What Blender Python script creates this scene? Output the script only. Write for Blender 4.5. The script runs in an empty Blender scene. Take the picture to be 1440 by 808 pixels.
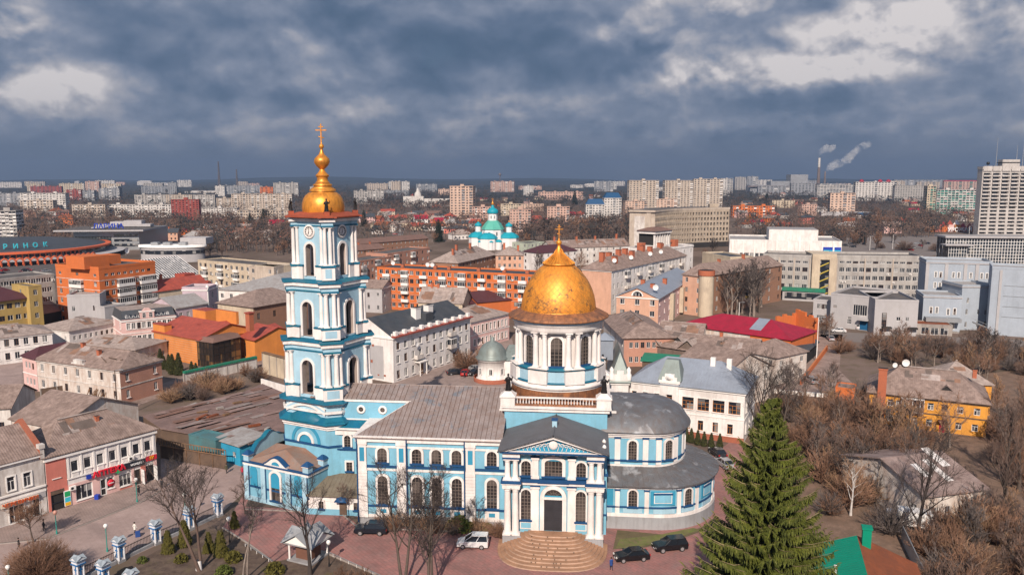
import bpy,math,random
from mathutils import Vector,Matrix
R=math.radians
S=bpy.context.scene
COL=S.collection
# ---------------------------------------------------------------- camera, sky, sun, exposure
FPX,CAMH=1120.0,48.0
PITCH=math.atan(154/1120.0)
cam_d=bpy.data.cameras.new('camera');cam=bpy.data.objects.new('camera',cam_d);COL.objects.link(cam)
cam_d.sensor_width=36;cam_d.lens=36*FPX/1440;cam_d.clip_start=1;cam_d.clip_end=40000
cam.location=(0,0,CAMH);cam.rotation_euler=(math.pi/2-PITCH,0,0)
S.camera=cam
S.view_settings.view_transform='Standard';S.view_settings.look='None'
S.view_settings.exposure=0.28;S.view_settings.gamma=1;S.view_settings.use_curve_mapping=False
S.cycles.use_denoising=True
S.cycles.max_bounces=5;S.cycles.diffuse_bounces=2;S.cycles.glossy_bounces=2;S.cycles.transmission_bounces=2
S.cycles.volume_bounces=0;S.cycles.transparent_max_bounces=6;S.cycles.caustics_reflective=False
SUN_EL=R(36);SUN_TO=Vector((-0.15,-0.985,0)).normalized()
sd=bpy.data.lights.new('sun','SUN');sd.energy=4.9;sd.angle=R(0.5);sd.color=(1.0,0.87,0.75)
sun=bpy.data.objects.new('sun',sd);COL.objects.link(sun)
_d=-(SUN_TO*math.cos(SUN_EL)+Vector((0,0,math.sin(SUN_EL))))
sun.rotation_euler=_d.to_track_quat('-Z','Y').to_euler();sun.location=(-200,-400,300)

class NT:
    """tiny node-graph writer"""
    def __init__(s,tree):s.t=tree;s.n=tree.nodes;s.l=tree.links
    def add(s,typ,**kw):
        nd=s.n.new(typ)
        for k,v in kw.items():
            if k=='i':
                for a,b in v.items():
                    if isinstance(b,bpy.types.NodeSocket):s.l.new(b,nd.inputs[a])
                    else:nd.inputs[a].default_value=b
            else:setattr(nd,k,v)
        return nd
    def math(s,op,a,b=0.0,c=None,clamp=False):
        d={0:a,1:b}
        if c is not None:d[2]=c
        return s.add('ShaderNodeMath',operation=op,use_clamp=clamp,i=d).outputs[0]
    def mix(s,f,a,b,bt='MIX'):
        nd=s.n.new('ShaderNodeMix');nd.data_type='RGBA';nd.blend_type=bt
        for k,v in((0,f),(6,a),(7,b)):
            if isinstance(v,bpy.types.NodeSocket):s.l.new(v,nd.inputs[k])
            else:nd.inputs[k].default_value=v if k==0 else(*v[:3],1)
        return nd.outputs[2]
    def noise(s,vec,scale,detail=3,rough=.5,dist=0.0):
        nd=s.add('ShaderNodeTexNoise',i={'Scale':scale,'Detail':detail,'Roughness':rough,'Distortion':dist})
        if vec is not None:s.l.new(vec,nd.inputs['Vector'])
        return nd.outputs[0]
    def ramp(s,f,stops):
        nd=s.n.new('ShaderNodeValToRGB');s.l.new(f,nd.inputs[0]);e=nd.color_ramp.elements
        while len(e)<len(stops):e.new(.5)
        for q,(p,c)in zip(e,stops):
            q.position=p;q.color=(c,c,c,1)if isinstance(c,(int,float))else(*c,1)
        return nd.outputs[0]

W_=bpy.data.worlds.new('World');S.world=W_;W_.use_nodes=True
def make_sky():
    g=NT(W_.node_tree);g.n.clear()
    out=g.add('ShaderNodeOutputWorld')
    sky=g.add('ShaderNodeTexSky',sky_type='NISHITA',sun_disc=False,sun_elevation=SUN_EL,
                sun_rotation=math.atan2(SUN_TO.x,SUN_TO.y),altitude=150,air_density=1.0,dust_density=1.2)
    bg0=g.add('ShaderNodeBackground',i={'Color':sky.outputs[0],'Strength':0.10})
    tc=g.add('ShaderNodeTexCoord').outputs['Generated']
    xyz=g.add('ShaderNodeSeparateXYZ',i={0:tc})
    x,y,z=xyz.outputs
    az=g.math('ARCTAN2',x,y)
    el=g.math('ARCSINE',z)
    def fb(daz,de,sc,det,ro,wz,squash=1.45,dist=.2):
        p=g.add('ShaderNodeCombineXYZ',i={0:g.math('ADD',az,daz),1:g.math('MULTIPLY',g.math('ADD',el,de),squash),2:wz}).outputs[0]
        return g.noise(p,sc,det,ro,dist)
    big,big2=fb(0,0,6.0,6,.47,3.7),fb(.003,.012,6.0,6,.47,3.7)  # cloud masses and the same field a little higher up: the difference lights their tops
    puff,puff2=fb(0,0,17.0,6,.47,8.3,1.3),fb(.003,.007,17.0,6,.47,8.3,1.3)
    wisp=fb(0,0,42.0,4,.5,1.3,1.2)
    # lit cloud banks at their own bearings (azimuth deg, elevation deg, half widths, strength)
    banks=[(18.8,7.0,3.8,1.15,.95),(23.2,8.6,4.2,1.9,.85),(28.5,9.0,4.0,1.6,.62),(25.5,10.6,4.0,1.0,.5),(13.6,8.4,2.6,1.7,.62),(11.5,6.4,2.6,1.2,.45),(33,9.4,3.0,1.6,.5),
             (-29.3,5.6,2.5,1.25,.85),(-26.2,5.9,1.7,.8,.45),(-31.6,9.9,2.0,1.3,.75),(-29.0,8.9,2.4,1.2,.4),(-33.5,3.3,2.0,1.3,.62),(15.2,12.3,1.5,1.2,.95),(11.8,12.5,1.5,1.0,.75),(9.6,10.4,2.0,1.2,.5),
             (-25.0,12.6,6,.9,.42),(-1.5,1.9,2.6,.45,.40),(-21,2.5,5.5,.6,.36),(-9.5,4.9,3.0,.9,.26),(-2.0,4.4,4.0,1.2,.22),(3.2,4.5,3.0,1.0,.26),(22,3.6,2.2,.6,.3),(30,3.4,3.0,.7,.28),(17,3.4,2.0,.6,.26),(-18.5,6.6,3.0,.8,.22),(-13.5,6.9,2.5,.7,.18)]
    acc=None
    azd=g.math('ADD',az,g.math('MULTIPLY',g.math('SUBTRACT',puff,.5),.13));eld=g.math('ADD',el,g.math('ADD',g.math('MULTIPLY',g.math('SUBTRACT',big,.5),.05),g.math('MULTIPLY',g.math('SUBTRACT',wisp,.5),.022)))
    for a,e,wa,we,st in banks:
        qa=g.math('DIVIDE',g.math('SUBTRACT',azd,R(a)),R(wa));qe=g.math('DIVIDE',g.math('SUBTRACT',eld,R(e)),R(we))
        d2=g.math('ADD',g.math('MULTIPLY',qa,qa),g.math('MULTIPLY',qe,qe))
        b=g.math('MULTIPLY',g.ramp(g.math('MULTIPLY',d2,.25),[(.0,1.0),(.22,.72),(.55,.16),(1,0.0)]),st)
        acc=b if acc is None else g.math('ADD',acc,b)
    bright=g.math('ADD',.62,g.math('ADD',g.math('MULTIPLY',g.math('SUBTRACT',puff,puff2),2.3),g.math('MULTIPLY',g.math('SUBTRACT',wisp,.5),.45)))
    lit=g.math('MULTIPLY',acc,bright)
    mid=g.math('MULTIPLY',g.ramp(big,[(.38,0.0),(.60,1.0)]),g.math('ADD',.33,g.math('MULTIPLY',g.math('SUBTRACT',big,big2),2.8)))
    soft=g.math('MULTIPLY',g.ramp(puff,[(.40,0.0),(.68,.30)]),g.ramp(el,[(.01,.3),(.05,1.0),(.16,.5)]))
    tot=g.math('ADD',g.math('ADD',lit,mid),soft,clamp=True)
    col=g.ramp(tot,[(0,(.070,.118,.195)),(.16,(.115,.163,.252)),(.42,(.225,.262,.350)),(.70,(.43,.425,.465)),(1,(.74,.69,.68))])
    low=g.ramp(el,[(0,1.0),(.022,.85),(.055,0)])
    col=g.mix(g.math('MULTIPLY',low,.72),col,(.180,.207,.270))
    n1=big
    # added fill: unseen sky behind the viewer and overhead brightened to lift shade
    back=g.ramp(g.math('ADD',g.math('MULTIPLY',y,-.5),.5),[(.42,0.0),(.75,1.0)]);top=g.ramp(z,[(.30,0.0),(.75,.55)])
    gain=g.math('ADD',.86,g.math('MULTIPLY',g.math('MAXIMUM',back,top),.55))
    bg1=g.add('ShaderNodeBackground',i={'Color':col,'Strength':gain})
    blue=g.ramp(n1,[(.28,.90),(.36,.985)])
    ms=g.add('ShaderNodeMixShader',i={0:blue,1:bg0.outputs[0],2:bg1.outputs[0]})
    g.l.new(ms.outputs[0],out.inputs[0])
make_sky()

# ---------------------------------------------------------------- projection helper: where a picture point stands on the level z
def P(px,py,z=0.0):
    x=(px-720)/FPX;y=-(py-404)/FPX
    c,s=math.cos(PITCH),math.sin(PITCH)
    dx,dy,dz=x,c+y*s,-s+y*c
    t=(z-CAMH)/dz
    return Vector((dx*t,dy*t,0))
def HZ(px,py,Y):
    """height of a picture point that stands at depth Y"""
    y=-(py-404)/FPX;c,s=math.cos(PITCH),math.sin(PITCH)
    return CAMH+Y/(c+y*s)*(-s+y*c)
def XA(px,py,Y):
    y=-(py-404)/FPX;c,s=math.cos(PITCH),math.sin(PITCH)
    return Y/(c+y*s)*(px-720)/FPX

# ---------------------------------------------------------------- materials
_MC={}
def lin(h):
    r=[]
    for k in(0,2,4):
        v=int(h[k:k+2],16)/255
        r.append(v/12.92 if v<=.04045 else((v+.055)/1.055)**2.4)
    return tuple(r)
def mat(name,col,rough=.85,var=.18,sc=.35,metal=0.0,dirt=0.0,dirtcol=(.10,.075,.06),dsc=.12,stripes=None,bump=0.0,tint=None,spec=.3):
    """weathered paint, plaster, metal: base colour broken up by world-space noise, optional dirt patches and ribbed relief"""
    if name in _MC:return _MC[name]
    m=bpy.data.materials.new(name);m.use_nodes=True;g=NT(m.node_tree);g.n.clear()
    out=g.add('ShaderNodeOutputMaterial');b=g.add('ShaderNodeBsdfPrincipled')
    b.inputs['Roughness'].default_value=rough;b.inputs['Metallic'].default_value=metal
    b.inputs['Specular IOR Level'].default_value=spec
    pos=g.add('ShaderNodeNewGeometry').outputs['Position']
    n=g.noise(pos,sc,6,.62)
    lo=tuple(max(0,c*(1-var))for c in col);hi=tuple(min(1,c*(1+var*.8))for c in col)
    c=g.mix(g.ramp(n,[(.3,0.0),(.7,1.0)]),lo,hi)
    fine=g.noise(pos,sc*9,3,.6)
    c=g.mix(g.ramp(fine,[(.35,.35),(.65,0.0)]),c,tuple(q*(1-var*1.1)for q in col))
    if dirt>0:
        vec=g.add('ShaderNodeVectorMath',operation='MULTIPLY',i={0:pos,1:(1,1,.45)}).outputs[0];vs=g.add('ShaderNodeVectorMath',operation='MULTIPLY',i={0:pos,1:(1,1,.10)}).outputs[0]
        dn=g.noise(vec,dsc*3,7,.66,.4)
        c=g.mix(g.ramp(dn,[(.5-dirt*.18,0.0),(.66,min(1,dirt))]),c,dirtcol)
        c=g.mix(g.ramp(g.noise(vs,1.6,5,.6),[(.50,0.0),(.72,min(1,dirt*.9))]),c,dirtcol)
    if tint:
        tn=g.noise(pos,tint[1],4,.6,.5)
        c=g.mix(g.ramp(tn,[(tint[2],0.0),(tint[2]+.1,tint[3]if len(tint)>3 else .8)]),c,tint[0])
    if stripes:  # ribbed sheet or corrugated slate: relief along the object's own x or y axis
        ax,period,depth=stripes
        ob=g.add('ShaderNodeTexCoord').outputs['Object']
        w=g.add('ShaderNodeTexWave',wave_type='BANDS',bands_direction=ax,i={'Scale':.314/period,'Distortion':0.0});g.l.new(ob,w.inputs['Vector'])
        bp=g.add('ShaderNodeBump',i={'Strength':.8,'Distance':depth,'Height':w.outputs['Fac']})
        g.l.new(bp.outputs[0],b.inputs['Normal'])
    elif bump>0:
        bp=g.add('ShaderNodeBump',i={'Strength':.7,'Distance':bump,'Height':g.noise(pos,sc*14,4,.6)})
        g.l.new(bp.outputs[0],b.inputs['Normal'])
    g.l.new(c,b.inputs['Base Color']);g.l.new(b.outputs[0],out.inputs[0])
    _MC[name]=m;return m
def brick(name,c1,c2,mortar,sc=1.6):
    if name in _MC:return _MC[name]
    m=mat('tmp_'+name,c1,.9,.2,.3,dirt=.25);m.name=name
    _MC[name]=m
    g=NT(m.node_tree);b=[q for q in g.n if q.type=='BSDF_PRINCIPLED'][0]
    src=b.inputs['Base Color'].links[0].from_socket
    ob=g.add('ShaderNodeTexCoord').outputs['Object']
    s=g.add('ShaderNodeSeparateXYZ',i={0:ob})
    v=g.add('ShaderNodeCombineXYZ',i={0:g.math('ADD',s.outputs[0],s.outputs[1]),1:s.outputs[2],2:0.0}).outputs[0]
    bt=g.add('ShaderNodeTexBrick',i={'Color1':(*c1,1),'Color2':(*c2,1),'Mortar':(*mortar,1),'Scale':sc,'Mortar Size':.012})
    g.l.new(v,bt.inputs['Vector'])
    g.l.new(g.mix(.6,src,bt.outputs[0]),b.inputs['Base Color'])
    return m
def glass(name='window_glass',dark=(.018,.022,.03),light=(.30,.29,.28),share=.30):
    if name in _MC:return _MC[name]
    m=bpy.data.materials.new(name);m.use_nodes=True;g=NT(m.node_tree);b=g.n['Principled BSDF']
    oi=g.add('ShaderNodeObjectInfo').outputs['Random']
    pos=g.add('ShaderNodeNewGeometry').outputs['Position']
    cell=g.add('ShaderNodeTexWhiteNoise',noise_dimensions='3D',i={0:g.add('ShaderNodeVectorMath',operation='SNAP',i={0:pos,1:(1.7,1.7,1.6)}).outputs[0]}).outputs['Value']
    r=g.math('FRACT',g.math('ADD',oi,cell))
    f=g.ramp(r,[(1-share,0.0),(min(1,1-share+.25),1.0)])
    g.l.new(g.mix(f,dark,light),b.inputs['Base Color'])
    b.inputs['Roughness'].default_value=.12;b.inputs['Specular IOR Level'].default_value=.55
    _MC[name]=m;return m
def flat(name,col,rough=.7,metal=0.0,spec=.3,emit=None):
    if name in _MC:return _MC[name]
    m=bpy.data.materials.new(name);m.use_nodes=True;b=m.node_tree.nodes['Principled BSDF']
    b.inputs['Base Color'].default_value=(*col,1);b.inputs['Roughness'].default_value=rough
    b.inputs['Metallic'].default_value=metal;b.inputs['Specular IOR Level'].default_value=spec
    _MC[name]=m;return m

# ---------------------------------------------------------------- mesh builder
class MB:
    def __init__(s):s.v=[];s.f=[];s.m=[];s.sm=[];s.mats=[];s.M=None
    def mi(s,m):
        if m not in s.mats:s.mats.append(m)
        return s.mats.index(m)
    def V(s,p):
        p=Vector(p)
        if s.M is not None:p=s.M@p
        s.v.append(p[:]);return len(s.v)-1
    def face(s,pts,m,smooth=False):
        ids=[s.V(p)for p in pts];s.f.append(ids);s.m.append(s.mi(m));s.sm.append(smooth)
    def idx(s,ids,m,smooth=False):s.f.append(list(ids));s.m.append(s.mi(m));s.sm.append(smooth)
    def box(s,x0,x1,y0,y1,z0,z1,m,top=None,bot=True):
        if x0>x1:x0,x1=x1,x0
        if y0>y1:y0,y1=y1,y0
        i=[s.V(p)for p in((x0,y0,z0),(x1,y0,z0),(x1,y1,z0),(x0,y1,z0),(x0,y0,z1),(x1,y0,z1),(x1,y1,z1),(x0,y1,z1))]
        k=s.mi(m);kt=s.mi(top)if top else k
        for q,mm in(((0,1,5,4),k),((1,2,6,5),k),((2,3,7,6),k),((3,0,4,7),k),((4,5,6,7),kt))+((((3,2,1,0),k),)if bot else()):
            s.f.append([i[a]for a in q]);s.m.append(mm);s.sm.append(False)
    def prism(s,poly,z0,z1,m,top=None,bot=False,smooth=False,poly1=None):
        """closed side band between two outlines (counter-clockwise) with a top"""
        n=len(poly);p1=poly1 or poly
        a=[s.V((x,y,z0))for x,y in poly];b=[s.V((x,y,z1))for x,y in p1]
        k=s.mi(m)
        for i in range(n):
            j=(i+1)%n;s.f.append([a[i],a[j],b[j],b[i]]);s.m.append(k);s.sm.append(smooth)
        s.face([(x,y,z1)for x,y in p1],top or m)
        if bot:s.face([(x,y,z0)for x,y in reversed(poly)],m)
    def lathe(s,prof,n,m,cx=0,cy=0,a0=0.0,a1=2*math.pi,smooth=True,sx=1.0,sy=1.0):
        full=abs(a1-a0-2*math.pi)<1e-6;k=n if full else n+1;rows=[]
        for r,z in prof:
            rows.append([s.V((cx+r*sx*math.cos(a0+(a1-a0)*i/n),cy+r*sy*math.sin(a0+(a1-a0)*i/n),z))for i in range(k)])
        mm=s.mi(m)
        for a,b in zip(rows,rows[1:]):
            for i in range(n):
                j=(i+1)%k;s.f.append([a[i],a[j],b[j],b[i]]);s.m.append(mm);s.sm.append(smooth)
    def cyl(s,x,y,z0,z1,r0,m,r1=None,n=10,smooth=True):
        r1=r0 if r1 is None else r1
        s.lathe([(r0,z0),(r1,z1)],n,m,x,y,smooth=smooth)
        s.face([(x+r1*math.cos(2*math.pi*i/n),y+r1*math.sin(2*math.pi*i/n),z1)for i in range(n)],m)
    def tube(s,pts,rad,n,m,smooth=True,cap=False):
        prev=None;k=s.mi(m);up=Vector((.31,.17,.93))
        for i,p in enumerate(pts):
            p=Vector(p);q=Vector(pts[min(i+1,len(pts)-1)])-Vector(pts[max(i-1,0)])
            if q.length<1e-6:q=Vector((0,0,1))
            q.normalize();a=q.cross(up)
            if a.length<1e-3:a=q.cross(Vector((1,0,0)))
            a.normalize();b=q.cross(a);r=rad[i]
            ring=[s.V(p+a*(r*math.cos(2*math.pi*j/n))+b*(r*math.sin(2*math.pi*j/n)))for j in range(n)]
            if prev:
                for j in range(n):
                    s.f.append([prev[j],prev[(j+1)%n],ring[(j+1)%n],ring[j]]);s.m.append(k);s.sm.append(smooth)
            prev=ring
        if cap and prev:s.f.append(prev[::-1]);s.m.append(k);s.sm.append(False)
    def mesh(s,name):
        me=bpy.data.meshes.new(name);me.from_pydata(s.v,[],s.f)
        for m in s.mats:me.materials.append(m)
        me.polygons.foreach_set('material_index',s.m);me.polygons.foreach_set('use_smooth',s.sm)
        me.update();return me
    def build(s,name,parent=None,loc=None,rz=0.0):
        return put(name,s.mesh(name),parent,loc,rz)
def put(name,me,parent=None,loc=None,rz=0.0,sc=None):
    o=bpy.data.objects.new(name,me);COL.objects.link(o)
    if loc is not None:o.location=loc
    if rz:o.rotation_euler=(0,0,rz)
    if sc:o.scale=sc if isinstance(sc,tuple)else(sc,sc,sc)
    if parent:o.parent=parent
    return o
def tag(o,label,cat,group=None,kind=None):
    if label:o['label']=label
    if cat:o['category']=cat
    if group:o['group']=group
    if kind:o['kind']=kind
    return o
def thing(name,label,cat,loc,rz=0.0,group=None):
    return tag(put(name,None,None,loc,rz),label,cat,group)
def dup(root,loc,rz=0.0,sc=None,label=None):
    """copy of a thing with copies of its parts and their sub-parts"""
    r=root.copy();COL.objects.link(r);r.location=loc;r.rotation_euler=(0,0,rz)
    if sc:r.scale=(sc,sc,sc)if not isinstance(sc,tuple)else sc
    if label:r['label']=label
    for c in list(root.children):
        d=c.copy();COL.objects.link(d);d.parent=r
        for e in list(c.children):
            f=e.copy();COL.objects.link(f);f.parent=d
    return r
def structure(name,mb):o=mb.build(name);o['kind']='structure';return o
# ---------------------------------------------------------------- palette
WHITE=mat('white_plaster',(.78,.735,.70),var=.1,dirt=.4,dirtcol=(.36,.31,.28))
OLDW=mat('old_white_plaster',(.70,.655,.61),var=.14,dirt=.6,dirtcol=(.26,.2,.17))
PEEL=mat('peeling_plaster',(.66,.61,.56),var=.12,dirt=.6,dirtcol=(.36,.22,.15),dsc=.2)
CREAM=mat('cream_plaster',(.56,.46,.34),var=.12,dirt=.35,dirtcol=(.25,.19,.15))
PEACH=mat('peach_plaster',(.62,.36,.25),var=.12,dirt=.3,dirtcol=(.34,.2,.15))
PINK=mat('pink_plaster',(.72,.47,.43),var=.1,dirt=.3,dirtcol=(.35,.22,.2))
PINKD=mat('coral_plaster',(.62,.20,.155),var=.12,dirt=.3,dirtcol=(.33,.13,.1))
LILAC=mat('lilac_plaster',(.50,.40,.44),var=.1,dirt=.25,dirtcol=(.28,.22,.22))
YELL=mat('yellow_plaster',(.66,.30,.05),var=.15,dirt=.4,dirtcol=(.33,.14,.04))
OCHRE=mat('ochre_plaster',(.46,.32,.11),var=.1,dirt=.2)
ORANGE=mat('orange_plaster',(.66,.24,.055),var=.12,dirt=.3,dirtcol=(.4,.13,.04))
GREYP=mat('grey_panel',(.40,.375,.35),var=.15,dirt=.4,dirtcol=(.19,.165,.15))
BEIGE=mat('beige_panel',(.50,.42,.345),var=.14,dirt=.4,dirtcol=(.26,.19,.15))
PEF=mat('pale_peach_panel',(.60,.425,.33),var=.12,dirt=.3,dirtcol=(.33,.22,.17),sc=.1)
TAN=mat('tan_concrete',(.44,.36,.28),var=.14,dirt=.45,dirtcol=(.2,.15,.11))
PALEG=mat('pale_green_plaster',(.46,.5,.40),var=.12,dirt=.3)
BLUEG=mat('blue_grey_plaster',(.36,.40,.45),var=.08,dirt=.25,dirtcol=(.22,.24,.27))
LGREY=mat('light_grey_render',(.42,.40,.40),var=.06,dirt=.2,dirtcol=(.25,.23,.22))
TRIM=mat('white_trim',(.80,.76,.72),var=.06,dirt=.15,dirtcol=(.45,.38,.33))
ORB=brick('orange_brick',(.60,.155,.04),(.54,.13,.035),(.46,.2,.1))
REDB=brick('red_brick',(.36,.11,.06),(.28,.08,.05),(.3,.2,.15))
BRNB=brick('brown_brick',(.30,.16,.10),(.25,.12,.08),(.3,.22,.17))
PNKB=brick('pinkish_brick',(.48,.24,.17),(.42,.2,.14),(.42,.3,.24))
R_SLATE=mat('asbestos_slate_roof',(.32,.235,.20),.9,.3,.6,dirt=.7,dirtcol=(.135,.092,.075),dsc=.3,stripes=('X',.35,.03))
R_SLATEY=mat('asbestos_slate_roof_cross',(.32,.235,.20),.9,.3,.6,dirt=.7,dirtcol=(.135,.092,.075),dsc=.3,stripes=('Y',.35,.03))
R_PALE=mat('pale_slate_roof',(.40,.32,.28),.9,.25,.6,dirt=.65,dirtcol=(.18,.135,.115),dsc=.3,stripes=('X',.35,.03))
R_TIN=mat('grey_tin_roof',(.40,.385,.37),.55,.12,.4,metal=.15,dirt=.55,dirtcol=(.22,.165,.135),dsc=.25,stripes=('X',.6,.02))
R_BLUE=mat('blue_grey_tin_roof',(.30,.335,.39),.45,.1,.35,metal=.2,dirt=.3,dirtcol=(.2,.2,.22),stripes=('X',.6,.02))
R_BRN=mat('brown_sheet_roof',(.20,.115,.09),.7,.15,.5,dirt=.3,stripes=('X',.3,.03))
R_RED=mat('red_sheet_roof',(.40,.08,.05),.6,.22,.5,dirt=.55,dirtcol=(.2,.05,.04),dsc=.25,stripes=('X',.35,.03))
R_CRIM=mat('crimson_sheet_roof',(.36,.014,.038),.5,.22,.5,dirt=.5,dirtcol=(.20,.02,.03),dsc=.25,stripes=('X',.35,.03))
R_DARK=mat('dark_sheet_roof',(.055,.062,.072),.6,.25,.5,dirt=.3,dirtcol=(.1,.09,.085),stripes=('X',.5,.02))
R_MAR=mat('maroon_sheet_roof',(.085,.03,.035),.6,.15,.5,stripes=('X',.3,.03))
R_TAR=mat('tar_flat_roof',(.085,.08,.08),.92,.3,.25,dirt=.5,dirtcol=(.19,.16,.14))
R_GRN=mat('green_sheet_roof',(.02,.20,.12),.6,.15,.5,dirt=.2,stripes=('X',.35,.03))
R_RUST=mat('rusty_sheet_roof',(.26,.075,.03),.8,.25,.5,dirt=.5,dirtcol=(.13,.05,.03),stripes=('X',.5,.02))
CHIMB=brick('chimney_brick',(.46,.13,.06),(.36,.1,.05),(.3,.2,.16),2.5)
WOOD=mat('old_wood',(.25,.14,.075),.9,.3,.8,dirt=.5)
WOODD=mat('dark_wood',(.13,.085,.06),.9,.3,.8,dirt=.4)
CONC=mat('concrete',(.36,.32,.29),.9,.15,.4,dirt=.4)
METAL=mat('grey_metal',(.33,.34,.35),.45,.1,.5,metal=.4)
DMETAL=flat('black_iron',(.018,.018,.02),.5)
FR_W=flat('white_window_frame',(.72,.70,.68),.5)
FR_B=flat('brown_window_frame',(.14,.07,.04),.6)
FR_O=flat('orange_window_frame',(.42,.16,.04),.6)
GL=glass()
GLC=glass('church_glass',(.03,.027,.027),(.11,.09,.08),.35)
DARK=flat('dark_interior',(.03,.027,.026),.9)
rnd=random.Random(7)

# ---------------------------------------------------------------- walls with real openings, window units
def wallface(mb,p0,p1,z0,z1,ops,m,dep=.18,rev=None):
    p0=Vector((p0[0],p0[1],0));p1=Vector((p1[0],p1[1],0));d=p1-p0;L=d.length;d/=L;nin=Vector((-d.y,d.x,0))
    pt=lambda t,z,q=0.0:p0+d*t+nin*q+Vector((0,0,z))
    ops=[o for o in ops if o[0]-o[2]/2>.02 and o[0]+o[2]/2<L-.02 and o[1]+o[3]<z1-.02]
    if not ops:
        mb.face([pt(0,z0),pt(L,z0),pt(L,z1),pt(0,z1)],m);return ops
    zs=sorted({z0,z1}|{o[1]for o in ops}|{o[1]+o[3]for o in ops})
    for za,zb in zip(zs,zs[1:]):
        if zb-za<1e-5:continue
        cut=sorted((o[0]-o[2]/2,o[0]+o[2]/2)for o in ops if o[1]<zb-1e-5 and o[1]+o[3]>za+1e-5)
        t=0.0
        for a,b in cut:
            if a-t>1e-4:mb.face([pt(t,za),pt(a,za),pt(a,zb),pt(t,zb)],m)
            t=max(t,b)
        if L-t>1e-4:mb.face([pt(t,za),pt(L,za),pt(L,zb),pt(t,zb)],m)
    rv=rev or m
    for xc,zb,w,h,*_ in ops:
        a,b,c,e=xc-w/2,xc+w/2,zb,zb+h
        mb.face([pt(a,c),pt(b,c),pt(b,c,dep),pt(a,c,dep)],rv);mb.face([pt(a,e),pt(a,e,dep),pt(b,e,dep),pt(b,e)],rv)
        mb.face([pt(a,c),pt(a,c,dep),pt(a,e,dep),pt(a,e)],rv);mb.face([pt(b,c),pt(b,e),pt(b,e,dep),pt(b,c,dep)],rv)
    return ops
_WM={}
def window_mesh(w,h,style='2',fm=None,gm=None):
    """glazed unit: pane, casing and glazing bars; local x along the wall, -y out of it"""
    fm=fm or FR_W;gm=gm or GL
    k=(round(w,2),round(h,2),style,fm.name,gm.name)
    if k in _WM:return _WM[k]
    mb=MB();f=.07 if w<2.2 else .09
    mb.face([(-w/2,0,0),(w/2,0,0),(w/2,0,h),(-w/2,0,h)],gm)
    a,b=-.06,.02
    mb.box(-w/2,-w/2+f,a,b,0,h,fm);mb.box(w/2-f,w/2,a,b,0,h,fm)
    mb.box(-w/2+f,w/2-f,a,b,0,f,fm);mb.box(-w/2+f,w/2-f,a,b,h-f,h,fm)
    nv={'1':0,'2':1,'3':2,'T':1,'G':2,'4':3,'6':5}.get(style,1)
    top=h-f
    if style in 'TG':
        zt=h*.68;mb.box(-w/2+f,w/2-f,a,b,zt-.03,zt+.03,fm);top=zt-.03
    if style=='G':
        mb.box(-w/2+f,w/2-f,a,b,h*.34-.03,h*.34+.03,fm)
    for i in range(nv):
        x=-w/2+w*(i+1)/(nv+1);mb.box(x-.035,x+.035,a-.004,b,f,top,fm)
    _WM[k]=mb.mesh('window');return _WM[k]
_SM={}
def sill_mesh(w,m):
    k=(round(w,2),m.name)
    if k not in _SM:
        mb=MB();mb.box(-w/2-.1,w/2+.1,-.34,-.01,-.1,-.012,m);_SM[k]=mb.mesh('sill')
    return _SM[k]
_CM={}
def casing_mesh(w,h,m,hood=False):
    k=(round(w,2),round(h,2),m.name,hood)
    if k not in _CM:
        mb=MB();t=.17;o=.25
        mb.box(-w/2-t,-w/2-.005,-o,-.16,-.02,h+t,m);mb.box(w/2+.005,w/2+t,-o,-.16,-.02,h+t,m)
        mb.box(-w/2-.004,w/2+.004,-o,-.16,h+.005,h+t,m)
        if hood:mb.box(-w/2-.3,w/2+.3,-o-.14,-.16,h+t+.15,h+t+.3,m)
        _CM[k]=mb.mesh('casing')
    return _CM[k]
def put_windows(root,p0,p1,ops,dep=.15,fm=None,gm=None,sill=None,casing=None,hood=False):
    p0=Vector((p0[0],p0[1],0));p1=Vector((p1[0],p1[1],0));d=(p1-p0).normalized();nin=Vector((-d.y,d.x,0));a=math.atan2(d.y,d.x)
    for o in ops:
        xc,zb,w,h=o[:4];st=o[4]if len(o)>4 else '2'
        if st=='x':continue
        q=p0+d*xc+nin*dep+Vector((0,0,zb))
        wo=put('window',window_mesh(w,h,st,fm or(FR_B if rnd.random()<.2 else None),gm),root,q,a)
        if sill:put('sill',sill_mesh(w,sill),wo)
        if casing:put('casing',casing_mesh(w,h,casing,hood),wo)
def grid(L,n,w,rows,st='2',m0=1.2,skip=()):
    """n evenly spaced columns of openings on every row (sill height, height)"""
    if n<=0:return[]
    xs=[L/2]if n==1 else[m0+w/2+(L-2*m0-w)*i/(n-1)for i in range(n)]
    return[(x,z,w,h,st)for j,(z,h)in enumerate(rows)for i,x in enumerate(xs)if(i,j)not in skip]
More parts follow.
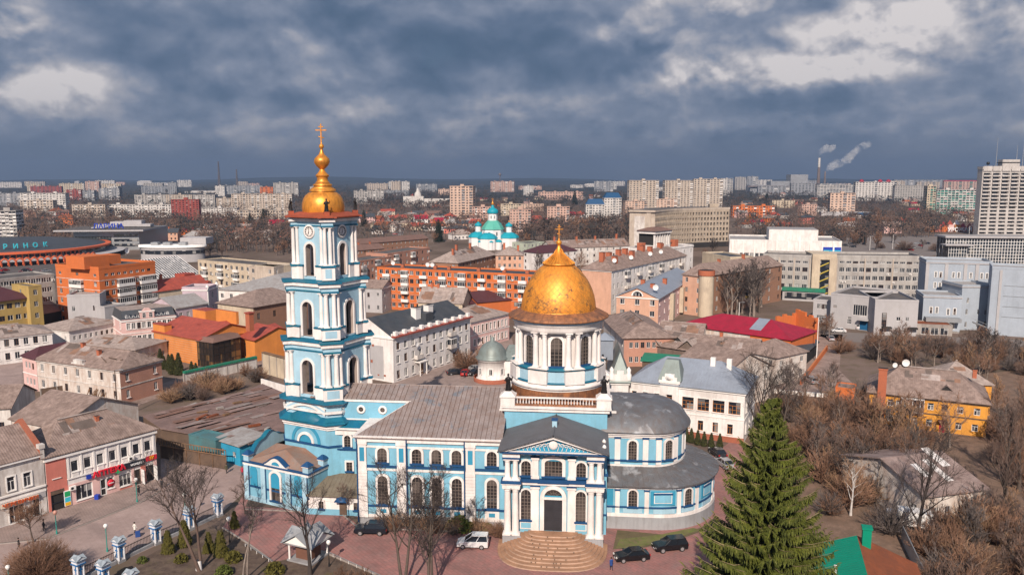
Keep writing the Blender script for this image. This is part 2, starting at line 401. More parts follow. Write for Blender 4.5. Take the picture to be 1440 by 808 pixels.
def roof_mesh(kind,L,D,h,rise,ov,m,wallm=None,wmb=None,hip=None):
    """pitched roof as a solid with eaves; gable triangles go to the wall mesh wmb"""
    mb=MB();t=.16
    if kind in('gable','gabley'):
        if kind=='gabley':tr=lambda x,y,z:(y,x,z);A,B_=D,L
        else:tr=lambda x,y,z:(x,y,z);A,B_=L,D
        k=rise/(B_/2);ze=h-ov*k
        x0,x1,y0,y1,ym=-ov,A+ov,-ov,B_+ov,B_/2
        T=[(x0,y0,ze+t),(x1,y0,ze+t),(x1,ym,h+rise+t),(x0,ym,h+rise+t),(x1,y1,ze+t),(x0,y1,ze+t)]
        U=[(x,y,z-t)for x,y,z in T]
        fs=[(T[0],T[1],T[2],T[3]),(T[3],T[2],T[4],T[5]),(U[1],U[0],U[3],U[2]),(U[2],U[3],U[5],U[4]),(U[0],U[1],T[1],T[0]),
              (U[4],U[5],T[5],T[4]),(U[1],U[2],T[2],T[1]),(U[2],U[4],T[4],T[2]),(U[3],U[0],T[0],T[3]),(U[5],U[3],T[3],T[5])]
        for f in fs:mb.face([tr(*p)for p in f],m)
        if wmb:
            for x in(0,A):
                wmb.face([tr(x,0,h),tr(x,B_,h),tr(x,ym,h+rise-.005)],wallm)
    elif kind=='hip':
        e=[(-ov,-ov),(L+ov,-ov),(L+ov,D+ov),(-ov,D+ov)];ze=h-.05
        if L>=D:q=hip if hip is not None else D/2;r0,r1=(q,D/2),(L-q,D/2)
        else:q=hip if hip is not None else L/2;r0,r1=(L/2,q),(L/2,D-q)
        E=[(x,y,ze+t)for x,y in e];U=[(x,y,ze)for x,y in e];a=(*r0,h+rise);b=(*r1,h+rise)
        fl=[(E[0],E[1],b,a),(E[1],E[2],b),(E[2],E[3],a,b),(E[3],E[0],a)]if L>=D else[(E[0],E[1],a),(E[1],E[2],b,a),(E[2],E[3],b),(E[3],E[0],a,b)]
        for f in fl:mb.face(f,m)
        for i in range(4):mb.face([U[i],U[(i+1)%4],E[(i+1)%4],E[i]],m)
        mb.face(U[::-1],m)
    elif kind=='shed':
        ze=h;mb.prism([(-ov,-ov),(L+ov,-ov),(L+ov,D+ov),(-ov,D+ov)],h,h+t,m,bot=True)
        for i,p in enumerate(mb.v):
            if p[1]>0:mb.v[i]=(p[0],p[1],p[2]+rise)
        if wmb:
            wmb.face([(0,0,h),(0,D,h),(0,D,h+rise)],wallm);wmb.face([(L,0,h),(L,D,h),(L,D,h+rise)],wallm);wmb.face([(0,D,h),(L,D,h),(L,D,h+rise),(0,D,h+rise)],wallm)
    else:
        p=max(rise,.15);b=.3
        mb.box(.25,L-.25,.25,D-.25,h-.3,h+.02,m)
        for x0,x1,y0,y1 in((-.06,L+.06,-.06,b),(-.06,L+.06,D-b,D+.06),(-.06,b,b,D-b),(L-b,L+.06,b,D-b)):
            mb.box(x0,x1,y0,y1,h-.004,h+p,wallm or m)
    return mb
def patches(mb,L,D,h,rise,hip,ov,m,seed,flip=False):
    """odd replaced sheets and ridge capping on an old slate roof, lying on its street slope"""
    q=random.Random(seed);k=rise/(D/2);a=D/2 if hip is None else hip;n=int(L*D/16)
    pm=[mat('slate_patch_light',(.40,.33,.30),.9,.25,.6,dirt=.5),mat('slate_patch_dark',(.15,.115,.10),.9,.25,.6,dirt=.5),mat('slate_patch_rust',(.27,.15,.10),.9,.25,.6,dirt=.5),m]
    for i in range(n):
        w,l=q.choice([1.0,1.1,2.2,3.3]),q.choice([1.6,1.6,3.2]);y=q.uniform(0,max(.1,D/2-l));x0=max(.2,(y+l)/(D/2)*a)if hip!=0 else .2;x1=L-x0-w
        if x1<=x0:continue
        x=q.uniform(x0,x1);z=lambda yy:h+yy*k+.175+q.uniform(0,.02);z0,z1=z(y),z(y+l);mm=q.choice(pm)
        mb.face([(x,y,z0),(x+w,y,z0),(x+w,y+l,z1),(x,y+l,z1)],mm)
    x=a if hip!=0 else-ov
    mb.tube([(x,D/2,h+rise+.17),(L-x,D/2,h+rise+.17)],[.14,.14],5,pm[0])
def chimney_mb(m,w=.7,d=.7,h=2.0):
    mb=MB();mb.box(-w/2,w/2,-d/2,d/2,-.9,h,m);mb.box(-w/2-.08,w/2+.08,-d/2-.08,d/2+.08,h,h+.18,m,top=DARK)
    return mb
_DM=[]
def dish(root,loc,rz=0.0,r=.55):
    if not _DM:
        mb=MB();mb.lathe([(.02,0),(.3,.03),(.55,.12),(.57,.13)],12,FR_W)
        me=mb.v;mb.v=[(x,-z-.3,y+.9)for x,y,z in me];mb.tube([(0,-.1,0),(0,-.25,.9)],[.04,.04],5,METAL);_DM.append(mb.mesh('satellite_dish'))
    put('satellite_dish',_DM[0],root,loc,rz,r/.55)
_AM=[]
def aircon(root,loc,rz):
    if not _AM:
        mb=MB();mb.box(-.42,.42,-.42,-.06,0,.6,TRIM);mb.lathe([(.0,0),(.22,0)],10,DMETAL);k=len(mb.v)
        mb.v[8:]=[(x-.1,-.425,y+.3)for x,y,z in mb.v[8:]];_AM.append(mb.mesh('air_conditioner'))
    put('air_conditioner',_AM[0],root,loc,rz)
_BM={}
def balcony_mesh(w,kind,m):
    k=(round(w,2),kind,m.name)
    if k not in _BM:
        mb=MB();d=1.1
        mb.box(-w/2,w/2,-d,0,-.15,0,CONC)
        mb.box(-w/2,w/2,-d,-d+.06,0,1.0,m);mb.box(-w/2,-w/2+.06,-d+.06,0,0,1.0,m);mb.box(w/2-.06,w/2,-d+.06,0,0,1.0,m)
        if kind=='glazed':
            mb.box(-w/2+.03,w/2-.03,-d+.03,-d+.05,1.0,2.4,GL);n=max(3,int(w/.7))
            for i in range(n+1):
                x=-w/2+.04+(w-.08)*i/n;mb.box(x-.04,x+.04,-d,-d+.08,1.0,2.4,FR_W)
            mb.box(-w/2,w/2,-d-.05,0,2.4,2.5,FR_W)
            for sx in(-1,1):mb.box(sx*(w/2-.03),sx*(w/2-.05),-d+.05,0,1.0,2.4,GL)
        _BM[k]=mb.mesh('balcony')
    return _BM[k]
class House:pass
def bld(name,label,cat,A,B,dep,h,wall,roof='hip',rise=2.5,rm=None,fw=(6,1.2),rw=(2,1.2),lw=None,rows=None,floors=2,st='2',wh=1.6,sill0=1.1,
        ov=.45,group=None,chim=(),near=False,fm=None,belt=None,cornice=None,plinth=None,ops=None,rops=None,m0=1.2,hip=None,sides=None,dishes=(),base=False,
        balc=(),back=False,skip=(),rwall=None,lwall=None,casing=None,hood=False,gm=None,acs=0,opw=None):
    """A, B: picture points of the two ends of the facade's eave line at height h (or of its foot with base=True); dep: depth in metres"""
    a,b=P(*A,0 if base else h),P(*B,0 if base else h);d=b-a;L=d.length;ang=math.atan2(d.y,d.x)
    if isinstance(dep,tuple):
        c=P(*dep,h)-b;dep=abs(c.dot(Vector((-d.y,d.x,0)).normalized()))
    D=dep
    root=thing(name,label,cat,a,ang,group)
    H=House();H.root,H.L,H.D,H.h,H.ang,H.o=root,L,D,h,ang,a
    if rows is None:
        fh=h/floors;rows=[(i*fh+(sill0 if i or floors>1 else min(sill0,h*.35)),min(wh,fh*.62))for i in range(floors)]
    wmb=MB()
    cl=Vector((0,0,0))-a;cl=Vector((cl.x*math.cos(ang)+cl.y*math.sin(ang),-cl.x*math.sin(ang)+cl.y*math.cos(ang),0))
    if opw and ops:ops=[(o[0]*L/opw,o[1],o[2]*L/opw,*o[3:])for o in ops]
    fo=ops if ops is not None else grid(L,fw[0],fw[1],rows,st,m0,skip)
    ro=rops if rops is not None else(grid(D,rw[0],rw[1],rows,st,1.4)if rw else[])
    lo=grid(D,(lw or rw)[0],(lw or rw)[1],rows,st,1.4)if(lw or rw)else[]
    wk=dict(fm=fm,gm=gm,sill=TRIM if near else None,casing=casing,hood=hood)
    o=wallface(wmb,(0,0),(L,0),0,h,fo,wall);put_windows(root,(0,0),(L,0),o,**wk)
    see_r,see_l=cl.x>L,cl.x<0
    o=wallface(wmb,(L,0),(L,D),0,h,ro if see_r else[],rwall or wall)
    if see_r:put_windows(root,(L,0),(L,D),o,**wk)
    wallface(wmb,(L,D),(0,D),0,h,[],wall)
    o=wallface(wmb,(0,D),(0,0),0,h,lo if see_l else[],lwall or wall)
    if see_l:put_windows(root,(0,D),(0,0),o,**wk)
    rmb=roof_mesh(roof,L,D,h,rise,ov,rm,wall,wmb,hip)
    if 'slate' in(rm.name if rm else '')and roof in('gable','hip')and L>=D:patches(rmb,L,D,h,rise,0 if roof=='gable' else hip,ov,rm,int(L*31+D*7))
    wmb.build('wall',root)
    H.roof=rmb.build('roof',root)
    if belt:
        for z in(belt if isinstance(belt,(list,tuple))else[belt]):
            mb=MB();mb.box(-.09,L+.09,-.09,D+.09,z,z+.22,cornice or TRIM);mb.build('belt_course',root)
    if cornice:
        mb=MB();mb.box(-.22,L+.22,-.22,D+.22,h-.42,h-.06,cornice);mb.build('cornice',root)
    if plinth:
        mb=MB();mb.box(-.08,L+.08,-.08,D+.08,0,.7,plinth);mb.build('plinth',root)
    for fx,fy,hh in chim:
        z=h+(rise*(1-abs(fy-.5)*2)if roof in('gable','hip')else(rise*(1-abs(fx-.5)*2)if roof=='gabley' else 0))
        chimney_mb(CHIMB,1.0 if hh>1.9 else .7,.8,hh).build('chimney',H.roof,(fx*L,fy*D,z))
    for fx,fy in dishes:
        z=h+(rise*(1-abs(fy-.5)*2)if roof in('gable','hip')else 0.1);dish(root,(fx*L,fy*D,z),.3)
    for xc,zb,w,kind,m in balc:put('balcony',balcony_mesh(w,kind,m),root,(xc,-.01,zb))
    for i in range(acs):
        aircon(root,(rnd.uniform(1,L-1),0,rnd.choice(rows)[0]-.9+0),0)
    return H
def roofbox(H,fx,fy,w,d,hh,m,name='roof_hut',top=None,z=None):
    mb=MB();mb.box(-w/2,w/2,-d/2,d/2,0,hh,m,top=top);return mb.build(name,H.roof,(fx*H.L,fy*H.D,H.h if z is None else z))
_FN=[0]
def block(name,label,x0,x1,yt,yb,wall,floors,cols,style='win',yaw=0.0,D=13.0,roofm=None,group=None,cap=0.0,extra=None,side=None,acc=None,gl=None,cat='apartment block'):
    """far apartment block: foot on the picture line yb, top at yt, seen from x0 to x1; openings and loggias are real recesses in the wall mesh"""
    Y=P((x0+x1)/2,yb).y;c=P((x0+x1)/2,yb);h=HZ((x0+x1)/2,yt,Y)
    Wd=abs(XA(x1,(yt+yb)/2,Y)-XA(x0,(yt+yb)/2,Y));ang=R(yaw)
    view=math.atan2(c.x,c.y);ca=abs(math.cos(ang+view));sa=abs(math.sin(ang+view))
    L=max(6,(Wd-D*sa)/max(ca,.3))
    root=thing(name,label,cat,c,ang,group)
    fh=h/floors;mb=MB();gl=gl or GL;acc=acc or TRIM
    def facade(p0,p1,n):
        Lf=(Vector(p1)-Vector(p0)).length;ops=[]
        for i in range(n):
            xc=Lf*(i+.5)/n
            log=style=='log' and i%3==1 or style=='logall' or style=='edge' and(i==n-1 or i==n//2)
            w=Lf/n*(.86 if log else .46)
            for j in range(floors):
                ops.append((xc,j*fh+fh*(.40 if log else .34),w,fh*(.52 if log else .46),'L' if log else 'W'))
        ops=wallface(mb,p0,p1,0,h,ops,wall,.5 if style in('log','logall','edge')else .25)
        q0=Vector((*p0,0));d=(Vector((*p1,0))-q0).normalized();nin=Vector((-d.y,d.x,0))
        for xc,zb,w,hh,k in ops:
            q=q0+d*xc+nin*.24+Vector((0,0,zb));a=d*(w/2);u=Vector((0,0,hh))
            if k=='L' and rnd.random()<.45:
                q2=q-nin*.12;mid=u*.42
                mb.face([q2-a,q2+a,q2+a+mid,q2-a+mid],acc)
            mb.face([q-a,q+a,q+a+u,q-a+u],gl)
            if k=='L':
                q3=q-nin*.27-Vector((0,0,fh*.3));t=Vector((0,0,fh*.28));mb.face([q3-a,q3+a,q3+a+t,q3-a+t],acc if rnd.random()<.5 else wall)
    facade((-L/2,0),(L/2,0),cols)
    s=max(1,int(cols*D/L*.7))if side is None else side
    facade((L/2,0),(L/2,D),s)if s else mb.face([(L/2,0,0),(L/2,D,0),(L/2,D,h),(L/2,0,h)],wall)
    mb.face([(L/2,D,0),(-L/2,D,0),(-L/2,D,h),(L/2,D,h)],wall)
    facade((-L/2,D),(-L/2,0),s)if s else mb.face([(-L/2,D,0),(-L/2,0,0),(-L/2,0,h),(-L/2,D,h)],wall)
    mb.build('wall',root)
    rf=MB();rf.box(-L/2-.3,L/2+.3,-.3,D+.3,h-.02,h+.55,wall,top=roofm or R_TAR)
    H=House();H.root,H.L,H.D,H.h=root,L,D,h;H.roof=rf.build('roof',root)
    n=max(1,int(L/22))
    for i in range(n):
        x=-L/2+L*(i+.5)/n;hut=MB();hut.box(x-2.2,x+2.2,D*.3,D*.3+4,h+.551,h+2.6+cap,wall,top=R_TAR);hut.build('stair_hut',H.roof)
    return H
# ---------------------------------------------------------------- the blue cathedral: local x along its long side, local y away from the street front
CB=mat('cathedral_blue',(.195,.44,.57),.8,.14,.4,dirt=.45,dirtcol=(.17,.33,.40),dsc=.25)
CBD=mat('cathedral_deep_blue',(.035,.27,.42),.8,.1,.4,dirt=.1)
CBL=mat('tower_pale_blue',(.36,.55,.65),.8,.14,.4,dirt=.45,dirtcol=(.25,.36,.42))
NAVY=mat('navy_trim',(.012,.065,.17),.55,.15,.5)
TEAL=mat('teal_tin',(.006,.115,.20),.5,.25,.5,dirt=.3,dirtcol=(.03,.2,.2))
CW=mat('cathedral_white',(.78,.735,.70),.8,.1,.5,dirt=.45,dirtcol=(.50,.41,.37),dsc=.2)
CPL=mat('grey_stone_plinth',(.33,.33,.34),.85,.1,.5,dirt=.3)
GOLD=mat('gilding',(.88,.35,.045),.42,.16,.6,metal=.5,dirt=.55,dirtcol=(.30,.115,.03),dsc=.5,spec=.5)
COPPER=mat('copper_sheet',(.46,.19,.08),.6,.35,.9,metal=.25,dirt=.9,dirtcol=(.13,.07,.05),dsc=.45)
RUSTR=mat('rusty_red_tin',(.34,.075,.035),.6,.25,.6,dirt=.4,dirtcol=(.16,.05,.035))
NROOF=mat('nave_tin_roof',(.30,.25,.235),.55,.22,.5,metal=.1,dirt=.5,dirtcol=(.20,.125,.095),dsc=.3,tint=((.13,.165,.20),.42,.57,.7))
NSEAM=mat('roof_seam_rust',(.17,.115,.095),.7,.3,.8)
PROOF=mat('portico_slate_roof',(.125,.125,.135),.65,.18,.5,dirt=.3,dirtcol=(.09,.08,.075),stripes=('Y',.45,.03))
AROOF=mat('apse_tin_roof',(.17,.175,.185),.42,.25,.5,metal=.3,dirt=.5,dirtcol=(.14,.10,.08),dsc=.3,tint=((.45,.45,.46),.38,.58,.7))
LROOF=mat('olive_tin_roof',(.20,.165,.12),.6,.15,.5,dirt=.5,dirtcol=(.12,.09,.06))
BRONZE=flat('dark_bronze',(.022,.02,.02),.45,.3)
DOORM=mat('dark_wood_door',(.035,.033,.038),.6,.2,.8)
STEPM=mat('sandstone_step',(.40,.225,.135),.9,.18,.5,dirt=.5,dirtcol=(.2,.11,.07))
STEPE=mat('sandstone_step_edge',(.50,.34,.25),.9,.14,.6,dirt=.3)
MUN=flat('glazing_bar',(.17,.135,.115),.6)

CA=R(-5.6);CO=Vector((-21.4,106.3,0))
cath=thing('cathedral','blue and white cathedral with a golden dome on a columned drum','cathedral',CO,CA)

def arch_outline(w,h,n=10):
    r=w/2
    return[(-r,0),(r,0)]+[(r*math.cos(math.pi*i/n),h-r+r*math.sin(math.pi*i/n))for i in range(n+1)]
_AW={}
def arch_meshes(w,h,nx=2,nz=6,tr=.30,rect=False,keep=True,flat_arch=None):
    """pane, glazing bars and surround of a round-headed church window; local -y is outward"""
    k=(w,h,nx,nz,tr,rect,flat_arch)
    if k in _AW:return _AW[k]
    if flat_arch:
        n=10;r=w/2;out=[(-r,0),(r,0)]+[(r*math.cos(math.pi*i/n),h-flat_arch+flat_arch*math.sin(math.pi*i/n))for i in range(n+1)]
        ztop=lambda x:h-flat_arch+flat_arch*math.sqrt(max(0,1-(x/r)**2))
    else:
        out=arch_outline(w,h)if not rect else[(-w/2,0),(w/2,0),(w/2,h),(-w/2,h)]
        ztop=(lambda x:h-w/2+math.sqrt(max(0,(w/2)**2-x*x)))if not rect else(lambda x:h)
    g=MB();g.face([(x,-.03,z)for x,z in out],GLC)
    f=MB()
    for i in range(1,nx+1):
        x=-w/2+w*i/(nx+1);f.box(x-.035,x+.035,-.09,-.035,0,ztop(x)-.01,MUN)
    for j in range(1,nz+1):
        z=(h-(0 if rect else w*.25))*j/(nz+1)
        hw=w/2 if rect or z<h-w/2 else math.sqrt(max(0,(w/2)**2-(z-h+w/2)**2))
        f.box(-hw+.01,hw-.01,-.086,-.036,z-.03,z+.03,MUN)
    s=MB();O=[(x*(w+2*tr)/w,(z if z<=0 else h+tr-(h-z)*(h+tr)/h))for x,z in out]
    m=len(out)
    for i in range(1,m if not rect else m):
        j=(i+1)%m
        if j==0 and not rect:j=0
        if i==0:continue
        a,b,c,d=out[i],out[j],O[j],O[i]
        if a[1]<=0 and b[1]<=0:continue
        y0,y1=-.22,0
        s.face([(a[0],y0,a[1]),(b[0],y0,b[1]),(c[0],y0,c[1]),(d[0],y0,d[1])],CW)
        s.face([(d[0],y0,d[1]),(c[0],y0,c[1]),(c[0],y1,c[1]),(d[0],y1,d[1])],CW)
        s.face([(b[0],y0,b[1]),(a[0],y0,a[1]),(a[0],y1,a[1]),(b[0],y1,b[1])],CW)
    s.box(-w/2-tr,w/2+tr,-.3,0,-.24,-.005,NAVY)
    _AW[k]=(g.mesh('window'),f.mesh('glazing_bars'),s.mesh('surround'));return _AW[k]
def arch_window(root,x,y,z,w,h,rz=0.0,**kw):
    g,f,s=arch_meshes(w,h,**kw)
    o=put('window',g,root,(x,y,z),rz);put('glazing_bars',f,o);put('surround',s,o);return o
_CO={}
def column_mesh(r,h,n=12):
    k=(r,h)
    if k not in _CO:
        mb=MB();mb.box(-r*1.35,r*1.35,-r*1.35,r*1.35,0,r*.35,CW)
        mb.lathe([(r*1.3,r*.35),(r*1.15,r*.75),(r,r),(r*.97,h*.4),(r*.84,h-r*1.3),(r*.84,h-r*1.2),(r*1.08,h-r*1.1),(r*.9,h-r),(r*1.2,h-r*.36)],n,CW)
        mb.box(-r*1.32,r*1.32,-r*1.32,r*1.32,h-r*.36,h,CW);_CO[k]=mb.mesh('column')
    return _CO[k]
def cpart(mb,name,parent=None):return mb.build(name,parent or cath)
HE=12.83
def dpath(cx,cy,rx,ry,ux,n=28):
    """outline of an apse: straight flanks from ux to cx, half ellipse round the end (counter-clockwise seen from above)"""
    p=[(ux,cy-ry),(cx,cy-ry)]
    p+=[(cx+rx*math.sin(math.pi*i/n),cy-ry*math.cos(math.pi*i/n))for i in range(1,n)]
    return p+[(cx,cy+ry),(ux,cy+ry)]
def build_nave():
    b=MB()  # walls (front z from the plinth up), side end and far side
    b.box(0,20.6,0,23.4,1.1,12.0,CB)
    cpart(b,'nave_wall')
    b=MB();b.box(-.12,20.6,-.14,23.5,0,1.1,CPL);cpart(b,'plinth')
    b=MB();b.box(-.28,20.7,-.28,23.6,12.0,12.62,CW);b.box(-.10,20.65,-.10,23.5,11.15,11.42,CW);b.box(-.5,20.9,-.52,23.9,12.621,12.84,CW)
    cpart(b,'cornice')
    b=MB()  # belts of navy tin and white strips
    b.box(-.2,20.65,-.2,23.5,8.35,8.62,NAVY);b.box(-.1,20.62,-.11,23.5,7.85,8.15,CW);b.box(-.18,20.65,-.18,23.5,2.62,2.86,NAVY);b.box(-.13,20.62,-.13,23.45,1.101,1.5,CW)
    cpart(b,'belt_course')
    for x in(.65,6.2,15.8):  # pilaster strips, rusticated below and panelled above
        b=MB();z=1.5
        while z<7.7:b.box(x-.68,x+.68,-.32,.02,z,z+.42,CW);z+=.46
        b.box(x-.62,x+.62,-.26,.02,1.5,12.0,CW);b.box(x-.74,x+.74,-.36,.02,1.102,1.5,CW);b.box(x-.74,x+.74,-.36,.02,11.6,11.99,CW)
        b.box(x-.34,x+.34,-.275,-.2,9.2,11.2,CBD);cpart(b,'pilaster')
    for x in(3.5,8.35,11.1,13.9,18.75):
        arch_window(cath,x,-.02,3.05,1.4,4.1,nz=7);arch_window(cath,x,-.02,9.1,1.35,2.05,nz=3)
        b=MB();b.box(x-1.0,x+1.0,-.1,.02,1.5,2.6,CW);b.box(x-.42,x+.42,-.14,-.05,1.75,2.3,CBD);cpart(b,'panel')
    for x in(6.95,15.0):
        b=MB();b.tube([(x,-.3,12.6),(x,-.42,11.9),(x,-.36,11.4),(x,-.36,.4)],[.09]*4,6,NAVY);cpart(b,'downpipe')
    b=MB();b.tube([(-.1,-.45,12.6),(.0,-.42,11.7),(-.02,-.42,.4)],[.09]*3,6,NAVY);cpart(b,'downpipe')
    # main roof: one slope to the street, ridge at 17 m; the near left corner is cut back to the clerestory of the narthex
    k=.356;zr=HE+11.7*k
    hx,hy=5.85,7.9;hz=HE+hy*k
    b=MB();e=-.55;ze=HE+e*k+.05
    b.face([(-.55,e,ze),(20.2,e,ze),(20.2,11.7,zr),(hx,11.7,zr),(hx,hy,hz)],NROOF)
    b.face([(hx,hy,hz),(hx,11.7,zr),(-9.5,11.7,zr),(-9.5,hy,hz)],NROOF)
    b.face([(-9.5,11.7,zr),(20.2,11.7,zr),(20.2,23.95,ze),(-9.5,23.95,ze)],NROOF)
    b.face([(-.55,e,ze),(20.2,e,ze),(20.2,e,ze-.12),(-.55,e,ze-.12)][::-1],NROOF)
    for i in range(30):  # standing seams of the sheets
        x=.2+i*.68
        if x>19.9:break
        y1=x*hy/hx if x<hx else 11.7
        b.tube([(x,e,HE+e*k+.06),(x,y1,HE+y1*k+.02)],[.04,.04],4,NSEAM,smooth=False)
    for i in range(20):
        x=-8.9+i*.72
        if x>hx:break
        y0=hy;b.tube([(x,y0,HE+y0*k+.03),(x,11.7,zr+.03)],[.04,.04],4,NSEAM,smooth=False)
    b.tube([(-9.5,11.7,zr),(20.2,11.7,zr)],[.1,.1],5,NROOF)
    cpart(b,'roof')
    b=MB();b.face([(-.4,-.35,12.75),(hx,hy,12.75),(hx,hy,hz-.02),(-.4,-.35,12.8)],CB);b.tube([(-.55,e,ze-.1),(hx,hy,hz-.08)],[.12,.12],4,CW,smooth=False);cpart(b,'gable_wall')
    # narthex between nave and tower
    b=MB();b.box(-6.2,-.02,7.0,18,0,11.3,CB);b.box(-6.2,hx,7.9,16,11.3,hz-.12,CB);b.box(-6.2,hx,7.76,16,hz-.35,hz-.06,CW);b.box(-6.2,hx-1.4,7.82,16,12.5,12.7,CW)
    cpart(b,'narthex_wall')
    b=MB();b.face([(-6.2,6.5,11.62),(-.3,6.5,11.62),(2.6,7.89,12.45),(-6.2,7.89,12.45)],TEAL);b.box(-6.2,-.03,6.5,7.0,11.31,11.615,CW);b.box(-6.2,-.03,6.72,7.01,10.5,11.1,CW);b.box(-6.2,-.03,6.8,7.02,8.1,8.35,NAVY)
    cpart(b,'narthex_eave')
    for x in(-1.7,1.55):
        b=MB();b.lathe([(.0,0),(.36,0)],14,GLC);b.lathe([(.36,.02),(.36,.1),(.66,.1),(.66,-.02)],16,CW);b.box(-.03,.03,-.36,.36,.02,.05,MUN);b.box(-.36,.36,-.03,.03,.02,.052,MUN)
        b.v=[(px+x,7.87-pz,py+14.1)for px,py,pz in b.v];cpart(b,'round_window')
    arch_window(cath,-3.6,6.99,8.65,.95,1.75,nx=1,nz=3,tr=.26);arch_window(cath,-3.4,6.99,4.95,.9,1.35,nx=1,nz=2,tr=.24,rect=True)
    # lean-to in front of the narthex with a canopied door
    b=MB();b.box(-8.2,-.15,2.3,6.99,0,3.05,CW);b.box(-8.2,-.16,2.25,2.3,0,.9,CB);cpart(b,'lean_to_wall')
    b=MB();b.face([(-8.4,1.9,2.98),(-.16,1.9,2.98),(-.16,6.98,4.5),(-8.4,6.98,4.5)],LROOF);b.face([(-8.4,1.9,2.85),(-.16,1.9,2.85),(-.16,1.9,2.98),(-8.4,1.9,2.98)],LROOF)
    b.face([(-8.4,1.9,2.98),(-8.4,6.98,4.5),(-8.4,6.98,2.9),(-8.4,1.9,2.85)],LROOF)
    for i in range(13):x=-8.2+i*.65;b.tube([(x,1.92,3.0),(x,6.96,4.51)],[.03,.03],4,LROOF,smooth=False)
    cpart(b,'lean_to_roof')
    d=MB();d.box(-.5,.5,-.04,.02,.1,2.1,WOODD);dd=d.build('side_door',cath,(-3.1,2.28,0))
    d=MB();d.prism([(-.95,-1.0),(.95,-1.0),(.95,0),(-.95,0)],2.35,2.45,NAVY,bot=True);d.lathe([(.95,2.45),(.8,2.75),(.4,2.95),(0,3.02)],10,NAVY,0,-.05,math.pi,2*math.pi,sy=1.0);d.build('door_canopy',dd)
    for x in(-6.2,-1.1):arch_window(cath,x,2.28,1.0,.7,1.1,nx=1,nz=1,tr=.14,rect=True)
def build_crossing():
    b=MB();u0,u1,v0,v1=20.0,34.4,4.5,18.9
    b.box(u0,u1,v0,v1,9.5,15.6,CB);b.box(u1,u1+.9,v0+2.2,v1,9.5,14.9,CB);cpart(b,'crossing_block')
    b=MB();b.box(u0-.3,u1+.3,v0-.3,v1+.3,15.6,16.08,CW);b.box(u0-.55,u1+.55,v0-.55,v1+.55,16.08,16.35,CW);b.box(u1+.05,u1+1.3,v0+1.8,v1,14.9,15.3,CW);b.box(u0-.9,u0-.05,v0+1.6,v1,14.9,15.3,CW)
    cpart(b,'block_cornice')
    pr=[(u0+.5,v0+.4),(u1-.5,v0+.4),(u1-.5,v1-.4),(u0+.5,v1-.4)]
    for(x,y)in pr:  # corner pedestals with statues
        b=MB();b.box(x-1.0,x+1.0,y-1.0,y+1.0,16.352,17.6,CW);b.box(x-1.12,x+1.12,y-1.12,y+1.12,17.6,17.8,CW)
        b.prism([(x-1.05,y-1.05),(x+1.05,y-1.05),(x+1.05,y+1.05),(x-1.05,y+1.05)],17.8,18.35,CW,poly1=[(x-.45,y-.45),(x+.45,y-.45),(x+.45,y+.45),(x-.45,y+.45)])
        cpart(b,'pedestal');put('statue',statue_mesh(),cath,(x,y,18.35),0.0,1.12)
    for(x0,y0),(x1,y1)in((pr[0],pr[1]),(pr[1],pr[2]),(pr[3],pr[0])):
        b=MB();d=Vector((x1-x0,y1-y0,0));L=d.length;d/=L;q=Vector((d.y,-d.x,0))*.25;n=Vector((x0,y0,0))
        def bar(a0,a1,h0,h1,w,m=CW):
            A=n+d*a0+q;B_=n+d*a1+q;o=Vector((-d.y,d.x,0))*w
            b.prism([(A-o)[:2],(B_-o)[:2],(B_+o)[:2],(A+o)[:2]][::1],h0,h1,m,bot=True)
        bar(1.05,L-1.05,16.352,16.62,.22,COPPER);bar(1.05,L-1.05,17.42,17.6,.18)
        t=1.3
        while t<L-1.2:
            c=n+d*t+q;b.lathe([(.08,16.62),(.12,16.85),(.05,17.15),(.08,17.42)],6,CW,c.x,c.y);t+=.42
        cpart(b,'balustrade')
    b=MB();b.prism([(u0+1.6,v0+1.5),(u1-1.6,v0+1.5),(u1-1.6,v1-1.5),(u0+1.6,v1-1.5)],16.36,16.6,COPPER)
    b.lathe([(6.75,16.6),(6.85,18.1),(6.95,18.5)],48,COPPER,27.2,11.7)
    q=lambda r:[(27.2+sx*r*t,11.7+sy*r*u)for sx,sy,t,u in((-1,-1,.5,1),(1,-1,.5,1),(1,-1,1,.5),(1,1,1,.5),(1,1,.5,1),(-1,1,.5,1),(-1,1,1,.5),(-1,-1,1,.5))]
    b.prism(q(6.6),16.61,17.9,COPPER,poly1=q(5.6));cpart(b,'copper_skirt')
    cx,cy=27.2,11.7
    b=MB();b.lathe([(6.95,18.3),(6.95,18.55),(7.15,18.6),(7.15,19.0),(6.8,19.05),(6.7,19.3)],64,CW,cx,cy);b.lathe([(6.55,19.3),(6.55,21.2)],64,CBL,cx,cy)
    b.lathe([(6.85,19.3),(6.9,19.36),(6.9,19.5),(6.6,19.55)],64,TEAL,cx,cy);b.lathe([(6.56,21.15),(6.8,21.2),(6.8,21.42),(5.5,21.45)],64,TEAL,cx,cy)
    b.lathe([(5.35,21.4),(5.35,26.8)],64,CW,cx,cy)
    cpart(b,'drum_wall')
    b=MB();b.lathe([(5.4,26.5),(6.45,26.5),(6.45,26.9),(6.5,27.0),(6.5,27.35),(6.75,27.5),(6.75,27.7)],64,CW,cx,cy);b.lathe([(6.76,27.7),(6.85,27.75),(6.85,27.98),(7.0,28.0)],64,CBL,cx,cy);cpart(b,'drum_cornice')
    b=MB();b.lathe([(6.9,27.9),(7.35,28.05),(7.35,28.2),(6.4,28.75),(5.4,29.15)],64,COPPER,cx,cy)
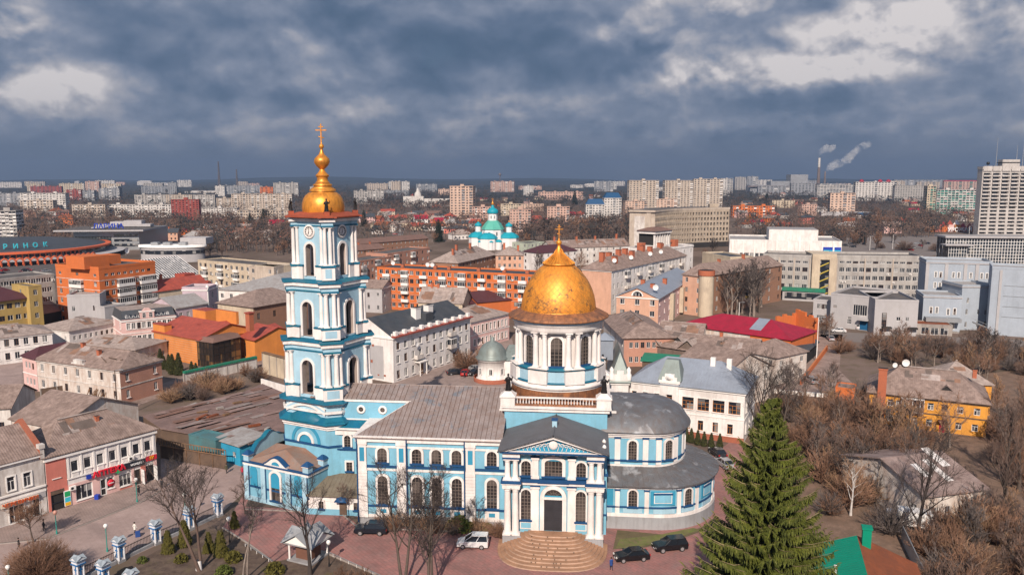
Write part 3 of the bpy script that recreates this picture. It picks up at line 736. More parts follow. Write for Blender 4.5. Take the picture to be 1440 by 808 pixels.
    for i in range(40):
        a=2*math.pi*i/40;c,s=math.cos(a),math.sin(a);b.tube([(cx+7.34*c,cy+7.34*s,28.22),(cx+5.45*c,cy+5.45*s,29.16)],[.04,.04],4,COPPER,smooth=False)
    cpart(b,'drum_roof')
    for i in range(8):
        a=-math.pi/2+i*math.pi/4;c,s=math.cos(a),math.sin(a)
        if s<.75:
            w=arch_window(cath,cx+5.42*c,cy+5.42*s,21.7,1.65,4.1,a+math.pi/2,nx=2,nz=6,tr=.34)
        for da in(-.115,.115):
            aa=a+math.pi/8+da;put('column',column_mesh(.40,5.1),cath,(cx+6.08*math.cos(aa),cy+6.08*math.sin(aa),21.44),aa)
        aa=a+math.pi/8;b=MB();b.M=Matrix.Translation((cx,cy,0))@Matrix.Rotation(aa,4,'Z');b.box(6.3,6.95,-1.45,1.45,19.31,21.13,CW);b.box(6.3,6.98,-1.5,1.5,21.425,21.5,CW);cpart(b,'column_pedestal')
    # dome: sheeted, gilded and tarnished, with a fluted cap, ball and cross
    b=MB();b.lathe([(5.45,28.95),(5.46,29.4),(5.38,30.2),(5.2,31.1),(4.9,32.0),(4.5,32.85),(4.0,33.65),(3.4,34.4),(2.75,35.05),(2.1,35.55)],64,GOLDT,cx,cy);dm=cpart(b,'dome')
    b=MB();b.lathe([(5.5,28.9),(5.6,29.0),(5.5,29.15)],64,GOLD,cx,cy)
    b.build('dome_rim',dm);b=MB();b.lathe([(2.1,35.5),(2.35,35.55),(2.38,35.75),(2.2,35.85),(1.75,36.15),(1.2,36.6),(.75,37.1),(.42,37.7),(.22,38.2),(.2,38.35),(.36,38.5),(.42,38.7),(.34,38.95),(.1,39.1),(.09,39.4)],24,GOLD,cx,cy)
    for i in range(28):
        a=2*math.pi*i/28;c,s=math.cos(a),math.sin(a);b.tube([(cx+r*c,cy+r*s,z)for r,z in((2.36,35.75),(1.77,36.2),(.76,37.15),(.4,37.8))],[.07,.06,.04,.02],4,GOLD)
    b.build('dome_cap',dm)
    cross_mb(cx,cy,39.3,1.95).build('cross',dm)
def cross_mb(cx,cy,z,h):
    b=MB();t=.055*h/1.9
    b.box(cx-t,cx+t,cy-t,cy+t,z,z+h,GOLD);b.box(cx-h*.27,cx-t,cy-t,cy+t,z+h*.66,z+h*.66+2*t,GOLD);b.box(cx+t,cx+h*.27,cy-t,cy+t,z+h*.66,z+h*.66+2*t,GOLD)
    b.box(cx-h*.13,cx-t,cy-t,cy+t,z+h*.84,z+h*.84+1.6*t,GOLD);b.box(cx+t,cx+h*.13,cy-t,cy+t,z+h*.84,z+h*.84+1.6*t,GOLD)
    for q in((-h*.27,h*.69),(h*.27,h*.69),(0,h)):b.lathe([(0,q[1]-1.4*t),(1.5*t,q[1]),(0,q[1]+1.4*t)],6,GOLD,cx+q[0],cy)if 0 else b.lathe([(0,z+q[1]-1.4*t),(1.5*t,z+q[1]),(0,z+q[1]+1.4*t)],6,GOLD,cx+q[0],cy)
    b.tube([(cx-h*.14,cy,z+h*.36),(cx+h*.14,cy,z+h*.28)],[t,t],5,GOLD,cap=True)
    return b
_ST=[]
def statue_mesh():
    """robed standing saint: lathed robe with an arm folded and one raised, head with hair"""
    if not _ST:
        b=MB();b.lathe([(.42,0),(.40,.12),(.33,.5),(.30,.95),(.27,1.2),(.33,1.45),(.34,1.62),(.22,1.74),(.09,1.8),(.085,1.86),(.13,1.95),(.145,2.06),(.10,2.19),(0,2.23)],10,BRONZE,sx=1.0,sy=.72)
        b.tube([(.30,0,1.62),(.44,-.08,1.34),(.52,-.2,1.62),(.56,-.24,1.86)],[.11,.1,.075,.05],6,BRONZE,cap=True)
        b.tube([(-.30,0,1.62),(-.42,-.1,1.3),(-.12,-.27,1.26)],[.11,.1,.06],6,BRONZE,cap=True)
        b.tube([(-.2,-.22,.1),(-.14,-.3,.7),(.02,-.26,1.3)],[.1,.07,.04],5,BRONZE);b.tube([(.16,-.24,.05),(.12,-.28,.6),(.05,-.24,1.2)],[.1,.07,.04],5,BRONZE)
        _ST.append(b.mesh('statue'))
    return _ST[0]
def build_portico():
    uc,f=27.3,-3.2
    b=MB();b.box(21.2,33.4,f,4.4,1.3,12.85,CB);cpart(b,'portico_wall')
    b=MB();b.box(20.7,24.0,-4.75,0,0,1.3,CPL);b.box(30.6,33.9,-4.75,0,0,1.3,CPL);b.box(24.0,30.6,f-.3,0,0,1.302,CPL);cpart(b,'portico_plinth')
    for s in(-1,1):
        for dx in(4.95,6.0):
            put('column',column_mesh(.46,6.55),cath,(uc+s*dx,-4.05,1.34));put('column',column_mesh(.38,2.85),cath,(uc+s*dx,-4.0,8.86))
        b=MB();x0,x1=sorted((uc+s*4.3,uc+s*6.65))
        b.box(x0,x1,-4.62,f+.01,7.9,8.35,CW);b.box(x0-.12,x1+.12,-4.78,f+.02,8.35,8.5,CW);b.box(x0-.18,x1+.18,-4.86,f+.03,8.5,8.82,NAVY);b.box(x0+.03,x1-.03,-4.5,f+.02,8.82,8.86,CW)
        b.box(x0,x1,-4.5,f+.01,11.71,11.95,NAVY);b.box(x0+.04,x1-.04,-4.42,f+.015,11.95,12.5,CW);b.box(x0-.1,x1+.1,-4.6,f+.02,12.5,12.62,CW)
        cpart(b,'entablature')
        for z0,z1,w in((1.302,7.75,.5),(8.83,11.72,.42)):
            b=MB();x=uc+s*2.4;b.box(x-w,x+w,f-.28,f+.02,z0,z1-.3,CW);b.box(x-w-.12,x+w+.12,f-.38,f+.02,z0,z0+.35,CW);b.box(x-w-.12,x+w+.12,f-.38,f+.02,z1-.3,z1,CW);b.box(x-w-.16,x+w+.16,f-.42,f+.02,z1,z1+.12,NAVY);cpart(b,'pilaster')
        arch_window(cath,uc+s*3.62,f-.02,3.1,1.3,4.15,nz=7,tr=.2);arch_window(cath,uc+s*3.62,f-.02,9.2,1.25,2.0,nz=3,tr=.22)
        b=MB();x=uc+s*3.62;b.box(x-.8,x+.8,f-.09,f+.02,1.75,2.75,CW);b.box(x-.66,x+.66,f-.11,f-.05,1.9,2.62,CB);cpart(b,'panel')
    arch_window(cath,uc,f-.02,9.2,2.3,2.3,nx=4,nz=3,tr=.42,flat_arch=.55)
    b=MB();b.box(uc-1.0,uc+1.0,f-.12,f-.05,11.25,11.42,CBD);cpart(b,'panel')
    b=MB();b.box(uc-4.25,uc+4.25,f-.3,f+.02,7.95,8.35,CW);b.box(uc-4.25,uc+4.25,f-.5,f+.02,8.35,8.78,NAVY);b.box(uc-4.25,uc+4.25,f-.2,f+.02,12.1,12.5,CW);cpart(b,'belt_course')
    b=MB()
    for i in range(9):x=uc-4.0+i;b.box(x-.2,x+.2,f-.85,f,12.2,12.55,CW)
    cpart(b,'modillions')
    # door with fanlight and moulded frame
    d=MB();d.box(-1.18,1.18,-.14,.02,0,4.3,DOORM);d.box(-.04,.04,-.2,-.141,0,4.3,DOORM)
    for sx in(-1,1):
        for z in(.35,1.75,3.1):d.box(sx*.18,sx*1.0,-.185,-.142,z,z+1.05,DOORM)
    dr=d.build('main_door',cath,(uc,f-.02,1.72))
    d=MB();d.box(-1.75,-1.2,-.32,0,0,4.6,CW);d.box(1.2,1.75,-.32,0,0,4.6,CW);d.box(-1.75,1.75,-.36,0,4.32,4.62,CW)
    n=14
    for i in range(n):
        a0,a1=math.pi*i/n,math.pi*(i+1)/n
        q=lambda r,a,y:(r*math.cos(a),y,4.62+r*.92*math.sin(a))
        d.face([q(1.2,a1,-.34),q(1.2,a0,-.34),q(1.72,a0,-.34),q(1.72,a1,-.34)],CW);d.face([q(1.72,a0,-.34),q(1.72,a0,0),q(1.72,a1,0),q(1.72,a1,-.34)],CW);d.face([q(1.2,a0,-.34),q(1.2,a1,-.34),q(1.2,a1,0),q(1.2,a0,0)],CW)
    d.box(-2.0,2.0,-.3,0,6.28,6.5,CW);d.box(-2.06,2.06,-.4,0,6.5,6.66,NAVY);d.build('door_frame',dr)
    d=MB();d.face([(-1.2,-.05,4.62)]+[(1.2*math.cos(math.pi*(1-i/n)),-.05,4.62+1.1*math.sin(math.pi*(1-i/n)))for i in range(1,n)]+[(1.2,-.05,4.62)],GLC)
    for a in(30,60,90,120,150):d.tube([(0,-.08,4.64),(1.18*math.cos(R(a)),-.08,4.62+1.08*math.sin(R(a)))],[.03,.03],4,MUN)
    d.tube([(.6*math.cos(R(a)),-.08,4.62+.55*math.sin(R(a)))for a in range(0,181,20)],[.03]*10,4,MUN);d.box(-1.2,1.2,-.14,-.06,4.625,4.8,CBD);d.build('fanlight',dr)
    # pediment and its roof
    b=MB();z0,za,fy=12.62,15.0,-4.75
    b.box(uc-6.95,uc+6.95,fy-.1,f+.04,12.622,12.78,NAVY);b.box(uc-6.7,uc+6.7,fy+.15,f+.03,12.78,12.88,CW)
    b.face([(uc-6.4,fy+.45,12.88),(uc+6.4,fy+.45,12.88),(uc,fy+.45,14.9)],CBD)
    for s in(-1,1):
        q=[(uc+s*7.1,12.80),(uc+s*6.1,12.9),(uc,14.72),(uc,15.12)]
        F=[(x,fy-.12,z)for x,z in q];B_=[(x,fy+.5,z)for x,z in q]
        if s>0:F=F[::-1];B_=B_[::-1]
        b.face(F[::-1],CW)
        for i in range(4):b.face([F[i],F[(i+1)%4],B_[(i+1)%4],B_[i]],CW)
    for s in(-1,1):  # stucco scrolls in the tympanum
        for k in range(9):
            x=uc+s*(.55+k*.55);zt=13.05+(14.5-13.05)*(1-k/10)*.5
            a=[(x+s*.34*math.cos(t*.9)*(1-t*.12),fy+.38,zt+.30*math.sin(t*.9)*(1-t*.12)*(1-k*.06))for t in range(7)]
            b.tube(a,[.075]*7,4,CW)
            b.tube([(x,fy+.38,13.0),(x+s*.3,fy+.38,zt+.18)],[.06,.03],4,CW)
    b.lathe([(0,-.06),(.62,0),(.55,.12),(.3,.16),(0,.16)],14,CW);n0=7*0
    k=14*5;b.v[-k:]=[(x+uc,fy+.42-z,y*1.0+13.75)for x,y,z in b.v[-k:]]
    cpart(b,'pediment')
    b=MB();bk=4.48;r0=fy-.3;zL=12.86
    for s in(-1,1):
        e=(uc+s*7.25,zL);q=[(e[0],r0,e[1]),(uc,r0,15.2),(uc,bk,15.2),(e[0],bk,e[1])]
        b.face(q if s<0 else q[::-1],PROOF);b.face([(x,y,z-.14)for x,y,z in(q[::-1]if s<0 else q)],PROOF)
        b.face([q[0],(q[0][0],q[0][1],q[0][2]-.14),(q[3][0],q[3][1],q[3][2]-.14),q[3]],PROOF)
    b.tube([(uc,r0,15.22),(uc,bk,15.22)],[.1,.1],6,PROOF);rf=cpart(b,'portico_roof')
    b=MB();b.box(-.32,.32,-.4,.4,-.3,.8,CBL);b.box(-.42,.42,-.5,.5,.8,.95,NAVY);b.build('roof_vent',rf,(uc,-.6,15.2))
    for s,y in((1,-2.6),(1,-.4)):
        b=MB();b.tube([(33.9,y,12.7),(34.0,y,11.5),(33.75,y,10.8),(33.75,y,.3)],[.13]*4,6,CW);b.lathe([(.2,12.9),(.3,13.15),(.14,13.4),(0,13.5)],8,CW,33.9,y);cpart(b,'downpipe')
    b=MB();b.box(33.38,34.35,-.3,4.4,.0,8.3,CB);b.box(33.36,34.5,-.42,4.4,8.3,8.6,NAVY);b.box(33.36,34.45,-.38,4.4,2.7,2.95,NAVY);b.box(33.36,34.3,-.2,4.4,8.601,12.5,CB);cpart(b,'side_bay')
    # flight of broad steps with bevelled corners
    n=10;b=MB()
    for i in range(n):
        t=i/(n-1);hw=3.3+3.9*t**.9;dp=1.7+6.2*t;z1=1.66-1.5*t
        ex=3.0;m=18;pts=[]
        for k in range(m+1):
            a=math.pi*k/m;c,s=math.cos(a),math.sin(a)
            pts.append((uc-hw*abs(c)**(2/ex)*(1 if c>0 else-1),-3.4-dp*abs(s)**(2/ex)))
        b.prism(pts,max(0,z1-.24),z1,STEPE,top=STEPM)
    for i in range(n-1):  # joints between the slabs show as narrow dark gaps
        t=i/(n-1);z1=1.66-1.5*t;dp=1.7+6.2*t
        for k in range(rnd.randint(3,5)):
            x=uc+rnd.uniform(-3.0,3.0);b.box(x-.07,x+.07,-3.4-dp-.012,-3.4-dp+.05,max(0.02,z1-.15),z1+.004,WOODD)
    cpart(b,'steps')
def build_apse():
    cy=11.7
    lo=dpath(41.0,cy,9.2,9.6,33.6)
    def off(o,inset=0):return dpath(41.0,cy,9.2+o,9.6+o,33.6)
    b=MB();b.prism(lo,1.7,6.1,CB,smooth=False);cpart(b,'lower_apse_wall')
    b=MB();b.prism(off(.3),0,1.75,CPL);cpart(b,'plinth')
    b=MB();b.prism(off(.22),1.752,2.2,CW,bot=True);b.prism(off(.16),3.0,3.2,NAVY,bot=True);b.prism(off(.2),5.75,6.0,CW,bot=True);b.prism(off(.45),6.0,6.3,CW,bot=True);cpart(b,'belt_course')
    U2=dpath(40.6,cy,5.3,6.75,33.6)
    b=MB();o1=off(.75);u2=dpath(40.6,cy,5.32,6.77,33.6)
    b.prism(o1,6.2,6.36,AROOF,bot=True)
    for i in range(len(o1)-1):
        m=[]
        p0,p1,q0,q1=o1[i],o1[i+1],u2[i],u2[i+1]
        b.face([(*p0,6.365),(*p1,6.365),(*q1,7.95),(*q0,7.95)],AROOF,True)
    for i in range(0,len(o1)):
        b.tube([(*o1[i],6.39),(*u2[i],7.96)],[.03,.03],4,AROOF,smooth=False)
        if i==0:
            for t in[k/10 for k in range(1,10)]:
                p=[o1[0][j]+(o1[1][j]-o1[0][j])*t for j in(0,1)];q=[u2[0][j]+(u2[1][j]-u2[0][j])*t for j in(0,1)];b.tube([(*p,6.39),(*q,7.96)],[.03,.03],4,AROOF,smooth=False)
    cpart(b,'lower_apse_roof')
    b=MB();b.prism(U2,6.3,12.6,CB);cpart(b,'upper_apse_wall')
    f2=lambda o:dpath(40.6,cy,5.3+o,6.75+o,33.6)
    b=MB();b.prism(f2(.12),7.7,8.15,CW,bot=True);b.prism(f2(.2),8.6,8.85,NAVY,bot=True);b.prism(f2(.1),11.95,12.2,CW,bot=True);b.prism(f2(.3),12.2,12.55,CW,bot=True);b.prism(f2(.55),12.55,12.85,CW,bot=True);cpart(b,'belt_course')
    b=MB();N=6;prev=None
    for k in range(N+1):
        s=1-k/N;z=12.86+3.3*math.sqrt(max(0,1-s**1.9));ring=[(min(40.0,x)+max(0,x-40.0)*s if x>40 else x,cy+(y-cy)*s)for x,y in f2(.75)]
        ids=[b.V((x,y,z))for x,y in ring]
        if prev:
            for i in range(len(ids)-1):b.idx([prev[i],prev[i+1],ids[i+1],ids[i]],AROOF,True)
        prev=ids
    b.prism(f2(.8),12.851,12.95,AROOF);cpart(b,'upper_apse_roof')
    def at(rx,ry,cx,u=None,th=None):
        if u is not None:return u,cy-ry,0.0
        a=R(th);return cx+rx*math.sin(a),cy-ry*math.cos(a),math.atan2(ry*math.sin(a)/ry,rx*math.cos(a)/rx)
    def pil(x,y,rz,z0,z1,w,m=CW,dpt=.16,name='pilaster'):
        p=MB();p.box(-w,w,-dpt,.05,z0,z1,m)
        if m is CW:p.box(-w-.1,w+.1,-dpt-.1,.05,z1-.3,z1-.08,NAVY)
        p.build(name,cath,(x,y,0),rz)
    for k in(dict(u=38.0),dict(th=30)):
        x,y,rz=at(9.2,9.6,41.0,**k);arch_window(cath,x,y-.02,3.25,1.2,2.35,rz,nz=4,tr=.18)
    for k in(dict(u=35.9),dict(u=39.9),dict(th=21),dict(th=40),dict(th=70)):
        x,y,rz=at(9.2,9.6,41.0,**k);pil(x,y,rz,2.2,5.75,.3)
    for k in(dict(u=34.7),dict(u=36.35-.0),dict(th=24.5),dict(th=36)):
        pass
    for k,w in((dict(th=7),1.25),(dict(th=55),1.0),(dict(th=84),1.0)):
        x,y,rz=at(9.2,9.6,41.0,**k);pil(x,y,rz,3.5,5.5,w+.45,CBD,.06,'panel');pil(x,y,rz,3.75,5.3,w,CW,.09,'panel');pil(x,y,rz,3.85,5.2,w-.1,CB,.12,'panel')
    for k,w in((dict(u=34.7),.5),(dict(u=38.0),1.3),(dict(th=8),1.5),(dict(th=30),1.0),(dict(th=55),1.2),(dict(th=80),1.2)):
        x,y,rz=at(9.2,9.6,41.0,**k);pil(x,y,rz,2.28,2.92,w,CBL,.07,'panel')
    x,y,rz=at(9.2,9.6,41.0,u=34.9);pil(x,y,rz,3.3,5.6,.42,CBD,.07,'panel')
    for k in(dict(u=38.0),dict(th=27)):
        x,y,rz=at(5.3,6.75,40.6,**k);arch_window(cath,x,y-.02,8.9,1.15,2.75,rz,nz=5,tr=.24)
    for k in(dict(u=35.9),dict(u=39.8),dict(th=11),dict(th=41),dict(th=63),dict(th=80)):
        x,y,rz=at(5.3,6.75,40.6,**k);pil(x,y,rz,8.2,12.2,.38)
GOLDT=None
def make_gold():
    """gilded sheets with a diamond lattice of seams and tarnished patches"""
    m=mat('gilded_dome',(.90,.335,.04),.52,.18,.45,metal=.38,dirt=.35,dirtcol=(.40,.15,.03),dsc=.35,spec=.5)
    g=NT(m.node_tree);b=[q for q in g.n if q.type=='BSDF_PRINCIPLED'][0];src=b.inputs['Base Color'].links[0].from_socket
    ob=g.add('ShaderNodeTexCoord').outputs['Object'];s=g.add('ShaderNodeSeparateXYZ',i={0:ob})
    a=g.math('ARCTAN2',g.math('SUBTRACT',s.outputs[1],11.7),g.math('SUBTRACT',s.outputs[0],27.2));u=g.math('MULTIPLY',a,32/(2*math.pi));v=g.math('MULTIPLY',s.outputs[2],1.05)
    e=None
    for sg in(1,-1):
        w=g.math('ADD',u,g.math('MULTIPLY',v,sg));d=g.math('ABSOLUTE',g.math('SUBTRACT',g.math('FRACT',w),.5));e=d if e is None else g.math('MAXIMUM',e,d)
    line=g.ramp(e,[(.42,0.0),(.5,1.0)])
    cell=g.add('ShaderNodeTexWhiteNoise',noise_dimensions='2D',i={0:g.add('ShaderNodeCombineXYZ',i={0:g.math('FLOOR',g.math('ADD',u,v)),1:g.math('FLOOR',g.math('SUBTRACT',u,v)),2:0.0}).outputs[0]}).outputs['Value']
    patch=g.noise(ob,.42,6,.62,.3);tarn=g.math('MULTIPLY',g.ramp(patch,[(.46,0.0),(.55,1.0)]),g.ramp(cell,[(.15,.25),(.6,1.0)]))
    grain=g.ramp(g.noise(ob,3.2,4,.7),[(.40,0.0),(.62,1.0)])
    c=g.mix(g.math('MULTIPLY',tarn,grain),src,(.10,.065,.04));c=g.mix(g.math('MULTIPLY',line,.4),c,(.25,.1,.03))
    c=g.mix(g.ramp(cell,[(.7,0.0),(1,.2)]),c,(.95,.5,.1))
    g.l.new(c,b.inputs['Base Color']);bp=g.add('ShaderNodeBump',i={'Strength':.35,'Distance':.05,'Height':g.math('ADD',g.math('MULTIPLY',e,-1.0),cell)});g.l.new(bp.outputs[0],b.inputs['Normal'])
    return m
GOLDT=make_gold()
build_nave();build_crossing();build_portico();build_apse()

# ---------------------------------------------------------------- bell tower
TA=R(-26.5);TO=Vector((-28.3,120.0,0))
tower=thing('bell_tower','tall tiered blue and white bell tower with clock faces and golden cupola','bell tower',TO,TA)
def octa(a,c):return[(-a+c,-a),(a-c,-a),(a,-a+c),(a,a-c),(a-c,a),(-a+c,a),(-a,a-c),(-a,-a+c)]
def archwall(b,w2,y,z0,z1,aw,zs,zt,m,dep,mi,rot,cut=0.0):
    """wall face of half width w2 at local y = -y with a real arched opening aw wide from zs to the crown zt"""
    M=Matrix.Rotation(rot,4,'Z');q=lambda x,zz,d=0.0:M@Vector((x,-y+d,zz));r=aw/2;n=12;zp=zt-r
    b.face([q(-w2,z0),q(-r,z0),q(-r,z1),q(-w2,z1)],m);b.face([q(r,z0),q(w2,z0),q(w2,z1),q(r,z1)],m)
    if zs>z0:b.face([q(-r,z0),q(r,z0),q(r,zs),q(-r,zs)],m)
    arc=[(-r*math.cos(math.pi*i/n),zp+r*math.sin(math.pi*i/n))for i in range(n+1)]
    for(xa,za),(xb,zb)in zip(arc,arc[1:]):
        b.face([q(xa,za),q(xb,zb),q(xb,z1),q(xa,z1)],m);b.face([q(xa,za),q(xa,za,dep),q(xb,zb,dep),q(xb,zb)],mi,True)
    b.face([q(-r,zs),q(-r,zs,dep),q(-r,zp,dep),q(-r,zp)],mi);b.face([q(r,zs),q(r,zp),q(r,zp,dep),q(r,zs,dep)],mi);b.face([q(-r,zs),q(r,zs),q(r,zs,dep),q(-r,zs,dep)],mi)
def arch_trim(b,y,aw,zs,zt,t,m,rot,o=.16):
    M=Matrix.Rotation(rot,4,'Z');q=lambda x,zz,d=0.0:M@Vector((x,-y-d,zz));r=aw/2;zp=zt-r;n=12
    pts=[(-r,zs)]+[(-r*math.cos(math.pi*i/n),zp+r*math.sin(math.pi*i/n))for i in range(n+1)]+[(r,zs)]
    R_=r+t;po=[(-R_,zs)]+[(-R_*math.cos(math.pi*i/n),zp+R_*math.sin(math.pi*i/n))for i in range(n+1)]+[(R_,zs)]
    for i in range(len(pts)-1):
        b.face([q(*pts[i],o),q(*pts[i+1],o),q(*po[i+1],o),q(*po[i],o)][::-1],m);b.face([q(*po[i]),q(*po[i],o),q(*po[i+1],o),q(*po[i+1])],m);b.face([q(*pts[i]),q(*pts[i+1]),q(*pts[i+1],o),q(*pts[i],o)],m)
DIAG=[R(-45+90*k)for k in range(4)]
INNER=mat('tower_inner_plaster',(.42,.34,.30),var=.15,dirt=.4)
def pylon(b,r0,r1,hw,z0,z1,m,top=None,D=DIAG):
    for a in D:
        M=Matrix.Rotation(a,4,'Z');old=b.M;b.M=M;b.box(r0,r1,-hw,hw,z0,z1,m,top=top);b.M=old
def tier(rc,zb,zp,zc,ze,zt,aw,zs,za,cr,hw,clock=False):
    """one storey: rc radius of the corner column pairs, zb-zp pedestals, zp-zc columns, zc-zt entablature, arch aw wide"""
    a=(rc-.35+hw)/math.sqrt(2)-.18;c=hw*math.sqrt(2)-.1;w2=a-c
    b=MB()
    for k in range(4):archwall(b,w2,a,zb,zc+.05,aw,zs,za,CBL,.9,INNER,k*math.pi/2)
    M=Matrix
    for k in range(4):
        b.M=M.Rotation(k*math.pi/2,4,'Z');b.face([(w2,-a,zb),(a,-w2,zb),(a,-w2,zc),(w2,-a,zc)],CBL);b.M=None
    b.prism([(x*.97,y*.97)for x,y in octa(a,c)],zb-.1,zb+.02,CONC);b.prism([(x*.97,y*.97)for x,y in octa(a,c)],zc,zc+.06,INNER,bot=True)
    cpart(b,'tier_wall',tower)
    for k in range(4):b=MB();arch_trim(b,a,aw,zs,za,.34,CW,k*math.pi/2);cpart(b,'arch_surround',tower)
    for d in DIAG:  # corner pedestals and the pylons behind the column pairs
        b=MB();pylon(b,rc-1.2,rc+.42,hw+.22,zb,zp-.28,CW,D=[d]);pylon(b,rc-1.2,rc+.44,hw-.25,zb+.3,zp-.5,CBL,D=[d]);pylon(b,rc-1.3,rc+.56,hw+.36,zp-.28,zp,TEAL,D=[d]);cpart(b,'pedestal',tower)
        b=MB();pylon(b,rc-1.2,rc-.30,hw,zp,zc,CBL,D=[d]);cpart(b,'pylon',tower)
    for k in range(4):
        for s in(-1,1):
            b=MB();b.M=Matrix.Rotation(k*math.pi/2,4,'Z')
            x0,x1=sorted((s*(w2+.25),s*(aw/2+.5)));b.box(x0,x1,-a-.35,-a+.05,zb,zp-.26,CW);b.box(x0-.06,x1+.06,-a-.45,-a+.05,zp-.26,zp-.02,TEAL);cpart(b,'pedestal',tower)
    for d in DIAG:
        for s in(-1,1):
            p=Matrix.Rotation(d,4,'Z')@Vector((rc,s*hw*.52,zp));put('column',column_mesh(cr,round(zc-zp,2)),tower,p,d)
    for k in range(4):
        for s in(-1,1):
            p=Matrix.Rotation(k*math.pi/2,4,'Z')@Vector((s*(w2-.12),-a-.12,zp));put('column',column_mesh(round(cr*.95,2),round(zc-zp,2)),tower,p,k*math.pi/2)
    b=MB();zf=zc+(ze-zc)*.2;zg=zc+(ze-zc)*.62  # entablature: navy line, pale frieze, white cornice, teal tin
    O=lambda o:octa(a+o,c+o*.6)
    b.prism(O(.1),zc+.062,zf,TEAL,bot=True);pylon(b,rc-1.4,rc+.40,hw+.2,zc,zf+.002,TEAL)
    b.prism(O(.02),zf,zg,CBL);pylon(b,rc-1.4,rc+.32,hw+.12,zf,zg+.002,CBL)
    b.prism(O(.35),zg,ze,CW,bot=True);pylon(b,rc-1.4,rc+.62,hw+.42,zg+.003,ze+.003,CW)
    cpart(b,'entablature',tower)
    b=MB();b.prism(O(.5),ze,zt,TEAL,bot=True,poly1=O(-.5));pylon(b,rc-2.0,rc+.85,hw+.62,ze+.006,ze+(zt-ze)*.62,TEAL);cpart(b,'cornice_tin',tower)
    if clock:
        for k in range(4):
            f=MB();f.lathe([(0,.06),(.74,.06)],24,CW);f.lathe([(.74,0),(.74,.12),(1.02,.12),(1.02,0)],24,CW);n=len(f.v)
            for h in range(12):t=h*math.pi/6;f.tube([(.5*math.cos(t),.5*math.sin(t),.09),(.68*math.cos(t),.68*math.sin(t),.09)],[.045,.045],4,DMETAL,smooth=False)
            f.tube([(.72*math.cos(t/24*2*math.pi),.72*math.sin(t/24*2*math.pi),.1)for t in range(25)],[.045]*25,4,DMETAL)
            f.v=[(x,-z,y)for x,y,z in f.v];co=f.build('clock',tower,Matrix.Rotation(k*math.pi/2,4,'Z')@Vector((0,-a-.02,za+1.75)),k*math.pi/2)
            hnd=MB();hnd.tube([(0,-.13,0),(-.06,-.13,.56)],[.035,.02],4,DMETAL);hnd.tube([(0,-.14,0),(-.16,-.14,-.36)],[.045,.03],4,DMETAL);hnd.build('clock_hands',co)
    return a,c
tier(6.05,15.5,17.5,22.5,24.0,24.45,2.1,16.0,21.2,.36,1.15)
tier(5.55,24.45,26.3,31.35,32.75,33.15,1.85,24.7,29.9,.33,1.1)
tier(4.55,33.15,35.3,40.9,42.1,42.25,1.5,33.6,38.4,.27,.72,clock=True)
def tower_top():
    b=MB();O=[(x,y)for x,y in octa(4.6,1.25)]
    b.prism(O,42.26,42.45,RUSTR,bot=True);b.prism(O,42.45,43.0,RUSTR,poly1=octa(2.9,.8))
    for a in DIAG:b.M=Matrix.Rotation(a,4,'Z');b.box(4.0,5.55,-1.35,1.35,42.2,42.46,RUSTR);b.M=None
    rf=cpart(b,'tower_roof',tower)
    for a in DIAG:
        b=MB();b.M=Matrix.Rotation(a,4,'Z');b.box(4.3,5.1,-.4,.4,42.461,43.15,RUSTR);b.build('statue_base',rf)
        p=Matrix.Rotation(a,4,'Z')@Vector((4.7,0,43.15));put('statue',statue_mesh(),tower,p,a+math.pi/2,.85)
    z=lambda yp:45.9+(270-yp)*.1048
    pr=[(2.95,42.5),(3.08,43.0),(3.14,43.6),(3.08,44.3),(2.9,44.9),(2.58,45.4),(2.1,45.8),(1.6,46.02),(1.98,46.04),(1.95,46.25),(1.25,46.75),(1.42,46.85),(1.38,47.05),(.95,47.2),(1.1,47.25),(.85,47.5),(.78,47.8),(.82,48.1),(1.0,48.25),(.98,48.4),(.62,48.75),
          (.45,49.0),(.33,49.25),(.5,49.4),(.85,49.75),(1.12,50.2),(1.16,50.5),(1.05,50.85),(.75,51.15),(.45,51.4),(.3,51.75),(.2,52.1),(.16,52.25),(.3,52.4),(.38,52.6),(.3,52.85),(.12,53.0),(.08,53.15)]
    b=MB()
    cut=[0,8,9,11,12,14,17,19,22,36,len(pr)-1]
    for a,c in zip(cut,cut[1:]):b.lathe(pr[a:c+1],32,GOLD)
    cu=cpart(b,'cupola',tower)
    cross_mb(0,0,53.05,2.8).build('cross',cu)
    c=cu.children[0];c.rotation_euler=(0,0,-TA)
tower_top()
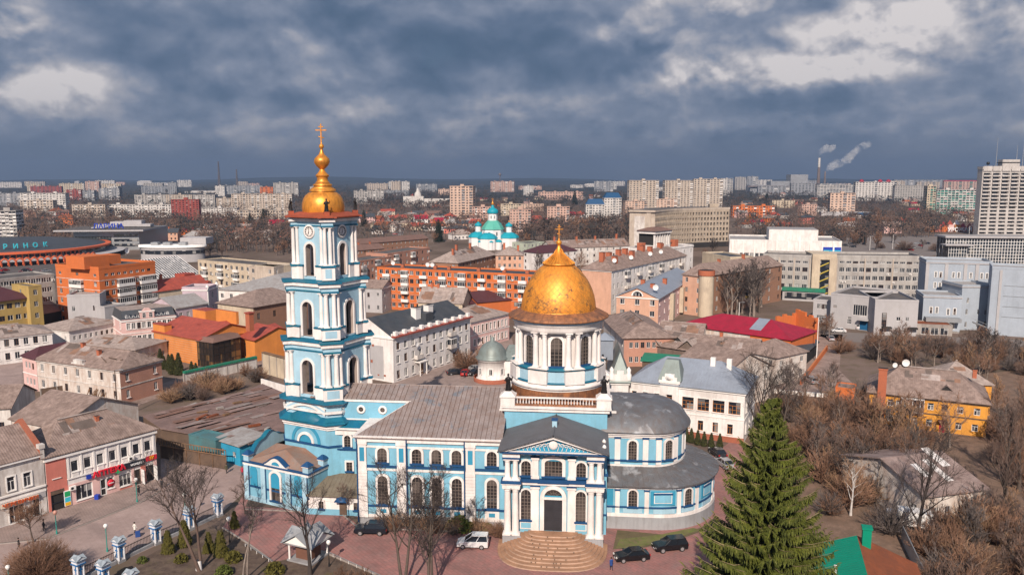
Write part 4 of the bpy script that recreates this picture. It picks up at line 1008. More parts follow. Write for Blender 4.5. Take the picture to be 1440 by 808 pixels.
def tower_base():
    a=5.6;c=1.5
    b=MB();b.prism(octa(a,c),0,12.0,CB);b.prism(octa(a-.3,c),12.0,15.0,CBL);cpart(b,'base_wall',tower)
    b=MB();b.prism(octa(a+.16,c+.1),8.55,8.85,NAVY,bot=True);b.prism(octa(a+.12,c),11.2,11.5,CW,bot=True);b.prism(octa(a+.35,c+.2),11.55,12.05,CW,bot=True);pylon(b,5.6,7.0,1.15,11.5,12.1,CW)
    b.prism(octa(a+.02,c),13.6,13.9,CW,bot=True);b.prism(octa(a+.1,c),14.85,15.15,CW,bot=True);cpart(b,'belt_course',tower)
    b=MB();b.prism(octa(a+.75,c+.5),12.06,12.2,TEAL,bot=True);b.prism(octa(a+.75,c+.5),12.2,13.0,TEAL,poly1=octa(a-.28,c));pylon(b,5.4,7.35,1.35,12.11,12.5,TEAL);b.prism(octa(a+.55,c+.3),15.15,15.5,TEAL,bot=True,poly1=octa(a-.2,c));pylon(b,4.5,6.6,1.5,15.1,15.45,TEAL);cpart(b,'base_tin',tower)
    for d in DIAG:
        D=[d];b=MB();pylon(b,4.6,6.45,1.02,0,12.0,CB,D=D);pylon(b,6.4,6.5,.75,9.2,11.0,CW,D=D);pylon(b,6.4,6.53,.55,9.4,10.8,CBD,D=D);pylon(b,4.6,6.2,1.1,12.5,15.1,CBL,D=D)
        z=3.2
        while z<8.3:pylon(b,4.6,6.52,1.06,z,z+.1,CW,D=D);z+=.75
        pylon(b,4.6,6.62,1.15,8.5,8.88,NAVY,D=D);cpart(b,'pylon',tower)
    for k in(0,1,3):  # blind arches, hoods and the swelling tin crests over them
        rot=k*math.pi/2;b=MB();M=Matrix.Rotation(rot,4,'Z')
        def ring(r0,r1,o,m,zc=8.9):
            n=16
            for i in range(n):
                q=lambda r,t,d:M@Vector((r*math.cos(t),-a-d,zc+r*math.sin(t)));t0,t1=math.pi*i/n,math.pi*(i+1)/n
                if r0>0:b.face([q(r0,t0,o),q(r1,t0,o),q(r1,t1,o),q(r0,t1,o)][::-1],m)
                else:b.face([q(0,t0,o),q(r1,t0,o),q(r1,t1,o)],m)
                b.face([q(r1,t0,o),q(r1,t0,-.02),q(r1,t1,-.02),q(r1,t1,o)],m)
        ring(2.25,2.75,.1,CBD);ring(1.2,1.6,.22,CW);ring(0,1.2,.06,CBD);ring(1.6,2.2,.05,CB)
        cpart(b,'blind_arch',tower)
        b=MB();b.M=M;b.lathe([(3.2,0),(3.1,.25),(2.6,.75),(1.6,1.2),(0,1.4)],16,TEAL,0,0,math.pi,2*math.pi,sx=1.0,sy=.38)
        kk=17*5;b.v[-kk:]=[tuple(M@(Vector((0,-a+.32,12.3))+(M.inverted()@Vector(v))))for v in b.v[-kk:]];b.M=None;cpart(b,'crest',tower)
        b=MB();n=14
        for i in range(n):
            t0,t1=-1+2*i/n,-1+2*(i+1)/n;f=lambda t:13.2+1.25*max(0,math.cos(t*1.5))
            q=lambda t,zz,d:M@Vector((t*3.7,-a+.28-d,zz))
            for z0,z1,m in((0,.38,CW),(.38,.7,CBL),(.7,1.0,CW)):b.face([q(t0,f(t0)+z0,.25),q(t1,f(t1)+z0,.25),q(t1,f(t1)+z1,.25),q(t0,f(t0)+z1,.25)],m)
            b.face([q(t0,f(t0)+1,.25),q(t1,f(t1)+1,.25),q(t1,f(t1)+1,-.3),q(t0,f(t0)+1,-.3)],CW)
        cpart(b,'curved_parapet',tower)
tower_base()
# west porch of the tower
PORM=mat('porch_tin_roof',(.27,.20,.165),.55,.2,.4,metal=.15,dirt=.5,dirtcol=(.30,.13,.07))
def build_porch():
    p=thing('porch','low blue porch with curved gables in front of the bell tower','porch',TO,TA)
    x0,x1,y0,y1=-8.4,3.9,-9.9,-.4
    b=MB();b.prism([(x0,y0),(x1,y0),(x1,-5.62),(-5.75,-5.62),(-5.75,y1),(x0,y1)],0,5.9,CB);b.build('wall',p)
    b=MB()
    for z0,z1,o,m in((0,.8,.1,CBL),(2.2,2.45,.12,NAVY),(5.5,5.9,.14,CW),(5.902,6.05,.26,NAVY)):b.prism([(x0-o,y0-o),(x1+o,y0-o),(x1+o,-5.63),(-5.76,-5.63),(-5.76,y1),(x0-o,y1)],z0,z1,m,bot=True)
    b.build('belt_course',p)
    for x in(x0+.5,-4.6,.2,x1-.6):
        b=MB();b.box(x-.42,x+.42,y0-.22,y0+.02,.8,5.5,CBL);b.tube([(x+.5,y0-.12,5.4),(x+.5,y0-.12,.3)],[.06,.06],5,NAVY);b.build('pilaster',p)
    for x in(-6.5,2.0):
        g=MB();g.face([(q,-.08,z)for q,z in arch_outline(1.4,3.0)],CBD);g.build('blind_niche',p,(x,y0,2.5))
    w=arch_window(p,-2.2,y0-.02,.9,1.7,4.3,nx=1,nz=2,tr=.32)
    d=MB();d.face([(q,-.12,z+1.9)for q,z in arch_outline(1.7,2.4)],CBD);d.build('arch_infill',w)
    b=MB()  # roof rises from the front eave to the tower wall
    e=[(x0+.3,y0+.3,6.06),(x1-.3,y0+.3,6.06),(x1-.3,-5.64,6.06),(x0+.3,y1,6.06)];rd=[(-2.4,-7.4,7.9),(-2.4,-5.64,7.9),(-5.77,-1.0,7.7)]
    b.face([e[0],e[1],rd[0]],PORM);b.face([e[1],e[2],(-.2,-5.64,7.9),rd[1],rd[0]],PORM);b.face([e[3],e[0],rd[0],rd[1],(-5.77,-5.64,7.85),rd[2]],PORM);b.build('roof',p)
    def crest(n,f,m,cap,along,w0,w1,t=.45):
        """curved gable along x (front) or y (side): f gives the height over the parapet foot"""
        g=MB()
        for i in range(n):
            s0,s1=w0+(w1-w0)*i/n,w0+(w1-w0)*(i+1)/n;h0,h1=f((i)/n),f((i+1)/n)
            q=(lambda s,zz,d:(s,y0+d,zz))if along=='x' else(lambda s,zz,d:(x0+d,s,zz))
            for d in(0,t):g.face([q(s0,6.06,d),q(s1,6.06,d),q(s1,6.06+h1,d),q(s0,6.06+h0,d)],m)
            g.face([q(s0,6.06+h0,-.2),q(s1,6.06+h1,-.2),q(s1,6.06+h1,t+.2),q(s0,6.06+h0,t+.2)],cap)
            g.face([q(s0,5.92+h0,-.2),q(s1,5.92+h1,-.2),q(s1,6.06+h1,-.2),q(s0,6.06+h0,-.2)],cap)
        g.face([q(w0,6.06,0),q(w0,6.06,t),q(w0,6.06+f(0),t),q(w0,6.06+f(0),0)],m);g.face([q(w1,6.06,0),q(w1,6.06,t),q(w1,6.06+f(1),t),q(w1,6.06+f(1),0)],m)
        return g
    crest(14,lambda t:.35+1.15*max(0,math.sin(math.pi*t))**1.5,CW,NAVY,'x',-4.4,.0).build('front_gable',p)
    g=MB();g.face([(q,-.03,z)for q,z in[(.75*math.cos(math.pi*i/10),.55*math.sin(math.pi*i/10))for i in range(11)]],CBD);g.build('lunette',p,(-2.2,y0-.01,6.25))
    crest(20,lambda t:.5+2.3*max(0,math.sin(math.pi*t))**1.2+.5*abs(math.sin(3*math.pi*t)),CBL,TEAL,'y',y1,y0+.9).build('side_gable',p)
    for x,y in((x0+.45,y0+.45),(x1-.45,y0+.45),(x1-.45,-6.1)):
        b=MB();b.box(x-.5,x+.5,y-.5,y+.5,6.06,6.9,CBL);b.box(x-.62,x+.62,y-.62,y+.62,6.9,7.05,CW);q=[(x-.7,y-.7),(x+.7,y-.7),(x+.7,y+.7),(x-.7,y+.7)]
        b.prism(q,7.05,7.6,NAVY,bot=True,poly1=[(x-.15,y-.15),(x+.15,y-.15),(x+.15,y+.15),(x-.15,y+.15)]);b.build('corner_pedestal',p)
build_porch()
# ---------------------------------------------------------------- ground, paving, roads
def ground_mat():
    m=bpy.data.materials.new('ground_earth');m.use_nodes=True;g=NT(m.node_tree);b=g.n['Principled BSDF'];b.inputs['Roughness'].default_value=.95;b.inputs['Specular IOR Level'].default_value=.1
    pos=g.add('ShaderNodeNewGeometry').outputs['Position']
    n=g.noise(pos,.02,8,.62);n2=g.noise(pos,.004,6,.6);n3=g.noise(pos,.25,5,.6)
    c=g.mix(g.ramp(n,[(.38,0.0),(.62,1.0)]),(.105,.075,.06),(.20,.145,.12))
    c=g.mix(g.ramp(n3,[(.45,0.0),(.7,.6)]),c,(.10,.085,.05))
    far=g.ramp(n2,[(.42,0.0),(.52,1.0)])
    d=g.math('DIVIDE',g.add('ShaderNodeVectorMath',operation='LENGTH',i={0:pos}).outputs['Value'],6000.0)
    woods=g.mix(far,(.028,.034,.032),(.06,.055,.048))
    c=g.mix(g.ramp(d,[(.12,0.0),(.35,1.0)]),c,woods)
    g.l.new(c,b.inputs['Base Color']);return m
PAVER=mat('red_pavers',(.37,.165,.145),.9,.28,.3,dirt=.8,dirtcol=(.24,.15,.135),dsc=.14,bump=.02,tint=((.20,.11,.10),.2,.55,.6))
STREET=mat('street_paving',(.37,.275,.245),.9,.16,.15,dirt=.6,dirtcol=(.25,.18,.16),dsc=.08,tint=((.20,.15,.135),.12,.56,.55))
SIDEW=mat('sidewalk_slabs',(.34,.255,.225),.9,.2,.4,dirt=.6,dirtcol=(.2,.15,.13))
KERB=mat('kerb_stone',(.34,.29,.26),.9,.2,.5)
SOIL=mat('garden_soil',(.085,.058,.046),.97,.4,.6,dirt=.7,dirtcol=(.16,.115,.085),dsc=.25,bump=.06,tint=((.11,.10,.03),.35,.58,.5))
ASPH=mat('worn_asphalt',(.085,.077,.075),.93,.2,.1,dirt=.5,dirtcol=(.16,.13,.115),dsc=.05)
DIRT=mat('dirt_yard',(.20,.14,.115),.97,.35,.25,dirt=.8,dirtcol=(.36,.27,.235),dsc=.07)
LITTER=mat('leaf_litter',(.22,.14,.10),.97,.4,.5,dirt=.6,dirtcol=(.12,.085,.06),dsc=.2,bump=.06)
GRASS=mat('winter_grass',(.13,.105,.055),.97,.35,.4,dirt=.4,dirtcol=(.12,.085,.055))
GRASSG=mat('green_grass',(.13,.165,.035),.97,.4,.8,dirt=.8,dirtcol=(.17,.12,.075),dsc=.5)
FARM=mat('far_road',(.19,.16,.145),.95,.15,.05)
def jointed(m,sc,w,f,col):
    """laid slabs: thin worn joints over an existing ground material"""
    g=NT(m.node_tree);b=[q for q in g.n if q.type=='BSDF_PRINCIPLED'][0];src=b.inputs['Base Color'].links[0].from_socket;pos=g.add('ShaderNodeNewGeometry').outputs['Position']
    rot=g.add('ShaderNodeVectorRotate',rotation_type='Z_AXIS',i={'Vector':pos,'Angle':.9}).outputs[0]
    bt=g.add('ShaderNodeTexBrick',i={'Color1':(1,1,1,1),'Color2':(.72,.72,.72,1),'Mortar':(.25,.25,.25,1),'Scale':sc,'Mortar Size':w});g.l.new(rot,bt.inputs['Vector'])
    g.l.new(g.mix(f,src,bt.outputs[0],'MULTIPLY'),b.inputs['Base Color'])
jointed(PAVER,.5,.02,.3,None);jointed(STREET,.38,.012,.12,None);jointed(SIDEW,.7,.03,.22,None)
def sheet(name,pts,z,m,px=True):
    b=MB();q=[P(*p)if px else Vector((*p,0))for p in pts]
    a=sum(q[i].x*q[(i+1)%len(q)].y-q[(i+1)%len(q)].x*q[i].y for i in range(len(q)))
    if a<0:q=q[::-1]
    b.face([(p.x,p.y,z)for p in q],m);return structure(name,b)
def build_ground():
    b=MB();GM=ground_mat();ys=[-200,20,120,300,700,1500,3500,7000,12000];N=12
    rows=[[b.V((-(900+y*1.1)+2*(900+y*1.1)*i/N,y,0))for i in range(N+1)]for y in ys]
    for r0,r1 in zip(rows,rows[1:]):
        for i in range(N):b.idx([r0[i],r0[i+1],r1[i+1],r1[i]],GM)
    structure('ground',b)
    rr=random.Random(3)  # wooded ridge lines at the horizon
    HM=mat('wooded_ridge',(.030,.036,.034),.97,.35,.004)
    for Y,hh,w in((7200,28,9000),(9500,55,12000)):
        b=MB();n=90;z=[hh*(.55+.3*math.sin(i*.21+Y)+.25*math.sin(i*.57))+rr.uniform(0,hh*.12)for i in range(n+1)]
        for i in range(n):
            x0,x1=-w+2*w*i/n,-w+2*w*(i+1)/n
            b.face([(x0,Y-900,-1),(x1,Y-900,-1),(x1,Y,z[i+1]),(x0,Y,z[i])],HM,True);b.face([(x0,Y,z[i]),(x1,Y,z[i+1]),(x1,Y+1200,-2),(x0,Y+1200,-2)],HM,True)
        structure('hills',b)
    sheet('churchyard_paving',[(330,716),(345,690),(480,690),(860,700),(1000,700),(1002,640),(1030,618),(1060,640),(1045,700),(1010,808),(990,870),(560,850),(540,812),(455,775),(383,790),(350,765),(313,742)],.02,PAVER)
    sheet('street_paving',[(-260,900),(-60,770),(66,757),(197,706),(226,672),(226,640),(345,640),(345,690),(306,726),(268,744),(100,822),(20,900)],.02,STREET)
    sheet('sidewalk',[(-60,770),(66,757),(197,706),(226,690),(226,672),(66,722),(-60,760)],.12,SIDEW)
    b=MB()
    for p,q in(((-60,771),(66,758)),((66,758),(197,707)),((197,707),(226,691))):
        a,c=P(*p),P(*q);d=(c-a).normalized();n=Vector((-d.y,d.x,0))*.09;b.prism([(a-n)[:2],(c-n)[:2],(c+n)[:2],(a+n)[:2]],0,.14,KERB)
    structure('kerb',b)
    sheet('garden_bed',[(120,830),(268,748),(313,743),(350,766),(384,791),(455,777),(540,814),(558,852),(300,930),(60,900)],.04,SOIL)
    b=MB()
    for pts in([(313,742),(350,765),(384,790)],[(455,776),(540,813),(560,852)],[(345,716),(480,722),(503,742),(700,750)]):
        for p,q in zip(pts,pts[1:]):
            a,c=P(*p),P(*q);d=(c-a).normalized();n=Vector((-d.y,d.x,0))*.08;b.prism([(a-n)[:2],(c-n)[:2],(c+n)[:2],(a+n)[:2]],0,.17,KERB)
    structure('path_kerb',b)
    sheet('flower_bed',[(345,712),(480,718),(503,738),(700,747),(700,736),(505,728),(470,712),(350,700)],.05,SOIL)
    sheet('lawn',[(862,772),(868,745),(940,752),(985,742),(1004,728),(1012,738),(960,756),(905,770)],.05,GRASS)
    sheet('grass_strip',[(865,771),(872,758),(925,752),(975,742),(985,745),(930,762),(890,770)],.06,GRASSG)
    sheet('dirt_yard',[(1075,545),(1110,505),(1150,470),(1185,470),(1180,520),(1205,545),(1150,552)],.03,DIRT)
    sheet('road',[(1150,472),(1165,466),(1440,478),(1600,486),(1600,498),(1440,488),(1180,480)],.03,FARM)
    sheet('woodland_floor',[(1060,560),(1215,545),(1600,500),(2100,700),(1900,950),(1010,900),(1030,690)],.015,LITTER)
    sheet('market_street',[(0,540),(30,542),(32,500),(0,470),(-120,470),(-120,560)],.02,STREET)
    sheet('lane',[(28,545),(180,575),(260,545),(372,512),(372,500),(260,528),(180,556),(172,500),(30,500)],.015,DIRT)
    sheet('market_yard',[(226,672),(226,600),(400,560),(430,640),(345,642)],.018,SIDEW)
    sheet('yard',[(540,560),(553,536),(660,488),(720,476),(735,545)],.02,SIDEW)
    sheet('avenue',[(552,331),(566,331),(578,300),(574,298),(548,322)],.05,FARM)
    sheet('car_park',[(-60,400),(-60,368),(120,372),(60,398)],.03,ASPH)
    sheet('square',[(1120,352),(1180,335),(1330,330),(1345,352),(1300,362),(1190,360)],.03,FARM)
    sheet('car_park',[(185,348),(195,330),(270,332),(265,348)],.03,ASPH)
build_ground()

# ---------------------------------------------------------------- street front on the left
def letters(txt,size,m,depth=.08,bold=.018):
    c=bpy.data.curves.new('lettering','FONT');c.body=txt;c.size=size;c.extrude=depth/2;c.align_x='CENTER';c.align_y='CENTER'
    c.offset=size*bold;o=bpy.data.objects.new('tmp',c);me=bpy.data.meshes.new_from_object(o);bpy.data.objects.remove(o);bpy.data.curves.remove(c)
    me.materials.clear();me.materials.append(m);return me
def sign(root,x,z,w,h,board,txt,size,tm,y=0.0,part='sign',rz=0.0,tx=0.0):
    b=MB();b.box(-w/2,w/2,-.16,0,-h/2,h/2,board);s=b.build(part,root,(x,y,z),rz)
    if txt:
        t=put('lettering',letters(txt,size,tm),s,(tx,-.20,0));t.rotation_euler=(math.pi/2,0,0)
    return s
SG_RED=flat('sign_red',(.62,.02,.04),.4);SG_DK=flat('sign_black',(.02,.024,.035),.35);SG_WH=flat('sign_white',(.8,.8,.8),.5);SG_BL=flat('sign_blue',(.02,.05,.35),.4)
SG_YE=flat('sign_yellow',(.8,.45,.02),.45);SG_GN=flat('sign_green',(.02,.35,.12),.4);SG_OR=flat('sign_orange',(.75,.28,.05),.4)
SG_OR2=flat('sign_orange_red',(.60,.10,.02),.45);SG_PK=flat('sign_pink',(.72,.45,.42),.5);SG_TQ=flat('sign_turquoise',(.05,.5,.6),.5)
def pharmacy():
    a,b_=P(69,721),P(222,673);L=(b_-a).length
    ww=1.0;ops=[];xs2=[4.0+i*1.86 for i in range(7)]
    k=L/16.5
    ops+=[(1.35*k,4.9,1.05,1.75,'T')]+[(x*k,5.1,1.02,1.65,'1')for x in xs2]
    ops+=[(1.35*k,.05,1.9,3.0,'x'),(5.1*k,.55,2.4,2.3,'3'),(7.9*k,.2,.9,2.4,'x'),(9.0*k,.9,1.0,1.7,'1'),(11.3*k,.6,1.8,1.9,'3'),(13.25*k,.1,1.0,2.5,'x'),(15.3*k,.1,1.3,2.6,'x')]
    H=bld('shop_building','two storey white and pink shop row under a red pharmacy sign','shop building',(69,721),(222,673),11.5,8.3,WHITE,'hip',3.3,R_SLATE,ops=ops,rw=(3,.9),rows=[(5.15,1.5)],base=True,near=True,hip=4.5)
    r=H.root
    b=MB();b.box(.02,2.8*k,-.05,.02,3.1,7.9,PINKD);b.box(.02,.4*k,-.05,.02,0,3.1,PINKD);b.box(2.31*k,2.8*k,-.052,.02,0,3.1,PINKD);b.build('coral_bay',r)
    b=MB();b.box(2.85*k,9.9*k,-.06,.02,2.85,3.3,PINK)
    for x0,x1,z0,z1 in((2.85,3.85,0,2.85),(6.35,7.4,0,2.85),(9.6,10.3,0,2.85),(3.85,6.35,0,.5),(8.4,9.6,0,.85)):b.box(x0*k,x1*k,-.06,.02,z0,z1,PINK)
    b.box(10.31*k,12.3*k,-.06,.02,0,.55,PINKD);b.box(10.31*k,14.55*k,-.06,.02,3.05,3.9,PINK);b.box(15.98*k,16.45*k,-.06,.02,0,4.2,PINK);b.box(12.31*k,12.7*k,-.06,.02,0,3.0,PINK);b.box(13.8*k,14.6*k,-.06,.02,0,3.0,PINKD)
    b.build('pink_shopfront',r)
    for i,x in enumerate([3.07+1.86*j for j in range(8)]):
        b=MB();b.box(x*k-.13,x*k+.13,-.1,.02,4.4,7.7,TRIM);b.build('pilaster',r)
    for x in xs2:b=MB();b.box(x*k-.5,x*k+.5,-.10,.02,4.35,5.0,TRIM);b.box(x*k-.38,x*k+.38,-.12,-.05,4.45,4.9,WHITE);b.build('panel',r)
    b=MB();b.box(-.2,L+.2,-.3,.02,7.7,8.1,TRIM);b.box(2.8*k,L,-.18,.02,4.15,4.33,TRIM);b.build('cornice',r)
    sign(r,5.75*k,3.75,.7,.62,SG_BL,None,.5,SG_WH,-.2)
    t=put('sign',letters('АПТЕКА',1.12,SG_RED,.3,.035),r,(8.75*k,-.4,3.78));t.rotation_euler=(math.pi/2,0,0);t.scale=(1.1,1,1)
    sign(r,12.45*k,3.62,4.1,.85,SG_DK,'МОНОЛІТ',.42,SG_WH,-.08,tx=.75);t=put('sign_emblem',letters('M',.8,SG_PK,.06),r,(11.0*k,-.28,3.62));t.rotation_euler=(math.pi/2,0,0)
    sign(r,15.55*k,3.9,1.75,.8,SG_RED,'ЗУ',.6,SG_YE,-.08)
    b=MB();b.lathe([(0,.1),(.55,.1),(.55,0)],20,SG_RED);n=len(b.v);b.box(-.4,.4,-.06,.06,.1,.13,SG_WH);b.v=[(x,-z,y)for x,y,z in b.v];b.build('round_sticker',r,(9.05*k,-.02,1.75))
    b=MB();b.box(-.09,.09,-.05,.05,-.3,.3,SG_GN);b.box(-.3,-.091,-.05,.05,-.09,.09,SG_GN);b.box(.091,.3,-.05,.05,-.09,.09,SG_GN);b.build('pharmacy_cross',r,(10.0*k,-.5,3.3))
    for x,m in((1.0,SG_DK),(7.9,FR_W),(13.25,WOODD),(15.3,SG_DK)):
        b=MB();w=.45 if x!=1.0 else .9;b.box(-w,w,.12,.17,0,2.5,DARK);b.box(-w,-w+.1,-.02,.12,0,2.45,m);b.box(w-.1,w,-.02,.12,0,2.45,m);b.box(-w+.1,w-.1,.02,.11,1.0,1.12,m);b.build('door',r,(x*k if x!=1.0 else 1.35*k,0,.12))
    b=MB();b.box(-.04,.04,-.95,0,.15,2.5,FR_W);b.box(.041,.06,-.75,-.2,1.2,2.3,GL);b.build('open_door_leaf',r,(13.85*k,0,0));b=MB();b.box(-.04,.04,-.9,0,.15,2.5,FR_W);b.build('open_door_leaf',r,(16.0*k,0,0))
    b=MB();b.box(-.45,.45,-.12,.02,.3,2.6,SG_WH);b.box(-.4,.4,-.13,-.121,1.7,2.5,SG_GN);b.box(-.4,.4,-.13,-.121,.9,1.6,SG_TQ);b.box(-.4,.4,-.13,-.121,.35,.85,SG_YE);b.build('poster_stand',r,(2.62*k,-.06,0))
    b=MB();b.box(-.95,.95,-.06,.1,2.5,3.0,WOODD);b.build('gate_arch',r,(1.35*k,0,0))
    aircon(r,(3.35*k,-.05,2.5),0);aircon(r,(12.2*k,-.14,4.5),0)
    chimney_mb(CHIMB,.5,.5,.8).build('chimney',H.roof,(9.5*k,4.0,10.5))
    return H
pharmacy()
def shoe_shop():
    # facade continues the street line to the left, out of frame
    a,b_=P(69,721),P(222,673);d=(b_-a).normalized();n=Vector((-d.y,d.x,0));L=13.0;o=a-d*(L+.15);ang=math.atan2(d.y,d.x)
    r=thing('shop_building','old cream two storey shop with an orange shoe shop sign','shop building',o,ang)
    h=9.2;w=MB();ops=[(x,4.9,1.0,2.0,'T')for x in(2.0,4.2,6.4,8.6,10.7)]+[(9.0,.2,1.9,2.4,'3'),(4.4,.3,2.0,2.2,'3'),(11.6,.1,1.1,2.6,'x')]
    wallface(w,(0,0),(L,0),0,h,ops,OLDW);put_windows(r,(0,0),(L,0),ops,sill=TRIM,casing=TRIM)
    w.face([(L,0,0),(L,12,0),(L,12,h),(L,0,h)],OLDW);w.face([(0,0,0),(0,0,h),(0,12,h),(0,12,0)],OLDW);w.face([(L,12,0),(0,12,0),(0,12,h),(L,12,h)],OLDW);w.build('wall',r)
    rf=roof_mesh('gable',L-.6,12,h,3.2,.4,R_SLATE);rf.build('roof',r)
    b=MB();b.face([(L+.02,-.4,h-.8),(L+.02,12,h-.8),(L+.02,12,h+.6),(L+.02,6,h+3.9),(L+.02,-.4,h+.7)],PEEL);b.face([(L-.55,-.4,h-.8),(L-.55,-.4,h+.7),(L-.55,6,h+3.9),(L-.55,12,h+.6),(L-.55,12,h-.8)],REDB)
    b.face([(L-.55,-.4,h+.7),(L+.02,-.4,h+.7),(L+.02,6,h+3.9),(L-.55,6,h+3.9)],REDB);b.face([(L-.55,6,h+3.9),(L+.02,6,h+3.9),(L+.02,12,h+.6),(L-.55,12,h+.6)],REDB);b.face([(L-.55,-.4,h-.8),(L+.02,-.4,h-.8),(L+.02,-.4,h+.7),(L-.55,-.4,h+.7)],OLDW)
    b.box(L-.7,L+.12,-.55,.35,h+.7,h+1.3,OLDW);b.build('fire_wall',r)
    b=MB();b.box(-.1,L,-.35,.02,h-.5,h-.1,TRIM);b.box(-.1,L,-.2,.02,4.2,4.45,TRIM);b.box(0,L-.01,-.12,.02,3.5,3.75,TRIM);b.build('cornice',r)
    b=MB();b.box(.02,L-.03,-.05,.01,0,.15,LGREY);b.box(6.3,L-.1,-.09,.01,2.7,3.48,LGREY);b.build('shopfront_panel',r)
    s=sign(r,9.5,3.05,4.9,.62,mat('cream_board',(.72,.62,.50)),None,.5,SG_RED,-.1);t=put('lettering',letters('ЧЕРЕВИЧКИ',.78,SG_OR2,.12,.006),s,(0,-.26,.0));t.rotation_euler=(math.pi/2,0,0)
    b=MB()
    for i in range(24):b.box(7.0+i*.2,7.1+i*.2,-.13,-.1,3.45,3.72,TRIM)
    b.build('lambrequin',r)
    d_=MB();d_.box(-.5,.5,.1,.16,0,2.5,DARK);d_.box(-.5,-.4,0,.1,0,2.5,FR_W);d_.box(.4,.5,0,.1,0,2.5,FR_W);d_.build('door',r,(11.6,0,.12))
shoe_shop()
# ruinous yard houses behind the street front
bld('old_house','low brick house with grey slate roof and open dormer behind the pharmacy row','house',(16,588),(82,601),16,6.0,PEEL,'gable',3.2,R_SLATEY if 0 else R_SLATE,fw=(4,.9),rw=(2,.9),floors=1,sill0=3.2)
bld('old_house','long grey slate roofed outbuilding left of the open dormer house','house',(-45,575),(14,572),12,5.5,OLDW,'gable',2.8,R_SLATE,fw=(4,.9),floors=1)
bld('brick_shed','rust orange brick shed by the lane at the left edge','shed',(-14,566),(27,561),7,3.6,ORB,'gable',1.2,R_RUST,fw=(2,.8),floors=1,rw=(1,.7))
def dormer(H,fx,fy,z,m):
    b=MB();b.face([(-1.1,-1.2,0),(1.1,-1.2,0),(0,-1.2,1.0)],DARK);b.face([(-1.3,-1.4,-.05),(0,-1.4,1.1),(0,1.4,1.1),(-1.3,1.0,-.05)],m);b.face([(1.3,-1.4,-.05),(1.3,1.0,-.05),(0,1.4,1.1),(0,-1.4,1.1)],m);b.build('dormer',H.roof,(fx*H.L,fy*H.D,z))
# pink and white ruin
H=bld('ruined_house','long two storey white house with collapsed right end and patched slate roof','house',(51,505),(168,521),11,7.4,PEEL,'hip',3.0,R_SLATE,fw=(7,1.0),rw=(2,.9),floors=2,wh=1.7,belt=[3.5],cornice=OLDW,near=True,rwall=PNKB,chim=((.35,.45,.8),(.62,.3,1.0)),hip=3.0)
b=MB();b.box(-2.0,2.0,-.5,.4,0,.5,OLDW);b.box(-1.4,1.4,-.45,.35,.5,1.2,OLDW);b.lathe([(.55,0),(.3,.6),(0,.7)],8,OLDW,-1.0,0);b.lathe([(.55,0),(.3,.6),(0,.7)],8,OLDW,1.0,0);b.build('parapet',H.root,(H.L*.52,.3,H.h))
b=MB();rr=random.Random(5)
for i in range(26):x=rr.uniform(-4.5,.3);y=rr.uniform(.5,9);l=rr.uniform(1.5,4);a=rr.uniform(0,3);b.tube([(x,y,rr.uniform(.1,1.2)),(x+l*math.cos(a),y+l*math.sin(a)*.4,rr.uniform(.2,1.8))],[.12,.1],4,WOODD,smooth=False)
b.build('broken_rafters',H.root,(H.L-1.0,.5,H.h+.6))
b=MB()
for i in range(14):x=rr.uniform(-2.5,2.5);b.tube([(x,rr.uniform(-2.2,-1),0.02),(x+rr.uniform(-.6,.6),-.1,rr.uniform(1.5,3.0))],[.09,.07],4,WOOD,smooth=False)
tag(b.build('timber_pile',None,H.o+Vector((math.cos(H.ang),math.sin(H.ang),0))*H.L*.74,H.ang),'loose planks leaning on the wall of the white ruin','planks')
bld('pink_house','coral and pink two storey house with maroon roof joined to the white ruin','house',(31,500),(50.5,505),11,7.4,PINK,'hip',2.2,R_MAR,fw=(3,.9),rw=(2,.9),floors=2,wh=1.5,belt=[3.5],hip=2.5)
bld('row_house','low house under a broad pale roof behind the white ruin','house',(97,486),(190,492),12,5.0,OLDW,'hip',2.0,R_PALE,fw=(5,.9),floors=1)
bld('shop_building','white two storey corner shop with red awning at the left edge','shop building',(-60,482),(73,467),13,7.0,WHITE,'hip',2.2,R_PALE,fw=(9,1.1),rw=(2,1.0),floors=2,wh=1.8,cornice=TRIM,belt=[3.5],near=True)
H=bld('corner_house','ochre yellow office house with maroon roof at the left edge','house',(-70,432),(44.5,418),13,11.0,OCHRE,'hip',4.0,R_MAR,fw=(9,1.6),rw=(2,1.1),floors=3,wh=1.6,ov=.8,near=False)
bld('stair_tower','tall plain ochre wing beside the maroon roofed office house','building',(40,404),(58,402),10,14.5,OCHRE,'flat',.4,R_TAR,fw=(1,1.2),rw=(1,1.0),floors=4)
H=bld('row_house','long white single storey row with nine small windows and grey hipped roof','house',(97,465.6),(171,452),14,5.2,WHITE,'hip',2.2,R_PALE,fw=(9,.8),rw=(2,.8),rows=[(2.4,1.2)],cornice=TRIM)
bld('row_house','small pink and blue fronted shop left of the nine window row','shop',(74,461),(96,465),9,5.0,PINK,'flat',.3,R_PALE,fw=(2,1.6),floors=1)
bld('white_hall','white windowless cube with a stepped lower wing above the row of roofs','building',(94,417),(140,415.5),12,11.5,LGREY,'flat',.6,R_TIN,fw=(2,.9),rw=(1,.9),floors=2)
bld('white_hall','low white wing in front of the windowless cube','building',(108,428),(147,433),7,8.0,LGREY,'flat',.5,R_TIN,fw=(0,1),rw=(0,1))
bld('shed','dark open market shed with a brown tarpaulin roof','shed',(58,441),(95,434),12,4.5,DARK,'gable',3.0,R_BRN,fw=(0,1),rw=(0,1))
